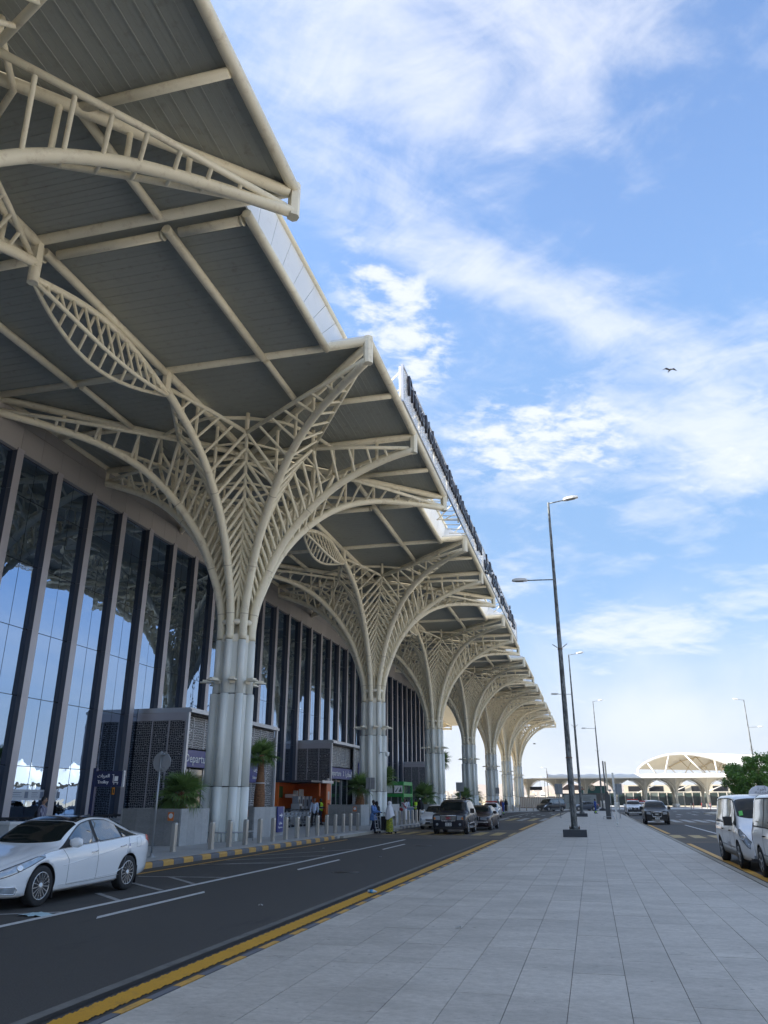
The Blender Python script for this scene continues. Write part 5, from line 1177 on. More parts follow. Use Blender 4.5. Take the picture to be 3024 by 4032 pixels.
def sedan_spec(key, name, col, L=4.82, H=1.47, fancy=False, glass=cglassb, roofglass=False, grille='slim', wb=2.80, foh=.95, wr=.335, spokes=15, classic=False):
    k = H / 1.47
    T = [(0, .60), (.05, .68), (.3, .78), (.8, .88), (1.2, .955), (1.42, 1.01), (1.75, 1.20), (2.15, 1.385), (2.7, 1.47), (3.25, 1.445), (3.7, 1.33), (4.15, 1.17), (4.4, 1.125), (4.7, 1.10), (4.79, 1.02), (4.82, .93)]
    B = [(0, .56), (.1, .63), (.5, .74), (1.2, .885), (2, .925), (3, .975), (3.8, 1.03), (4.4, 1.05), (4.7, 1.0), (4.82, .88)]
    if classic: T = [(0, .66), (.04, .76), (.3, .84), (1.0, .90), (1.45, .95), (1.7, 1.08), (2.2, 1.36), (2.8, 1.44), (3.4, 1.43), (3.75, 1.30), (4.1, 1.08), (4.3, 1.04), (5.2, 1.0), (5.36, .9)]; B = [(0, .60), (.1, .72), (1.3, .90), (3.5, .94), (5, .95), (5.36, .82)]; L = 5.36
    Wd = [(0, .60), (.05, .72), (.16, .82), (.35, .875), (.7, .905), (1.5, .915), (L * .75, .915), (L - .5, .88), (L - .17, .80), (L, .66)]
    Wr = [(0, .5), (.5, .68), (1.35, .74), (1.9, .655), (2.8, .60), (3.6, .60), (4.2, .68), (L, .56)]
    Z = [(0, .32), (.08, .24), (.3, .19), (.8, .17), (L - .7, .20), (L - .2, .28), (L, .42)]
    if classic: Wr = [(0, .62), (.5, .74), (1.5, .76), (2.1, .68), (2.8, .64), (3.5, .64), (4.0, .72), (L, .62)]
    S = Shell(T, B, Wd, Wr, Z, L); P = []
    ax = (foh, foh + wb)
    P.append(('body', S.body(col, 64, [(a, wr - .005, wr + .05) for a in ax]), I4, []))
    bb = S.B
    y0, y1 = (1.38, 4.05) if not classic else (1.6, 3.95)
    yt = (y0 + .85, y1 - .95) if not classic else (y0 + .55, y1 - .35)
    lo = lambda y: 1.06; 
    def hi(y):
        a = min(1, (y - y0) / (yt[0] - y0)); b = min(1, (y1 - y) / (y1 - yt[1])); return 1.07 + .63 * min(1, max(0, a)) ** .75 * min(1, max(0, b)) ** (.7 if not classic else .5)
    both(P, 'window_surround', lambda sd: S.patch(y0, y1, lambda y: 1.03, lambda y: min(1.75, hi(y) + .045), sd, .004, 30, 5, 'window_surround', trimb))
    cuts = [(y0 + .42, 2.52), (2.62, 3.42), (3.50, y1 - .1)] if not classic else [(y0 + .2, 2.62), (2.72, 3.5), (3.56, y1 - .1)]
    for a, b in cuts:
        both(P, 'side_window', lambda sd, a=a, b=b: S.patch(a, b, lo, lambda y: hi(y) - .01, sd, .009, 12, 5, 'side_window', glass))
    both(P, 'belt_chrome', lambda sd: S.line([(y0, 1.03), (y1 + .05, 1.03)], .008, sd, .006, chromem, 'belt_chrome'))
    P.append(('windscreen', S.screen(1.40 if not classic else 1.62, 2.12 if not classic else 2.25, 1.755, .006, 'windscreen', cglass, 12, .22), I4, []))
    P.append(('rear_screen', S.screen(3.35 if not classic else 3.6, 4.12 if not classic else 4.05, 1.76, .006, 'rear_screen', cglass, 10, 0), I4, []))
    if roofglass: P.append(('roof_panel', S.screen(2.16, 3.25, 1.80, .005, 'roof_panel', mat('roof_gloss_black', (.02, .02, .022), .12), 12, 0), I4, []))
    seam = seamg if col in (cwhite,) else seamm
    for pts in ([(y0 + .30, .28), (y0 + .28, .8), (y0 + .12, 1.0)], [(2.60, .28), (2.60, .7), (2.57, 1.02)], [(3.50, .30), (3.62, .7), (3.72, 1.0)], [(y0 + .30, .28), (3.45, .28)]):
        both(P, 'door_gap', lambda sd, pts=pts: S.line(pts, .0045, sd, .0, seam, 'door_gap'))
    if fancy:
        both(P, 'side_crease', lambda sd: S.line([(1.5, .70), (2.6, .79), (4.0, .90)], .010, sd, -.004, col, 'side_crease'))
        both(P, 'sill_crease', lambda sd: S.line([(1.45, .30), (3.3, .33), (3.55, .42)], .012, sd, -.006, col, 'sill_crease'))
        both(P, 'hood_chrome', lambda sd: S.line([(.62, .99), (y0, 1.02)], .007, sd, .004, chromem, 'hood_chrome'))
        both(P, 'sill', lambda sd: S.patch(1.32, 3.38, .10, .22, sd, .010, 14, 2, 'sill', col))
        P.append(('fuel_flap', S.line([(4.02, .80), (4.02, .97), (4.2, .97), (4.2, .80), (4.02, .80)], .0035, 1, .0, seam, 'fuel_flap'), I4, []))
        P.append(('blue_sticker', S.patch(3.70, 3.735, .84, .89, 1, .004, 2, 2, 'blue_sticker', mat('sticker_blue', (.03, .08, .35), .4)), I4, []))
        both(P, 'mud_flap', lambda sd: MB().box((sd * .76, ax[0] + .36, .10), (sd * .88, ax[0] + .385, .42)).box((sd * .76, ax[1] + .37, .10), (sd * .88, ax[1] + .395, .46)).mesh('mud_flap', trimb))
        P.append(('antenna_fin', MB().add([(-.02, 3.3, 1.435), (.02, 3.3, 1.435), (.012, 3.5, 1.40), (-.012, 3.5, 1.40), (0, 3.46, 1.50)], [(0, 1, 4), (1, 2, 4), (2, 3, 4), (3, 0, 4)]).mesh('antenna_fin', trimb), I4, []))
    for ya in (2.36, 3.36):
        both(P, 'door_handle', lambda sd, ya=ya: MB().tube([S.p(ya, .87, sd, .012), S.p(ya + .10, .875, sd, .035), S.p(ya + .2, .88, sd, .012)], .013, 7).mesh('door_handle', chromem if fancy else col))
    # lamps
    if not classic:
        both(P, 'headlight', lambda sd: S.patch(.05, .98, lambda y: .80 + .14 * (y / .98) ** .8, lambda y: 1.10 - .10 * max(0, (y - .5) / .48) if y < .98 else 1.0, sd, .005, 14, 5, 'headlight', lensm), lambda sd: [('lamp_bulb', MB().lathe([(.055, -.02), (.06, .012), (.04, .02), (.0, .014)], 16, mt=Matrix.Translation(S.p(.36, .93, sd, .01)) @ (Vector((sd * .9, -.45, .25))).to_track_quat('Z', 'Y').to_matrix().to_4x4()).mesh('lamp_bulb', chromem), I4), ('lamp_rim', S.line([(.05, .80), (.5, .885), (.98, .94), (.6, 1.08), (.05, 1.10)], .006, sd, .006, trimb, 'lamp_rim'), I4)])
        both(P, 'fog_light', lambda sd: S.patch(.02, .32, .26, .44, sd, .006, 6, 3, 'fog_light', lensm), lambda sd: [('fog_rim', S.line([(.01, .24), (.34, .25), (.36, .36), (.30, .46), (.01, .46)], .009, sd, .006, chromem, 'fog_rim'), I4)])
        both(P, 'tail_light', lambda sd: S.patch(4.42, 4.80, lambda y: .82 + .10 * (4.8 - y) / .38, lambda y: 1.0, sd, .006, 8, 4, 'tail_light', redl))
    else:
        both(P, 'headlight', lambda sd: MB().box((min(sd * .34, sd * .73), -.02, .60), (max(sd * .34, sd * .73), .16, .76)).mesh('headlight', lensm))
        both(P, 'tail_light', lambda sd: S.patch(5.1, 5.34, .7, .98, sd, .006, 4, 4, 'tail_light', redl))
    if grille == 'slim':
        P.append(('grille', MB().box((-.42, -.03, .52), (.42, .03, .62)).mesh('grille', trimb), I4, [('grille_bar', MB().box((-.44, -.04, .60), (.44, -.02, .625)).mesh('grille_bar', chromem), I4)]))
        P.append(('lower_grille', MB().prism([(-.5, .30), (.5, .30), (.42, .45), (-.42, .45)], -.025, .03, mt=Matrix(((1, 0, 0, 0), (0, 0, 1, 0), (0, 1, 0, 0), (0, 0, 0, 1)))).mesh('lower_grille', trimb), I4, []))
    else:
        P.append(('grille', MB().box((-.24, -.05, .56), (.24, .02, .80)).mesh('grille', trimb), I4, [('grille_bars', MB().box((-.26, -.06, .55), (-.23, .0, .82)).box((.23, -.06, .55), (.26, .0, .82)).box((-.26, -.06, .79), (.26, .0, .82)).box((-.26, -.06, .54), (.26, .0, .57)).mesh('grille_bars', chromem), I4)]))
        P.append(('bumper_strip', MB().box((-.80, -.06, .46), (.80, .05, .52)).mesh('bumper_strip', chromem), I4, []))
    plate(P, -.03, .40 if classic else .46)
    mm = mirror_mesh(col)
    for sd in (-1, 1): P.append(('wing_mirror', mm, Matrix.Translation((sd * (S.W(y0) + .06), y0 + .34, S.B(y0 + .3) + .10)) @ Matrix.Scale(1.15, 4), []))
    return dict(name=name, key=key, shell=S, parts=P, axles=ax, wr=wr, wx=.80, wheels=wheel_meshes(wr, .21, spokes, key))
def tall_spec(key, name, col, kind):
    P = []
    if kind == 'suv':
        L = 4.87; T = [(0, .86), (.03, .98), (.3, 1.06), (1.1, 1.12), (1.4, 1.17), (1.62, 1.34), (1.98, 1.66), (2.3, 1.76), (3, 1.80), (4.3, 1.77), (4.6, 1.68), (4.78, 1.2), (4.87, .95)]
        B = [(0, .80), (.15, .98), (1.2, 1.05), (2.6, 1.08), (4.6, 1.10), (4.87, .9)]; Wd = [(0, .80), (.05, .88), (.2, .93), (.6, .95), (L - .5, .95), (L - .1, .91), (L, .82)]; Wr = [(0, .74), (1.3, .82), (1.9, .72), (2.6, .68), (4.3, .67), (L, .74)]
        Z = [(0, .38), (.1, .30), (.5, .27), (L - .6, .30), (L, .42)]; ax = (.95, 3.82); wr = .365; y0, y1, ws, cuts, wt = 1.42, 4.62, (1.43, 2.06), [(1.78, 2.55), (2.63, 3.38), (3.46, 4.45)], 1.72
    elif kind == 'cross':
        L = 4.7; T = [(0, .90), (.03, .96), (.3, 1.03), (1.0, 1.10), (1.3, 1.16), (1.6, 1.38), (1.98, 1.60), (2.3, 1.67), (3, 1.69), (4.1, 1.65), (4.4, 1.55), (4.62, 1.15), (4.7, .9)]
        B = [(0, .86), (.15, .95), (1.2, 1.02), (3.2, 1.06), (4.4, 1.10), (4.7, .9)]; Wd = [(0, .74), (.05, .84), (.2, .91), (.6, .925), (L - .5, .925), (L - .1, .88), (L, .8)]; Wr = [(0, .68), (1.3, .80), (1.9, .69), (2.6, .65), (4.1, .63), (L, .7)]
        Z = [(0, .32), (.1, .26), (.5, .24), (L - .6, .28), (L, .4)]; ax = (.92, 3.78); wr = .36; y0, y1, ws, cuts, wt = 1.36, 4.42, (1.36, 2.02), [(1.72, 2.5), (2.58, 3.3), (3.38, 4.2)], 1.72
    else:
        L = 5.12; T = [(0, .70), (.04, .86), (.3, .98), (.75, 1.14), (.98, 1.26), (1.3, 1.55), (1.68, 1.81), (2.0, 1.89), (3, 1.925), (4.7, 1.91), (4.95, 1.82), (5.08, 1.2), (5.12, .95)]
        B = [(0, .66), (.2, .86), (.8, 1.04), (1.3, 1.08), (5.0, 1.10), (5.12, .95)]; Wd = [(0, .72), (.05, .82), (.2, .90), (.5, .95), (1, .96), (L - .4, .96), (L - .08, .93), (L, .86)]; Wr = [(0, .66), (.9, .84), (1.5, .80), (2.2, .77), (4.8, .77), (L, .80)]
        Z = [(0, .30), (.1, .24), (.5, .22), (L - .6, .26), (L, .38)]; ax = (.98, 4.18); wr = .345; y0, y1, ws, cuts, wt = 1.02, 4.98, (.98, 1.74), [(1.42, 2.12), (2.22, 3.48), (3.56, 4.86)], 1.745
    S = Shell(T, B, Wd, Wr, Z, L, .09)
    P.append(('body', S.body(col, 60, [(a, wr - .005, wr + .055) for a in ax]), I4, []))
    def hi(y):
        a = min(1, max(0, (y - y0) / (ws[1] - y0))); b = min(1, max(0, (y1 - y) / .35)); return 1.07 + .62 * a ** .8 * b ** .35
    both(P, 'window_surround', lambda sd: S.patch(y0 + .05, y1, 1.03, lambda y: min(1.74, hi(y) + .03), sd, .004, 30, 5, 'window_surround', trimb))
    for a, b in cuts: both(P, 'side_window', lambda sd, a=a, b=b: S.patch(a, b, 1.06, lambda y: hi(y) - .015, sd, .009, 12, 5, 'side_window', cglassb if kind == 'van' else cglass))
    P.append(('windscreen', S.screen(ws[0], ws[1] - .06, wt, .007, 'windscreen', cglass, 12, .20), I4, []))
    P.append(('rear_screen', S.screen(L - .42, L - .13, 1.76, .006, 'rear_screen', cglass, 8, 0), I4, []))
    seam = seamg if col is cwhite else seamm
    for pts in ([(cuts[0][0] - .05, .3), (cuts[0][0] - .07, .8), (cuts[0][0] - .12, 1.0)], [(cuts[0][1] + .04, .3), (cuts[0][1] + .04, 1.02)], [(cuts[1][1] + .04, .3), (cuts[1][1] + .06, 1.02)]):
        both(P, 'door_gap', lambda sd, pts=pts: S.line(pts, .005, sd, .0, seam, 'door_gap'))
    both(P, 'side_moulding', lambda sd: S.line([(ax[0] + .46, .44), (ax[1] - .46, .44)], .016, sd, .004, chromem if kind == 'suv' else seam, 'side_moulding'))
    for ya in (cuts[0][1] - .24, cuts[1][1] - .24): both(P, 'door_handle', lambda sd, ya=ya: MB().tube([S.p(ya, .88, sd, .012), S.p(ya + .09, .88, sd, .04), S.p(ya + .18, .88, sd, .012)], .015, 7).mesh('door_handle', trimb if col is cwhite else chromem))
    both(P, 'tail_light', lambda sd: S.patch(L - .16, L - .02, .70, 1.15, sd, .008, 4, 6, 'tail_light', redl))
    TFM = Matrix(((1, 0, 0, 0), (0, 0, 1, 0), (0, 1, 0, 0), (0, 0, 0, 1)))
    def face(poly, y0_, y1_, n_, m_): return MB().prism(poly, y0_, y1_, mt=TFM).mesh(n_, m_)
    mir = trimb
    if kind == 'suv':
        P.append(('grille', face([(-.36, .70), (.36, .70), (.42, .95), (-.42, .95)], -.05, .03, 'grille', trimb), I4, [('grille_frame', MB().tube([(-.36, -.06, .69), (.36, -.06, .69), (.43, -.05, .96), (-.43, -.05, .96)], .020, 6, closed=True).mesh('grille_frame', chromem), I4)] + [('grille_bar', MB().box((-.38, -.06, .725 + .045 * i), (.38, -.045, .735 + .045 * i)).mesh('grille_bar', chromem), I4) for i in range(5)]))
        P.append(('badge_lettering', text_mesh('GMC', .17, .02, mat('badge_red', (.42, .01, .03), .3), .28, .004), Matrix.Translation((0, -.075, .825)) @ FACE_Y, []))
        both(P, 'headlight', lambda sd: face([(sd * .45, .74), (sd * .80, .74), (sd * .79, .95), (sd * .47, .96)] if sd > 0 else [(-.80, .74), (-.45, .74), (-.47, .96), (-.79, .95)], -.02, .14, 'headlight', lensm), lambda sd: [('indicator', face([(sd * .70, .76), (sd * .80, .76), (sd * .79, .88), (sd * .71, .88)] if sd > 0 else [(-.80, .76), (-.70, .76), (-.71, .88), (-.79, .88)], -.026, .13, 'indicator', amber), I4)])
        P.append(('front_bumper', MB().prism([(-.86, .10), (-.80, -.03), (-.5, -.07), (.5, -.07), (.80, -.03), (.86, .10)], .40, .68).mesh('front_bumper', col), I4, [])); P.append(('lower_valance', MB().prism([(-.80, .08), (-.7, -.02), (.7, -.02), (.80, .08)], .28, .39).mesh('lower_valance', trimb), I4, []))
        both(P, 'fog_light', lambda sd: MB().lathe([(.0, -.02), (.06, -.02), (.065, .01)], 14, mt=Matrix.Translation((sd * .62, -.055, .52)) @ Matrix.Rotation(R(90), 4, 'X')).mesh('fog_light', lensm))
        plate(P, -.075, .52, .34, .17)
        both(P, 'roof_rail', lambda sd: MB().tube([(sd * .62, 2.25, 1.74), (sd * .63, 2.4, 1.83), (sd * .62, 4.2, 1.83), (sd * .61, 4.4, 1.76)], .018, 6).mesh('roof_rail', trimb)); P.append(('roof_bar', MB().tube([(-.62, 2.7, 1.84), (.62, 2.7, 1.84)], .014, 6).tube([(-.62, 3.9, 1.84), (.62, 3.9, 1.84)], .014, 6).mesh('roof_bar', trimb), I4, []))
        both(P, 'running_board', lambda sd: MB().box((min(sd * .84, sd * .98), 1.5, .30), (max(sd * .84, sd * .98), 3.3, .35)).mesh('running_board', alloy))
    elif kind == 'cross':
        P.append(('grille', face([(-.30, .56), (.30, .56), (.38, .88), (-.38, .88)], -.05, .03, 'grille', trimb), I4, [('grille_frame', MB().tube([(-.29, -.06, .55), (.29, -.06, .55), (.40, -.05, .89), (-.40, -.05, .89)], .038, 6, closed=True).mesh('grille_frame', chromem), I4)]))
        P.append(('badge_lettering', text_mesh('GMC', .14, .02, chromem, .26, .004), Matrix.Translation((0, -.075, .73)) @ FACE_Y, []))
        both(P, 'headlight', lambda sd: face([(.44, .70), (.74, .74), (.72, .92), (.45, .88)] if sd > 0 else [(-.74, .74), (-.44, .70), (-.45, .88), (-.72, .92)], -.01, .2, 'headlight', lensm))
        P.append(('front_bumper', MB().prism([(-.80, .12), (-.72, -.03), (-.4, -.06), (.4, -.06), (.72, -.03), (.80, .12)], .30, .54).mesh('front_bumper', col), I4, [])); P.append(('lower_chrome', MB().box((-.42, -.07, .30), (.42, -.05, .33)).mesh('lower_chrome', chromem), I4, []))
        plate(P, -.065, .45, .32, .16)
    else:
        mir = mat('mirror_black', (.015, .015, .016), .35)
        both(P, 'headlight', lambda sd: S.patch(.03, .66, lambda y: .72 + .22 * (y / .66), lambda y: 1.08 - .02 * y, sd, .006, 10, 5, 'headlight', lensm), lambda sd: [('lamp_bulb', MB().lathe([(.07, -.02), (.075, .012), (.05, .02), (.0, .014)], 16, mt=Matrix.Translation(S.p(.24, .93, sd, .01)) @ (Vector((sd * .7, -.7, .25))).to_track_quat('Z', 'Y').to_matrix().to_4x4()).mesh('lamp_bulb', chromem), I4), ('lamp_rim', S.line([(.03, .72), (.4, .86), (.66, .94), (.6, 1.06), (.03, 1.08)], .008, sd, .006, trimb, 'lamp_rim'), I4)])
        P.append(('grille', face([(-.34, .56), (.34, .56), (.46, .68), (-.46, .68)], -.03, .03, 'grille', trimb), I4, [('badge', MB().lathe([(.0, -.03), (.07, -.03), (.08, -.02)], 14, mt=Matrix.Translation((0, -.02, .64)) @ Matrix.Rotation(R(90), 4, 'X') @ Matrix.Diagonal((1.3, .8, 1, 1))).mesh('badge', chromem), I4)]))
        P.append(('lower_valance', MB().prism([(-.86, .30), (-.80, .06), (-.6, -.05), (.6, -.05), (.80, .06), (.86, .30)], .24, .44).mesh('lower_valance', mat('bumper_grey', (.06, .06, .063), .6)), I4, [])); both(P, 'fog_light', lambda sd: MB().box((min(sd * .48, sd * .74), -.045, .31), (max(sd * .48, sd * .74), -.01, .39)).mesh('fog_light', lensm)); plate(P, -.06, .36)
        both(P, 'lower_cladding', lambda sd: S.patch(ax[0] + .42, ax[1] - .42, .12, .34, sd, .008, 14, 3, 'lower_cladding', mat('clad_silver', (.30, .30, .29), .4, .3)))
    mm = MB().prism([(-.10, -.08), (.12, -.06), (.12, .06), (-.10, .08)], -.12, .12, mt=I4).mesh('mirror_shell', mir if kind == 'van' else (col if kind == 'cross' else trimb))
    for sd in (-1, 1): P.append(('wing_mirror', mm, Matrix.Translation((sd * (S.W(y0 + .4) + .09), cuts[0][0] + .05, S.B(y0 + .4) + .12)) @ Matrix.Scale(sd, 4, Vector((1, 0, 0))), []))
    return dict(name=name, key=key, shell=S, parts=P, axles=ax, wr=wr, wx=S.W(1.5) - .115, wheels=wheel_meshes(wr, .23, 6 if kind != 'van' else 5, key, .64))
sp_near = sedan_spec('a', 'parked_sedan', cwhite, fancy=True, roofglass=True)
vehicle('white sedan with a black glass roof and many spoked wheels, nearest car at the left', 'car', -10.57, 12.17, 0, sp_near)
sp_w = sedan_spec('b', 'white_sedan', cwhite, spokes=5, glass=cglass)
vehicle('white compact sedan half hidden behind the black off road wagon', 'car', -9.85, 50.8, R(1), sp_w)
sp_tc = sedan_spec('c', 'dark_sedan', cmaroon, grille='tall', wb=2.99, foh=1.0, wr=.33, spokes=7, glass=cglass, classic=True)
vehicle('dark plum old style saloon with a chrome grille, behind the black off road wagon', 'car', -7.05, 49.9, R(-1), sp_tc)
pol = vehicle('white patrol sedan with a red light bar, last in the left lane queue', 'police car', -10.2, 82.2, 0, sp_w)
link('light_bar', MB().box((-.6, 2.5, 1.50), (.6, 2.78, 1.62)).mesh('light_bar', mat('lightbar_red', (.5, .03, .02), .3)), pol)
vehicle('black off road wagon with a red lettered chrome grille, driving towards the camera', 'SUV', -7.62, 43.9, R(.5), tall_spec('d', 'black_suv', cnavy, 'suv'))
sp_cr = tall_spec('e', 'dark_crossover', cblack, 'cross')
vehicle('black crossover with a big chrome framed grille on the right hand road', 'SUV', 4.62, 65.2, R(-1), sp_cr)
sp_ws = tall_spec('f', 'white_suv', cwhite, 'cross')
t = vehicle('white patrol off roader with a red light bar and dark bumper, behind the black crossover', 'police car', 4.75, 100.2, R(2), sp_ws)
link('light_bar', MB().box((-.62, 2.5, 1.70), (.62, 2.8, 1.82)).mesh('light_bar', MATS['lightbar_red']), t); link('bull_bar', MB().box((-.84, -.12, .42), (.84, .05, .70)).mesh('bull_bar', trimb), t)
t = vehicle('second white patrol car showing only its light bar between the two front cars', 'police car', 6.6, 110, R(2), sp_w); link('light_bar', MB().box((-.6, 2.5, 1.50), (.6, 2.78, 1.62)).mesh('light_bar', MATS['lightbar_red']), t)
vehicle('white off roader seen from its side behind the black crossover', 'SUV', 9.1, 118.5, R(150), sp_ws)
sp_v = tall_spec('g', 'white_van', cwhite, 'van')
def dome(t, lab):
    o = link('taxi_dome', MB().prism([(-.36, 0), (.36, 0), (.33, .10), (.24, .19), (.10, .25), (-.10, .25), (-.24, .19), (-.33, .10)], -.06, .06, mt=Matrix.Translation((.1, 2.2, 1.91)) @ Matrix(((1, 0, 0, 0), (0, 0, 1, 0), (0, 1, 0, 0), (0, 0, 0, 1)))).mesh('taxi_dome', mat('dome_plastic', (.62, .62, .64), .3)), t)
    link('dome_text', text_mesh(arabic('أجرة'), .12, .006, mat('plate_ink'), .22), o, mw=Matrix.Translation((.1, 2.13, 2.06)) @ FACE_Y); link('dome_text', text_mesh(arabic('المدينة'), .08, .006, mat('plate_ink'), .4), o, mw=Matrix.Translation((.1, 2.13, 1.97)) @ FACE_Y)
v1 = vehicle('white people carrier with a rounded taxi board on its roof, parked at the right kerb', 'van', 4.74, 23.75, 0, sp_v, 'white taxi vans at the right kerb'); dome(v1, '')
v2 = vehicle('white people carrier cut by the right picture edge, nearest van', 'van', 4.82, 17.95, R(0), sp_v, 'white taxi vans at the right kerb'); dome(v2, '')
o = link('side_lettering', text_mesh(arabic('نقل'), .26, .004, mat('decal_grey', (.45, .46, .5), .3)), v1, mw=Matrix.Translation((-.972, 2.45, .62)) @ Matrix(((0, 0, -1, 0), (-1, 0, 0, 0), (0, 1, 0, 0), (0, 0, 0, 1))))
link('windscreen_sticker', sp_v['shell'].patch(1.12, 1.24, 1.80, 1.84, -1, .012, 3, 3, 'sticker', mat('sticker_green', (.10, .5, .08), .4)), v1)
sp_gv = tall_spec('h', 'grey_van', cgrey, 'van')
vehicle('graphite people carrier turning the far bend beside the last column', 'van', -8.1, 131.0, R(-38), sp_gv)
vehicle('slate blue sedan partly hidden behind the second lamp at the far bend', 'car', -3.6, 139.5, R(-62), sedan_spec('i', 'blue_sedan', cslate, spokes=7, glass=cglass))
# ---------------------------------------------------------------- people
def skinm(c): return mat('skin_%d' % int(c[0] * 1000), c, .55, 0, .06)
SK_D, SK_M, SK_L = skinm((.055, .030, .020)), skinm((.16, .085, .05)), skinm((.30, .18, .12))
hairm = mat('hair_black', (.010, .009, .008), .5); shoe = mat('shoe_black', (.012, .011, .010), .4)
def remesh(mb, name, m, vox=.014):
    me = mb.mesh('tmp', m); o = bpy.data.objects.new('tmp', me)
    mod = o.modifiers.new('r', 'REMESH'); mod.mode = 'VOXEL'; mod.voxel_size = vox; mod.use_smooth_shade = True
    sm = o.modifiers.new('s', 'SMOOTH'); sm.factor = .6; sm.iterations = 3
    r = evaluated_mesh([o]); r.name = name
    r.materials.clear(); r.materials.append(m); return r
def limb(mb, pts, rs, n=10):
    mb.tube(pts, rs, n)
    for p, r in ((pts[0], rs[0]), (pts[-1], rs[-1])): ball(mb, p, r)
def ball(mb, p, r, sx=1, sy=1, sz=1, n=10):
    prof = [(max(.0005, r * math.sin(math.pi * i / 8)), -r * math.cos(math.pi * i / 8)) for i in range(9)]
    mb.lathe(prof, n, mt=Matrix.Translation(p) @ Matrix.Diagonal((sx, sy, sz, 1)))
def person(label, x, y, z, face, h=1.74, skin=SK_M, top=None, bottom=None, pose='walk', arms='down', vest=None, robe=None, hood=None, hair=True, stride=.18, grp=None, shawl=None, cap=None):
    """front of the figure is local -y; face turns it"""
    t = thing('person', label, 'person', (x, y, z), face, grp); k = h / 1.74; V = lambda *a: Vector(a) * k
    hipz = .90; dz = 0
    legs = []
    if pose == 'sit': hipz = .50
    for s_, st in ((-1, stride), (1, -stride)):
        hip = V(s_ * .09, 0, hipz)
        if pose == 'sit': kn, an = V(s_ * .13, -.40, .50), V(s_ * .13, -.42, .09)
        else: kn, an = V(s_ * .10, -st * .55 - .02, .49), V(s_ * .10, -st + (.06 if st < 0 else 0), .09)
        legs.append((hip, kn, an))
    ch, nk, hd = V(0, -.01, hipz + .42), V(0, -.0, hipz + .575), V(0, -.02, hipz + .70)
    armsP = []
    for s_ in (-1, 1):
        sh = V(s_ * .185, 0, hipz + .50)
        if arms == 'down': el, wr = V(s_ * .235, .02 + s_ * .05, hipz + .22), V(s_ * .24, -.06 + s_ * .09, hipz - .02)
        elif arms == 'push': el, wr = V(s_ * .22, -.10, hipz + .24), V(s_ * .20, -.36, hipz + .18)
        elif arms == 'hold': el, wr = V(s_ * .24, -.02, hipz + .24), V(s_ * .10, -.24, hipz + .22)
        elif arms == 'point': el, wr = (V(s_ * .24, -.1, hipz + .28), V(s_ * .26, -.36, hipz + .24)) if s_ > 0 else (V(s_ * .24, 0, hipz + .22), V(s_ * .2, -.18, hipz + .1))
        armsP.append((sh, el, wr))
    b = MB()
    for hip, kn, an in legs:
        limb(b, [hip, (hip + kn) / 2, kn, (kn * .6 + an * .4), an], [.085 * k, .075 * k, .055 * k, .052 * k, .036 * k]); limb(b, [an + V(0, .04, -.05), an + V(0, -.15, -.06)], [.035 * k, .028 * k])
    limb(b, [V(0, 0, hipz), V(0, 0, hipz + .15), ch], [.125 * k, .115 * k, .14 * k], 12); limb(b, [armsP[0][0], armsP[1][0]], [.06 * k, .06 * k]); limb(b, [ch, nk, hd - V(0, 0, .04)], [.09 * k, .052 * k, .052 * k])
    ball(b, hd, .098 * k, .80, .95, 1.18); b.tube([hd + V(0, -.08, .0), hd + V(0, -.115, -.02)], [.014 * k, .016 * k], 6)
    for s_ in (-1, 1): ball(b, hd + V(s_ * .078, .005, 0), .024 * k, .5, .9, 1.2, 6)
    for s_, (sh, el, wr) in zip((-1, 1), armsP):
        limb(b, [sh, el, wr], [.048 * k, .038 * k, .026 * k]); d = (wr - el).normalized(); pl = wr + d * .075 * k
        b.tube([wr, pl], [.024 * k, .034 * k], 8); side = Vector((1, 0, 0)) if abs(d.x) < .8 else Vector((0, 1, 0))
        for i in range(4):
            o = side * (i - 1.5) * .021 * k; q = pl + o; L = (.07, .08, .075, .06)[i] * k; b.tube([q - d * .02, q + d * L * .55, q + d * L + Vector((0, -.018, 0)) * k], [.012 * k, .011 * k, .009 * k], 6)
        b.tube([wr + d * .02, wr + d * .05 - side * s_ * .035 * k, wr + d * .09 * k - side * s_ * .04 * k], [.012 * k, .012 * k, .010 * k], 6)
    link('body', remesh(b, 'body', skin, .013), t)
    for s_ in (-1, 1): link('eye', MB().lathe([(.0, 0), (.011 * k, 0), (.008 * k, .006), (.0, .008)], 8, mt=Matrix.Translation(hd + V(s_ * .032, -.084, .018)) @ Matrix.Rotation(R(90), 4, 'X')).mesh('eye', hairm), t)
    link('mouth', MB().box(hd + V(-.022, -.088, -.052), hd + V(.022, -.082, -.046)).mesh('mouth', mat('mouth', (.12, .04, .035), .5)), t)
    if hair and not hood:
        hb = MB(); ball(hb, hd + V(0, .018, .03), .103 * k, .84, .92, 1.06); link('hair', remesh(hb, 'hair', hairm, .014), t)
    if cap: cb_ = MB(); ball(cb_, hd + V(0, .0, .05), .105 * k, .86, .95, .9); link('cap', cb_.mesh('cap', cap), t)
    if bottom:
        c = MB()
        for hip, kn, an in legs: limb(c, [hip, (hip + kn) / 2, kn, an + V(0, 0, .02)], [.105 * k, .095 * k, .075 * k, .065 * k])
        limb(c, [V(-.05, 0, hipz + .03), V(.05, 0, hipz + .03)], [.115 * k, .115 * k]); link('trousers', remesh(c, 'trousers', bottom, .016), t)
    if not robe or bottom:
        for hip, kn, an in legs:
            f = MB(); limb(f, [an + V(0, .05, -.045), an + V(0, -.07, -.05), an + V(0, -.18, -.058)], [.046 * k, .044 * k, .034 * k]); link('shoe', remesh(f, 'shoe', shoe, .016), t)
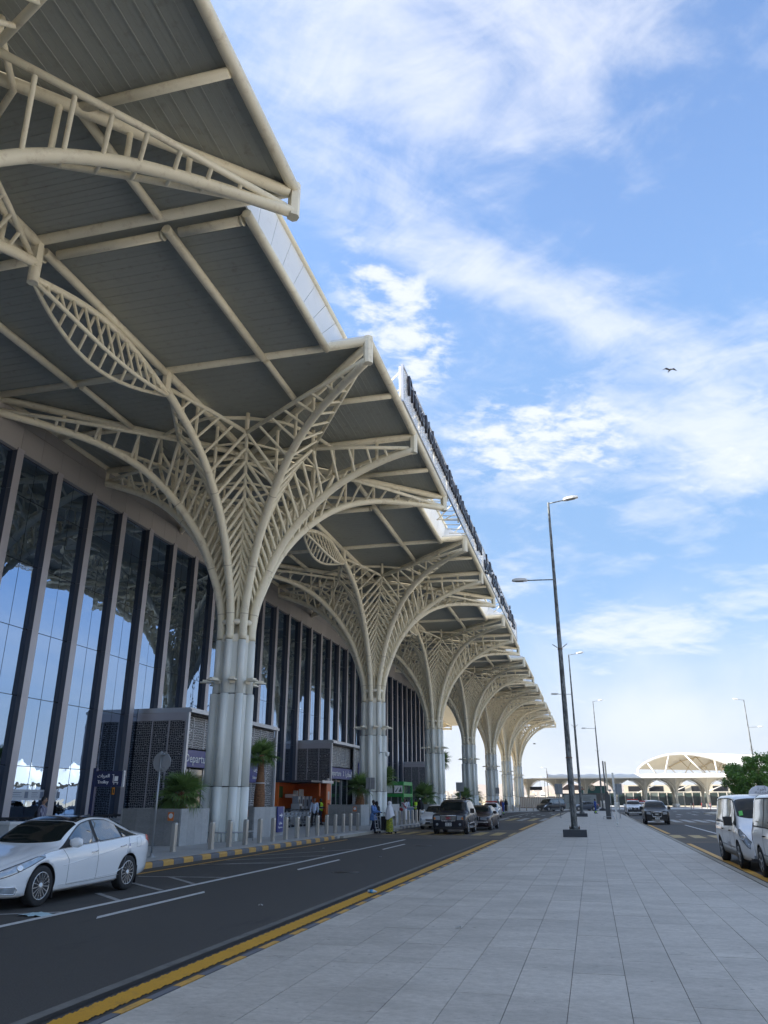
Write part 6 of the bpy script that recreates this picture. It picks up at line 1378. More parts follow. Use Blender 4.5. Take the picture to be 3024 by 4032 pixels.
    if top:
        c = MB(); limb(c, [V(0, 0, hipz + .0), V(0, 0, hipz + .18), V(0, -.005, hipz + .40)], [.145 * k, .135 * k, .155 * k], 14); limb(c, [V(-.17, 0, hipz + .49), V(.17, 0, hipz + .49)], [.068 * k, .068 * k]); limb(c, [V(0, 0, hipz + .42), V(0, 0, hipz + .53)], [.12 * k, .065 * k])
        for sh, el, wr in armsP: limb(c, [sh, (sh + el) / 2, el, wr], [.066 * k, .060 * k, .052 * k, .040 * k])
        link('shirt', remesh(c, 'shirt', top, .016), t)
    if vest:
        c = MB(); limb(c, [V(0, 0, hipz + .06), V(0, 0, hipz + .2), V(0, -.005, hipz + .42)], [.16 * k, .152 * k, .168 * k], 14); limb(c, [V(-.12, 0, hipz + .5), V(.12, 0, hipz + .5)], [.066 * k, .066 * k]); vo = link('safety_vest', remesh(c, 'safety_vest', vest, .016), t)
        for zz_ in (.14, .26): link('reflective_band', MB().lathe([(.170 * k, (hipz + zz_) * k), (.170 * k, (hipz + zz_ + .035) * k)], 18).mesh('band', mat('band_silver', (.55, .57, .55), .3)), vo)
    if robe:
        rm, z0, r0, r1 = robe; n = 40; vs = []
        prof = [(r1 * .5, hipz + .56), (r1, hipz + .46), (r1 * .9, hipz + .2), (r1 * .95, hipz), ((r0 + r1) / 2, (hipz + z0) / 2), (r0, z0)] if z0 < .6 and not bottom and top is None else [(r1, hipz + .12), (r1 * 1.02, hipz), ((r0 + r1) / 2, (hipz + z0) / 2), (r0, z0)]
        off = Vector((0, -.2, 0)) if pose == 'sit' else Vector((0, 0, 0))
        for i, (r_, z_) in enumerate(prof):
            q = i / (len(prof) - 1)
            for j in range(n):
                a = 2 * math.pi * j / n; rr = r_ * (1 + .07 * q * math.sin(7 * a + x) + .04 * q * math.sin(13 * a)); vs.append(Vector((rr * math.cos(a) * 1.0, rr * math.sin(a) * (.8 if q < .5 else .9), z_)) * k + off * q)
        mb = MB(); mb.add(vs, [(i * n + j, (i + 1) * n + j, (i + 1) * n + (j + 1) % n, i * n + (j + 1) % n) for i in range(len(prof) - 1) for j in range(n)] + [tuple(range(n))], 0, True); link('robe', mb.mesh('robe', rm), t)
    if hood:
        hm_, drop, wid = hood; c = MB(); ball(c, hd + V(0, .03, .015), .125 * k, .88, .95, 1.12, 14); n = 36; vs = []
        prof = [(.09, hipz + .70, .02), (.13, hipz + .60, .01), (.225, hipz + .50, 0), (.26, hipz + .36, .01), (wid * .9, (hipz + .36 + drop) / 2, .02), (wid, drop, .03)]
        for i, (r_, z_, yy) in enumerate(prof):
            q = i / 5
            for j in range(n): a = 2 * math.pi * j / n; rr = r_ * (1 + .06 * q * math.sin(6 * a + y)); vs.append(V(rr * math.cos(a), rr * math.sin(a) * .78 + yy, z_ - (.10 * q * math.cos(a * 2 + 1) if i == 5 else 0)))
        c2 = MB(); c2.add(vs, [(i * n + j, (i + 1) * n + j, (i + 1) * n + (j + 1) % n, i * n + (j + 1) % n) for i in range(5) for j in range(n)], 0, True)
        link('head_cover', c.mesh('head_cover', hm_), t); link('cape', c2.mesh('cape', hm_), t)
        fc = MB(); ball(fc, hd + V(0, -.055, 0), .078 * k, .78, .8, 1.1); link('face_opening', fc.mesh('face', skin), t)
    if shawl:
        c = MB(); limb(c, [V(-.17, -.03, hipz + .5), V(-.05, -.13, hipz + .3), V(.12, -.12, hipz + .08)], [.05 * k, .055 * k, .06 * k]); limb(c, [V(-.17, .03, hipz + .5), V(0, .13, hipz + .3), V(.14, .1, hipz + .08)], [.05 * k, .055 * k, .06 * k]); link('shawl', remesh(c, 'shawl', shawl, .018), t)
    return t
def cloth(n, c, v=.15, sc=6): return mat('cloth_' + n, c, .85, 0, v, sc, 'Object')
blk = cloth('black', (.010, .010, .012)); blu = cloth('blue_shirt', (.11, .22, .48)); nav = cloth('navy', (.015, .022, .05)); wht = cloth('white', (.68, .68, .70), .06); pale = cloth('pale_blue', (.45, .52, .66), .06); wkb = cloth('work_blue', (.02, .06, .28)); hv = mat('hi_vis', (.50, .80, .03), .6, 0, .08)
def pattern():
    t = NT('cloth_yellow_print'); f = t.noise(22, 3, .6, 'Object'); t.col(t.mix(t.ramp(f, .48, .54), (.42, .40, .03), (.05, .10, .03))); t.b.inputs['Roughness'].default_value = .85; return t.m
def stripes():
    t = NT('cloth_striped'); tcn = t.n('ShaderNodeTexCoord'); w_ = t.n('ShaderNodeTexWave'); w_.inputs['Scale'].default_value = 9; t.l(tcn.outputs['Object'], w_.inputs['Vector']); t.col(t.mix(t.ramp(w_.outputs[1], .5, .7), (.05, .05, .10), (.34, .34, .42))); t.b.inputs['Roughness'].default_value = .85; return t.m
person('man in a blue shirt and navy trousers pushing a loaded trolley at the crossing', -12.05, 44.75, .01, R(78), 1.75, SK_D, blu, nav, arms='push', robe=(blu, .66, .22, .19), stride=.14)
person('woman in a long white head cover and yellow patterned skirt facing the trolley', -10.95, 44.1, .005, R(-80), 1.68, SK_D, wht, None, arms='hold', robe=(pattern(), .12, .24, .19), hood=(wht, .86, .36), stride=.05)
person('figure in black behind the man with the blue shirt', -12.35, 46.6, .01, R(60), 1.66, SK_D, blk, None, robe=(blk, .06, .26, .2), hood=(blk, 1.0, .28), stride=.05)
person('man in a white shirt and black trousers walking towards the camera', -17.4, 50.0, .15, R(8), 1.72, SK_M, pale, blk, stride=.2)
person('man in a yellow safety vest standing in front of the orange kiosk', -18.3, 53.9, .15, R(80), 1.70, SK_D, blk, nav, arms='hold', vest=hv, stride=.12)
person('figure in black sitting in the doorway of entrance two', -19.8, 63.0, .15, R(25), 1.62, SK_M, blk, None, 'sit', 'hold', robe=(blk, .05, .34, .22), hood=(blk, .7, .32))
person('pilgrim in white cloth with a pink shawl, behind the bollards', -15.0, 65.5, .15, R(20), 1.70, SK_M, wht, None, arms='hold', robe=(wht, .08, .27, .2), shawl=cloth('pink', (.45, .07, .13)), stride=.1)
person('worker in a yellow safety vest bending over beside the pilgrim', -14.15, 66.0, .15, R(10), 1.68, SK_D, blk, nav, arms='hold', vest=hv, stride=.1, cap=nav)
person('figure in a black robe and white head band, right of the vest wearer', -13.4, 64.2, .15, R(-20), 1.72, SK_D, blk, None, robe=(blk, .06, .28, .2), hood=(blk, .95, .3), cap=wht)
person('man in a pale shirt standing behind the vest wearer at the back', -15.6, 69.0, .15, R(30), 1.72, SK_D, pale, nav)
person('seated figure in black by the green booth, left one', -16.7, 67.0, .15, R(30), 1.6, SK_M, blk, None, 'sit', 'hold', robe=(blk, .05, .32, .2), hood=(blk, .7, .3))
person('seated figure in black by the green booth, right one', -15.9, 67.2, .15, R(10), 1.62, SK_M, blk, None, 'sit', 'hold', robe=(blk, .05, .32, .2), hood=(blk, .7, .3))
person('man in a striped shirt seen over the roof of the white sedan', -18.05, 24.0, .15, R(115), 1.74, SK_L, stripes(), nav, stride=.12)
def worker(label, x, y, z, f):
    t = person(label, x, y, z, f, 1.72, SK_D, wkb, wkb, stride=.1)
    link('hi_vis_cuff', MB().lathe([(.085, .10), (.09, .30)], 12, (-.1, -.06, 0)).lathe([(.085, .10), (.09, .30)], 12, (.1, .06, 0)).mesh('cuff', hv), t)
worker('worker in blue overalls with yellow trouser cuffs walking across the island', .26, 104.9, .15, R(75))
worker('worker in blue overalls standing beside the white patrol sedan', -10.9, 103, .005, R(60))
person('traveller in dark clothes waiting by the far bollards, left of three', -13.2, 117, .15, R(10), 1.7, SK_D, cloth('brown', (.08, .03, .02)), nav)
person('traveller in a reddish dress by the far bollards, middle of three', -12.7, 117.6, .15, R(10), 1.64, SK_D, None, None, robe=(cloth('rust', (.25, .08, .05)), .08, .26, .2), hood=(cloth('rust', (.25, .08, .05)), 1.0, .28))
person('traveller in a dark robe waiting by the far bollards, right of three', -12.1, 118.2, .15, R(-10), 1.7, SK_D, None, None, robe=(blk, .08, .27, .2), hood=(blk, .95, .3))
# the trolley between man and woman, with bags
trolley(-11.35, 44.6, R(-90), 'baggage trolley with bags pushed by the man in the blue shirt', None, .005)
t = thing('suitcase', 'black upright suitcase on the trolley at the crossing', 'suitcase', (-11.3, 44.6, .17), R(8)); link('shell', MB().prism([(-.24, -.13), (-.2, -.17), (.2, -.17), (.24, -.13), (.24, .13), (.2, .17), (-.2, .17), (-.24, .13)], 0, .72).mesh('shell', cloth('case', (.012, .012, .014))), t); link('handle', MB().tube([(-.1, 0, .72), (-.1, 0, .80), (.1, 0, .80), (.1, 0, .72)], .012, 6).mesh('h', chrome), t)
t = thing('travel_bag', 'dark red soft bag lying low on the trolley at the crossing', 'bag', (-11.05, 44.5, .17), 0); bb_ = MB(); ball(bb_, Vector((0, 0, .16)), .19, 1.2, .9, .85); link('bag', bb_.mesh('bag', cloth('case_red', (.10, .025, .02))), t); link('strap', MB().tube([(-.12, 0, .28), (0, 0, .40), (.12, 0, .28)], .014, 6).mesh('strap', blk), t)
t = thing('shoulder_bag', 'red bag carried at the hip of the pilgrim', 'bag', (-15.3, 65.2, 1.0)); bb_ = MB(); ball(bb_, Vector((0, 0, 0)), .2, 1.3, .7, .8); link('bag', bb_.mesh('bag', cloth('bag_red', (.22, .02, .02))), t); link('strap', MB().tube([(-.1, 0, .14), (.15, .1, .5), (.1, 0, .14)], .012, 6).mesh('s', blk), t)
t = thing('shoulder_bag', 'dark backpack worn by the man in the striped shirt', 'bag', (-18.24, 24.1, 1.28)); bb_ = MB(); ball(bb_, Vector((0, 0, 0)), .16, .9, .9, 1.2); link('bag', bb_.mesh('bag', blk), t)
# ---------------------------------------------------------------- far side of the road
concrete = mat('concrete_pale', (.50, .47, .42), .85, 0, .12, .5, dirt=(.3, .27, .22), dirtamt=.4)
membrane = mat('membrane_tan', (.56, .50, .38), .6, 0, .08, .6); memw = mat('membrane_white', (.74, .71, .64), .55, 0, .03, .3)
solid('bounce_apron', [(19.0, -120), (220, -120), (220, 120), (19.0, 120)], -.3, .12, concrete)  # pale ground out of view, added to bounce sunlight towards the terminal
solid('traffic_island', [(14.2, 108), (17.5, 112), (18.9, 122), (16, 122), (13.6, 112)], -.1, .14, kpale)
for i, (x, y) in enumerate(((17.8, 159), (19.3, 159.7), (19.6, 150.7), (22.6, 158))):
    t = thing('delineator_post', ['leftmost', 'second', 'third', 'rightmost'][i] + ' red plastic lane post on the far road bend', 'post', (x, y, 0)); link('post', MB().lathe([(.045, 0), (.045, 1.15), (.02, 1.2)], 8).mesh('post', mat('post_red', (.45, .03, .02), .5)), t); link('base', MB().lathe([(.14, 0), (.1, .05)], 8).mesh('base', trimb), t)
# umbrella columns of the station
def umbrella_mesh():
    n = 24; vs = []; prof = [(.16, 2.6), (.30, 3.6), (.62, 4.5), (1.25, 5.25), (2.2, 5.75), (3.2, 6.05)]
    for r_, z_ in prof:
        for j in range(n):
            a = 2 * math.pi * j / n; q = min(1, r_ / 3.2); sq = 1 / max(abs(math.cos(a)), abs(math.sin(a))); rr = r_ * (1 + (sq - 1) * q) * (1 + .04 * math.cos(8 * a)); vs.append((rr * math.cos(a), rr * math.sin(a), z_))
    fun = MB().add(vs, [(i * n + j, i * n + (j + 1) % n, (i + 1) * n + (j + 1) % n, (i + 1) * n + j) for i in range(len(prof) - 1) for j in range(n)], 0, True).mesh('membrane_funnel', membrane)
    rb = MB()
    for j in range(8):
        a = R(45 * j); sq = 1 / max(abs(math.cos(a)), abs(math.sin(a))); d = Vector((math.cos(a), math.sin(a), 0))
        rb.tube([d * .2 + Vector((0, 0, .6)), d * .2 + Vector((0, 0, 2.4)), d * .42 + Vector((0, 0, 3.6)), d * .85 + Vector((0, 0, 4.4)), d * 1.7 * (sq ** .5) + Vector((0, 0, 5.2)), d * 3.15 * sq + Vector((0, 0, 5.95))], .05, 5)
    return fun, rb.mesh('rib_cluster', creamclean), MB().lathe([(.5, 0), (.45, .7), (.36, .75)], 10).mesh('footing', mat('footing_white', (.62, .61, .57), .7)), MB().lathe([(.13, .6), (.12, 2.8)], 8).mesh('stem', creamclean)
UM = umbrella_mesh()
def umbrella(x, y, lab, grp):
    t = thing('umbrella_column', lab, 'column', (x, y, .15), 0, grp)
    for n_, me in zip(('membrane_funnel', 'rib_cluster', 'footing', 'stem'), UM): link(n_, me, t)
nm = 'first second third fourth fifth sixth seventh eighth ninth tenth'.split()
for i in range(8): umbrella(-14.2 + 6.45 * i, 190, 'small flared umbrella column of the station canopy, front row, %s from the left' % nm[i], 'front row of station umbrella columns')
for i in range(8): umbrella(-7.6 + 6.45 * i, 199, 'small flared umbrella column of the station canopy, back row, %s from the left' % nm[i], 'back row of station umbrella columns')
t = thing('station_roof', 'low white barrel roof of the station canopy stretching across the background', 'canopy', (-9, 190, 6.2))
def ry(a, b):
    X = -9.5 + 52 * a; return (X + 9, 3.6 * math.cos(math.pi * b), .0 + .95 * math.sin(math.pi * b) * (1 + .10 * math.cos(X * 1.95)) )
link('barrel_membrane', MB().grid(ry, 150, 12).mesh('barrel_membrane', memw), t); link('barrel_lining', MB().grid(lambda a, b: (ry(a, b)[0], ry(a, b)[1] * .97, ry(a, b)[2] * .96 - .05), 60, 12).mesh('barrel_lining', membrane), t)
link('eave_tube', MB().tube([(-4, -3.65, .0), (43, -3.65, .0)], .09, 6).tube([(-8.5, -3.65, -.15), (-4, -3.65, 0)], .09, 6).tube([(-.5, 3.65, .0), (43, 3.65, .0)], .09, 6).mesh('eave_tube', creamclean), t)
link('end_arch', MB().tube([(-.5, 3.6 * math.cos(math.pi * i / 12), .95 * math.sin(math.pi * i / 12) * 1.1) for i in range(13)], .09, 6).mesh('end_arch', mat('arch_rust', (.30, .16, .08), .6)), t)
link('deck', MB().box((-8.5, -3.4, -.12), (43, 12, -.05)).mesh('deck', membrane), t)
t = thing('hanging_sign', 'dark hanging information box under the left end of the station canopy', 'sign', (-12.0, 185, 3.7)); link('box', MB().box((-1.4, -.15, 0), (1.3, .15, .75)).mesh('box', trimb), t); link('hanger', MB().tube([(-.9, 0, .75), (-.9, 0, 2.2)], .03, 5).tube([(.9, 0, .75), (.9, 0, 2.2)], .03, 5).mesh('h', galv), t)
# station front: glazed screens, hoardings, teal booth, sign wall
gdark = mat('screen_glass_dark', (.03, .055, .05), .12, 0, .3, .4); gpale = mat('screen_glass_pale', (.16, .20, .19), .15, 0, .3, .5)
t = thing('glazed_screen', 'row of dark glass screens with white frames under the station canopy', 'glass wall', (2, 204, .15))
for i in range(22):
    x0 = 1.9 * i; 
    link('glass_panel', MB().box((x0 + .1, 0, .25), (x0 + 1.8, .05, 3.05)).mesh('glass_panel', gdark if i % 3 else gpale), t)
    link('frame_post', MB().box((x0 - .1, -.08, 0), (x0 + .1, .1, 3.2)).mesh('frame_post', memw), t)
link('head_rail', MB().box((-.1, -.09, 3.2), (42, .1, 3.38)).mesh('head_rail', memw), t)
t = thing('station_hall_interior', 'tan inner wall with openings behind the umbrella columns', 'building', (0, 214, 0)); link('wall', MB().box((8, 0, .1), (44, .3, 5.2)).mesh('wall', membrane), t)
for i in range(7): link('opening', MB().box((9 + 5 * i, -.05, 3.4), (12.4 + 5 * i, 0, 4.9)).mesh('opening', trimb), t)
for i in range(4): link('brace', MB().tube([(11 + 8 * i, -.3, 3.3), (15.5 + 8 * i, -.3, 5.1)], .12, 6).mesh('brace', memw), t)
t = thing('hoarding', 'grey construction hoarding between the sign wall and the glass screens', 'hoarding', (-7, 197, .15))
for i in range(7): link('hoarding_board', MB().box((1.55 * i, -.02 * (i % 2), 0), (1.55 * i + 1.5, .04, 2.95)).mesh('hoarding_board', mat('hoard_a', (.13, .135, .14), .6) if i % 3 else mat('hoard_b', (.26, .27, .27), .6)), t)
teal = mat('teal_panel', (.02, .13, .13), .4); t = thing('teal_booth', 'teal topped booth with a round white emblem under the station canopy', 'booth', (-3.0, 196, .15)); link('top_band', MB().box((0, -.2, 3.3), (6.4, .2, 4.6)).box((.3, -.3, 3.0), (6.1, .2, 3.3)).mesh('band', teal), t); link('emblem_disc', MB().lathe([(.0, -.1), (.62, -.1), (.66, -.05), (.5, 0)], 20, mt=Matrix.Translation((3.2, -.28, 4.15)) @ Matrix.Rotation(R(90), 4, 'X')).mesh('disc', memw), t); link('emblem_ring', MB().tube([(3.2 + .42 * math.cos(R(30 * i)), -.42, 4.15 + .42 * math.sin(R(30 * i))) for i in range(12)], .03, 5, closed=True).mesh('ring', teal), t); link('cabin', MB().box((.3, 0, 0), (6.1, 2, 3.0)).mesh('cabin', mat('hoard_a')), t); link('light_wall', MB().box((-.2, -.1, 0), (.9, -.02, 2.6)).mesh('lw', gpale), t)
t = thing('sign_wall', 'low grey notice wall with two blocks of text beyond the far sedan', 'sign', (-4.9, 150, .15)); link('board', MB().box((0, 0, 0), (5.6, .15, 2.45)).mesh('board', mat('notice_grey', (.25, .27, .26), .6)), t); link('frame', MB().box((-.1, -.03, 0), (0, .18, 2.55)).box((-.1, -.03, 2.45), (5.7, .18, 2.55)).mesh('frame', trimb), t)
for i in range(5): link('text_line', MB().box((.5 + .1 * (i % 2), -.02, 1.1 + .22 * i), (1.7, -.005, 1.16 + .22 * i)).box((3.3, -.02, 1.1 + .22 * i), (4.6 - .15 * (i % 2), -.005, 1.16 + .22 * i)).mesh('text_line', mat('notice_text', (.09, .1, .1), .6)), t)
t = thing('brown_sunshade', 'brown fabric sunshade roof in front of the station canopy', 'sunshade', (-3.6, 172, .15)); link('fabric', MB().add([(-2.6, -2, 3.5), (2.2, -2, 3.5), (2.2, 2, 3.5), (-2.6, 2, 3.5), (-1.2, 0, 4.5), (1.4, 0, 4.3), (-2.6, -2, 3.4), (2.2, -2, 3.4)], [(0, 1, 5, 4), (1, 2, 5), (2, 3, 4, 5), (3, 0, 4), (0, 1, 7, 6)]).mesh('fabric', mat('fabric_brown', (.16, .09, .05), .8)), t); link('pole', MB().tube([(-2.4, -1.9, 0), (-2.4, -1.9, 3.5)], .06, 6).mesh('pole', memw), t); link('pole', MB().tube([(2.0, -1.9, 0), (2.0, -1.9, 3.5)], .06, 6).mesh('pole', memw), t)
t = thing('bar_fence', 'rust coloured bar fence left of the station umbrella columns', 'fence', (-13.4, 158, .15))
for i in range(24): link('fence_bar', MB().box((.34 * i, -.02, .1), (.34 * i + .07, .02, 2.1)).mesh('fence_bar', mat('fence_rust', (.17, .10, .07), .7)), t)
link('fence_rail', MB().box((0, -.04, 1.95), (8, .04, 2.03)).box((0, -.04, .15), (8, .04, .22)).mesh('fence_rail', mat('fence_rust')), t)
t = thing('sand_hoarding', 'pale sand coloured hoarding wall behind the bar fence', 'wall', (-14, 164, .15))
for i in range(4): link('hoarding_board', MB().box((2.6 * i, 0, 0), (2.6 * i + 2.56, .08, 2.0)).mesh('hoarding_board', concrete), t)
for i, (x, y) in enumerate(((-3.8, 168), (2.0, 166), (4.6, 168), (8.4, 170))):
    t = thing('waste_bin', ['small white', 'tall white', 'low beige', 'round beige'][i] + ' cabinet on the pavement in front of the station', 'cabinet', (x, y, .15)); link('body', MB().box((-.5, -.3, 0), (.5, .3, 1.1 + .3 * (i % 2))).mesh('b', memw), t); link('door', MB().box((-.4, -.32, .15), (.4, -.3, .9)).mesh('d', concrete), t)
# arched hall
t = thing('arched_hall', 'large white hall roof with an open truss arch, behind the station canopy', 'building', (12.6, 228, 0)); AX = Vector((1, .72, 0))
def arc(a, inner=0): X = 24.6 * a; return (X, 0, 7.9 - inner + 1.3 * min(1, a * 40) * 0 + 1.5 + (3.75 * (1 - (2 * ((a * .98 + .0) ** .86) - 1) ** 2)))
def hallsurf(off): return lambda a, b: tuple(Vector(arc(a)) + AX * 62 * b + Vector((0, 0, off)))
link('roof_shell', MB().grid(hallsurf(.35), 36, 8).grid(lambda a, b: tuple(Vector(arc(a)) + AX * .02 * 1 + Vector((0, -.02, .35 * b))), 36, 1).mesh('roof_shell', memw), t); link('roof_lining', MB().grid(hallsurf(0), 36, 8).mesh('roof_lining', membrane), t)
arcp = [Vector(arc(i / 24)) for i in range(25)]
link('arch_chord', MB().tube(arcp, .28, 8).mesh('arch_chord', memw), t)
low = [Vector((24.6 * i / 12, -.1, 7.7 - .55 * math.sin(math.pi * min(1, i / 6)) if i < 6 else 7.2)) for i in range(13)]
link('bottom_chord', MB().tube(low, .30, 8).mesh('bottom_chord', memw), t); link('end_post', MB().tube([arcp[0], low[0]], .26, 8).mesh('end_post', memw), t)
for a, xb in ((.10, 5.2), (.34, 6.6), (.50, 17.4), (.80, 20.0)):
    link('arch_strut', MB().tube([Vector(arc(a)), Vector((xb - .0, 0, 7.4))], .20, 8).mesh('arch_strut', memw), t)
for b in (.12, .26, .42, .6):
    o = AX * 62 * b; link('inner_truss', MB().tube([p + o - Vector((0, 0, .5)) for p in arcp[1:-1]], .16, 6).tube([arcp[4] + o, Vector((9, 0, 6.6)) + o, arcp[12] + o, Vector((17, 0, 6.6)) + o, arcp[20] + o], .13, 6).tube([arcp[8] + o, Vector((4, 0, 6.9)) + o, arcp[1] + o], .12, 6).tube([arcp[16] + o, Vector((13, 0, 6.6)) + o, arcp[8] + o], .12, 6).mesh('inner_truss', mat('truss_tan', (.48, .38, .22), .6)), t)
link('hall_back', MB().add([tuple(Vector((0, 0, 5.5)) + AX * 62), tuple(Vector((24.6, 0, 5.5)) + AX * 62), tuple(Vector((24.6, 0, 12)) + AX * 62), tuple(Vector((0, 0, 9)) + AX * 62)], [(0, 1, 2, 3)]).mesh('hall_back', memw), t)
for i in range(6): link('roof_panel', MB().box((3 + 8 * i, 6 + 4 * i, 0), (4 + 8 * i, 7 + 4 * i, 7.2)).mesh('column', memw), t)
# round tree by the vans
def tree(x, y, label, cr, cz, ch, seed):
    r = random.Random(seed); t = thing('round_tree', label, 'tree', (x, y, 0)); lm = leaf_mat('tree_leaf', (.07, .15, .025), (.17, .31, .05), .4) if 'treel' not in MATS else MATS['treel']; MATS['treel'] = lm
    tk = MB().tube(spline([(0, 0, 0), (.05, .02, .8), (-.03, .05, 1.6), (.02, 0, cz)], 4), [.16 - .006 * i for i in range(13)], 8)
    for i in range(9):
        a = i * 2.4; e = Vector((math.cos(a) * cr * .6, math.sin(a) * cr * .6, cz + r.uniform(-.1, .8) * ch * .5)); tk.tube([(0, 0, 1.2 + .1 * i), e * .5 + Vector((0, 0, .4)), e], [.07, .05, .02], 6)
    link('trunk', tk.mesh('trunk', bark), t)
    mb = MB(); cl = []
    for i in range(190):
        a, b = r.uniform(0, 6.283), math.acos(r.uniform(-.75, 1)); q = r.uniform(.72, 1.0) if i % 4 else r.uniform(.2, .7)
        c = Vector((math.sin(b) * math.cos(a) * cr * q, math.sin(b) * math.sin(a) * cr * q, cz + math.cos(b) * ch * q)); cl.append(c)
    for c in cl:
        rr = r.uniform(.28, .55)
        for j in range(110):
            d = Vector((r.gauss(0, 1), r.gauss(0, 1), r.gauss(0, .8))).normalized() * rr * r.uniform(.3, 1); p = c + d; s_ = r.uniform(.07, .125)
            n = Vector((r.gauss(0, 1), r.gauss(0, 1), r.gauss(.8, 1))).normalized(); a_ = n.orthogonal().normalized(); b_ = n.cross(a_); L = s_ * 1.7
            mb.add([p - a_ * s_ * .5, p + b_ * L * .5, p + a_ * s_ * .5 + b_ * L * .2 , p - b_ * L * .5 + n * .01], [(0, 3, 2, 1)])
    link('crown', mb.mesh('crown', lm), t); return t
tree(12.1, 62, 'round dense green tree behind the white vans at the right edge', 3.0, 2.9, 2.0, 3)
t = thing('dish_sign', 'two round white discs on posts standing left of the taxi board', 'sign', (15.9, 100, .0))
for i, (dx_, h_) in enumerate(((0, 2.65), (1.15, 2.9))): link('disc', MB().lathe([(.0, 0), (.30, 0), (.32, .02), (.0, .04)], 20, mt=Matrix.Translation((dx_, 0, h_)) @ Matrix.Rotation(R(90), 4, 'X')).mesh('disc', mat('disc_pale', (.5, .51, .52), .5)), t); link('post', MB().tube([(dx_, .05, 0), (dx_, .05, h_ + .2)], .03, 6).mesh('post', galv), t)
# ---------------------------------------------------------------- tents and vehicles across the road (seen mirrored in the glass)
def tent(i, y):
    t = thing('peaked_tent', 'white peaked tent mirrored in the glass wall, %s bay along the far roadside' % (nm + ['eleventh', 'twelfth', 'thirteenth'])[i], 'tent', (50, y, .12), 0, 'white tents mirrored in the glass')
    def f(a, b): u_, v_ = a * 2 - 1, b * 2 - 1; q = max(abs(u_), abs(v_)); return (8 * u_, 7 * v_, 4.3 + 4.2 * (1 - q) ** 1.7 - .35 * math.sin(math.pi * abs(u_ if abs(v_) > abs(u_) else v_)) * q * 0)
    link('membrane_roof', MB().grid(f, 16, 16).mesh('membrane_roof', memw), t)
    for sx_ in (-7.6, 7.6):
        for sy_ in (-6.6, 6.6): link('pole', MB().tube([(sx_, sy_, 0), (sx_, sy_, 4.4)], .12, 8).mesh('pole', memw), t)
    return t
for i in range(13): tent(i, -20 + 14.1 * i)
sp_bus = tall_spec('k', 'white_minibus', cwhite, 'van')
for i, (x, y, sp) in enumerate(((38, 70, sp_cr), (38, 84, sp_w), (37.5, 97, sp_bus), (38, 110, sp_cr), (38, 55, sp_w), (37.5, 40, sp_bus))): vehicle(['black crossover', 'white sedan', 'white minibus', 'second black crossover', 'second white sedan', 'second white minibus'][i] + ' parked before the tents across the road, mirrored in the glass', 'car', x, y, 0, sp, 'cars parked by the tents')
# ---------------------------------------------------------------- desert, town, hills
TENS = ['', 'twenty', 'thirty', 'forty']
def cnum(i):
    n = i + 1
    return 'number ' + (CNT[n - 1] if n <= 24 else TENS[n // 10 - 1] + ('-' + CNT[n % 10 - 1] if n % 10 else ''))
t2 = []
for i in range(46):
    r = random.Random(i); x = -260 + 330 * (i / 46) + r.uniform(-3, 3); y = 900 + r.uniform(-60, 120); h_ = r.uniform(5, 10); w_ = r.uniform(5, 11)
    t = thing('distant_house', 'pale flat roofed house on the horizon, %s from the left in the far town' % cnum(i), 'house', (x, y, 0), 0, 'houses of the far town'); link('walls', MB().box((-w_ / 2, 0, 0), (w_ / 2, 8, h_)).box((-w_ * .3, 1, h_), (0, 5, h_ + 2)).mesh('walls', mat('far_wall_%d' % (i % 3), ((.62, .58, .50), (.5, .44, .36), (.70, .68, .64))[i % 3], .9)), t)
    link('window_band', MB().box((-w_ * .4, -.1, h_ * .55), (w_ * .4, 0, h_ * .7)).mesh('window_band', mat('far_window', (.12, .12, .13), .5)), t)
hm = MB(); N = 160
def hz_(x, s): return 26 + 30 * s * (.5 + .5 * math.sin(x * .0021 + s * 3)) * (.6 + .4 * math.sin(x * .0067 + 1.3 * s)) + 7 * math.sin(x * .021 + s) + 4 * math.sin(x * .053)
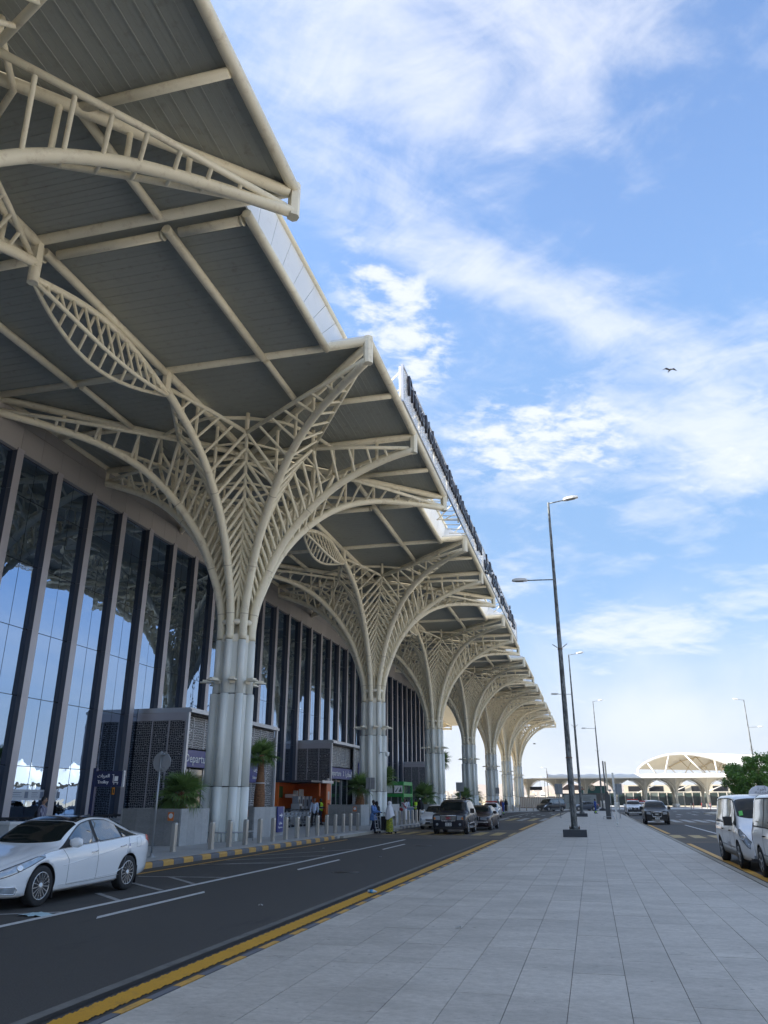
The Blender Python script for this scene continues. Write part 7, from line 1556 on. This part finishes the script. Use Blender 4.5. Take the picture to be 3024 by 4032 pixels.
for s_, y in ((1.0, 2100), (1.9, 3300)):
    hm.grid(lambda a, b, s_=s_, y=y: (-2600 + 3800 * a, y + 300 * b, max(0, hz_(-2600 + 3800 * a, s_)) * math.sin(math.pi * .5 * min(1, b * 2)) if b > 0 else -1), N, 4)
link('hills', hm.mesh('hills', mat('hill_rock', (.30, .23, .17), .95, 0, .2, .01)), kind='structure')
r = random.Random(5); sb = MB()
for i in range(500):
    x, y = r.uniform(-120, 60), r.uniform(215, 600); s_ = r.uniform(.2, .6); sb.lathe([(s_, 0), (s_ * .8, s_ * .5), (.02, s_ * .8)], 5, (x, y, -.02))
link('desert_scrub', sb.mesh('desert_scrub', mat('scrub', (.20, .17, .09), .9)), kind='stuff')
# ---------------------------------------------------------------- birds
def bird(x, y, z, s, lab, rz):
    t = thing('bird', lab, 'bird', (x, y, z), rz); b = MB(); b.tube([(0, -.22 * s, 0), (0, -.12 * s, .01), (0, 0, 0), (0, .16 * s, 0), (0, .3 * s, 0)], [.02 * s, .05 * s, .065 * s, .035 * s, .04 * s], 8); link('body', b.mesh('body', trimb), t)
    for sd in (-1, 1): link('wing', MB().add([(0, -.08 * s, .03), (sd * .3 * s, -.10 * s, .14 * s), (sd * .62 * s, .04 * s, -.02 * s), (sd * .3 * s, .12 * s, .12 * s), (0, .10 * s, .02)], [(0, 1, 3, 4), (1, 2, 3)]).mesh('wing', trimb), t)
bird(9.43, 60, 35.5, 1.1, 'dark bird gliding high in the blue sky at the right', R(20)); bird(-9.5, 150, 11.4, 1.0, 'small dark bird flying low beyond the last column', R(70))
# ---------------------------------------------------------------- haze
if HAZE:
    hb = MB().box((-4300, -640, -1.1), (4300, 4200, 110)); o = link('haze', None, kind='stuff'); 
    m = bpy.data.materials.new('haze'); m.use_nodes = True; m.node_tree.nodes.clear(); v = m.node_tree.nodes.new('ShaderNodeVolumePrincipled'); v.inputs['Density'].default_value = .00022; v.inputs['Color'].default_value = (.82, .86, .92, 1); v.inputs['Anisotropy'].default_value = .2
    ou = m.node_tree.nodes.new('ShaderNodeOutputMaterial'); m.node_tree.links.new(v.outputs[0], ou.inputs['Volume']); bpy.data.objects.remove(o); link('haze', hb.mesh('haze', m), kind='stuff')

bpy.data.scenes.remove(TMP)
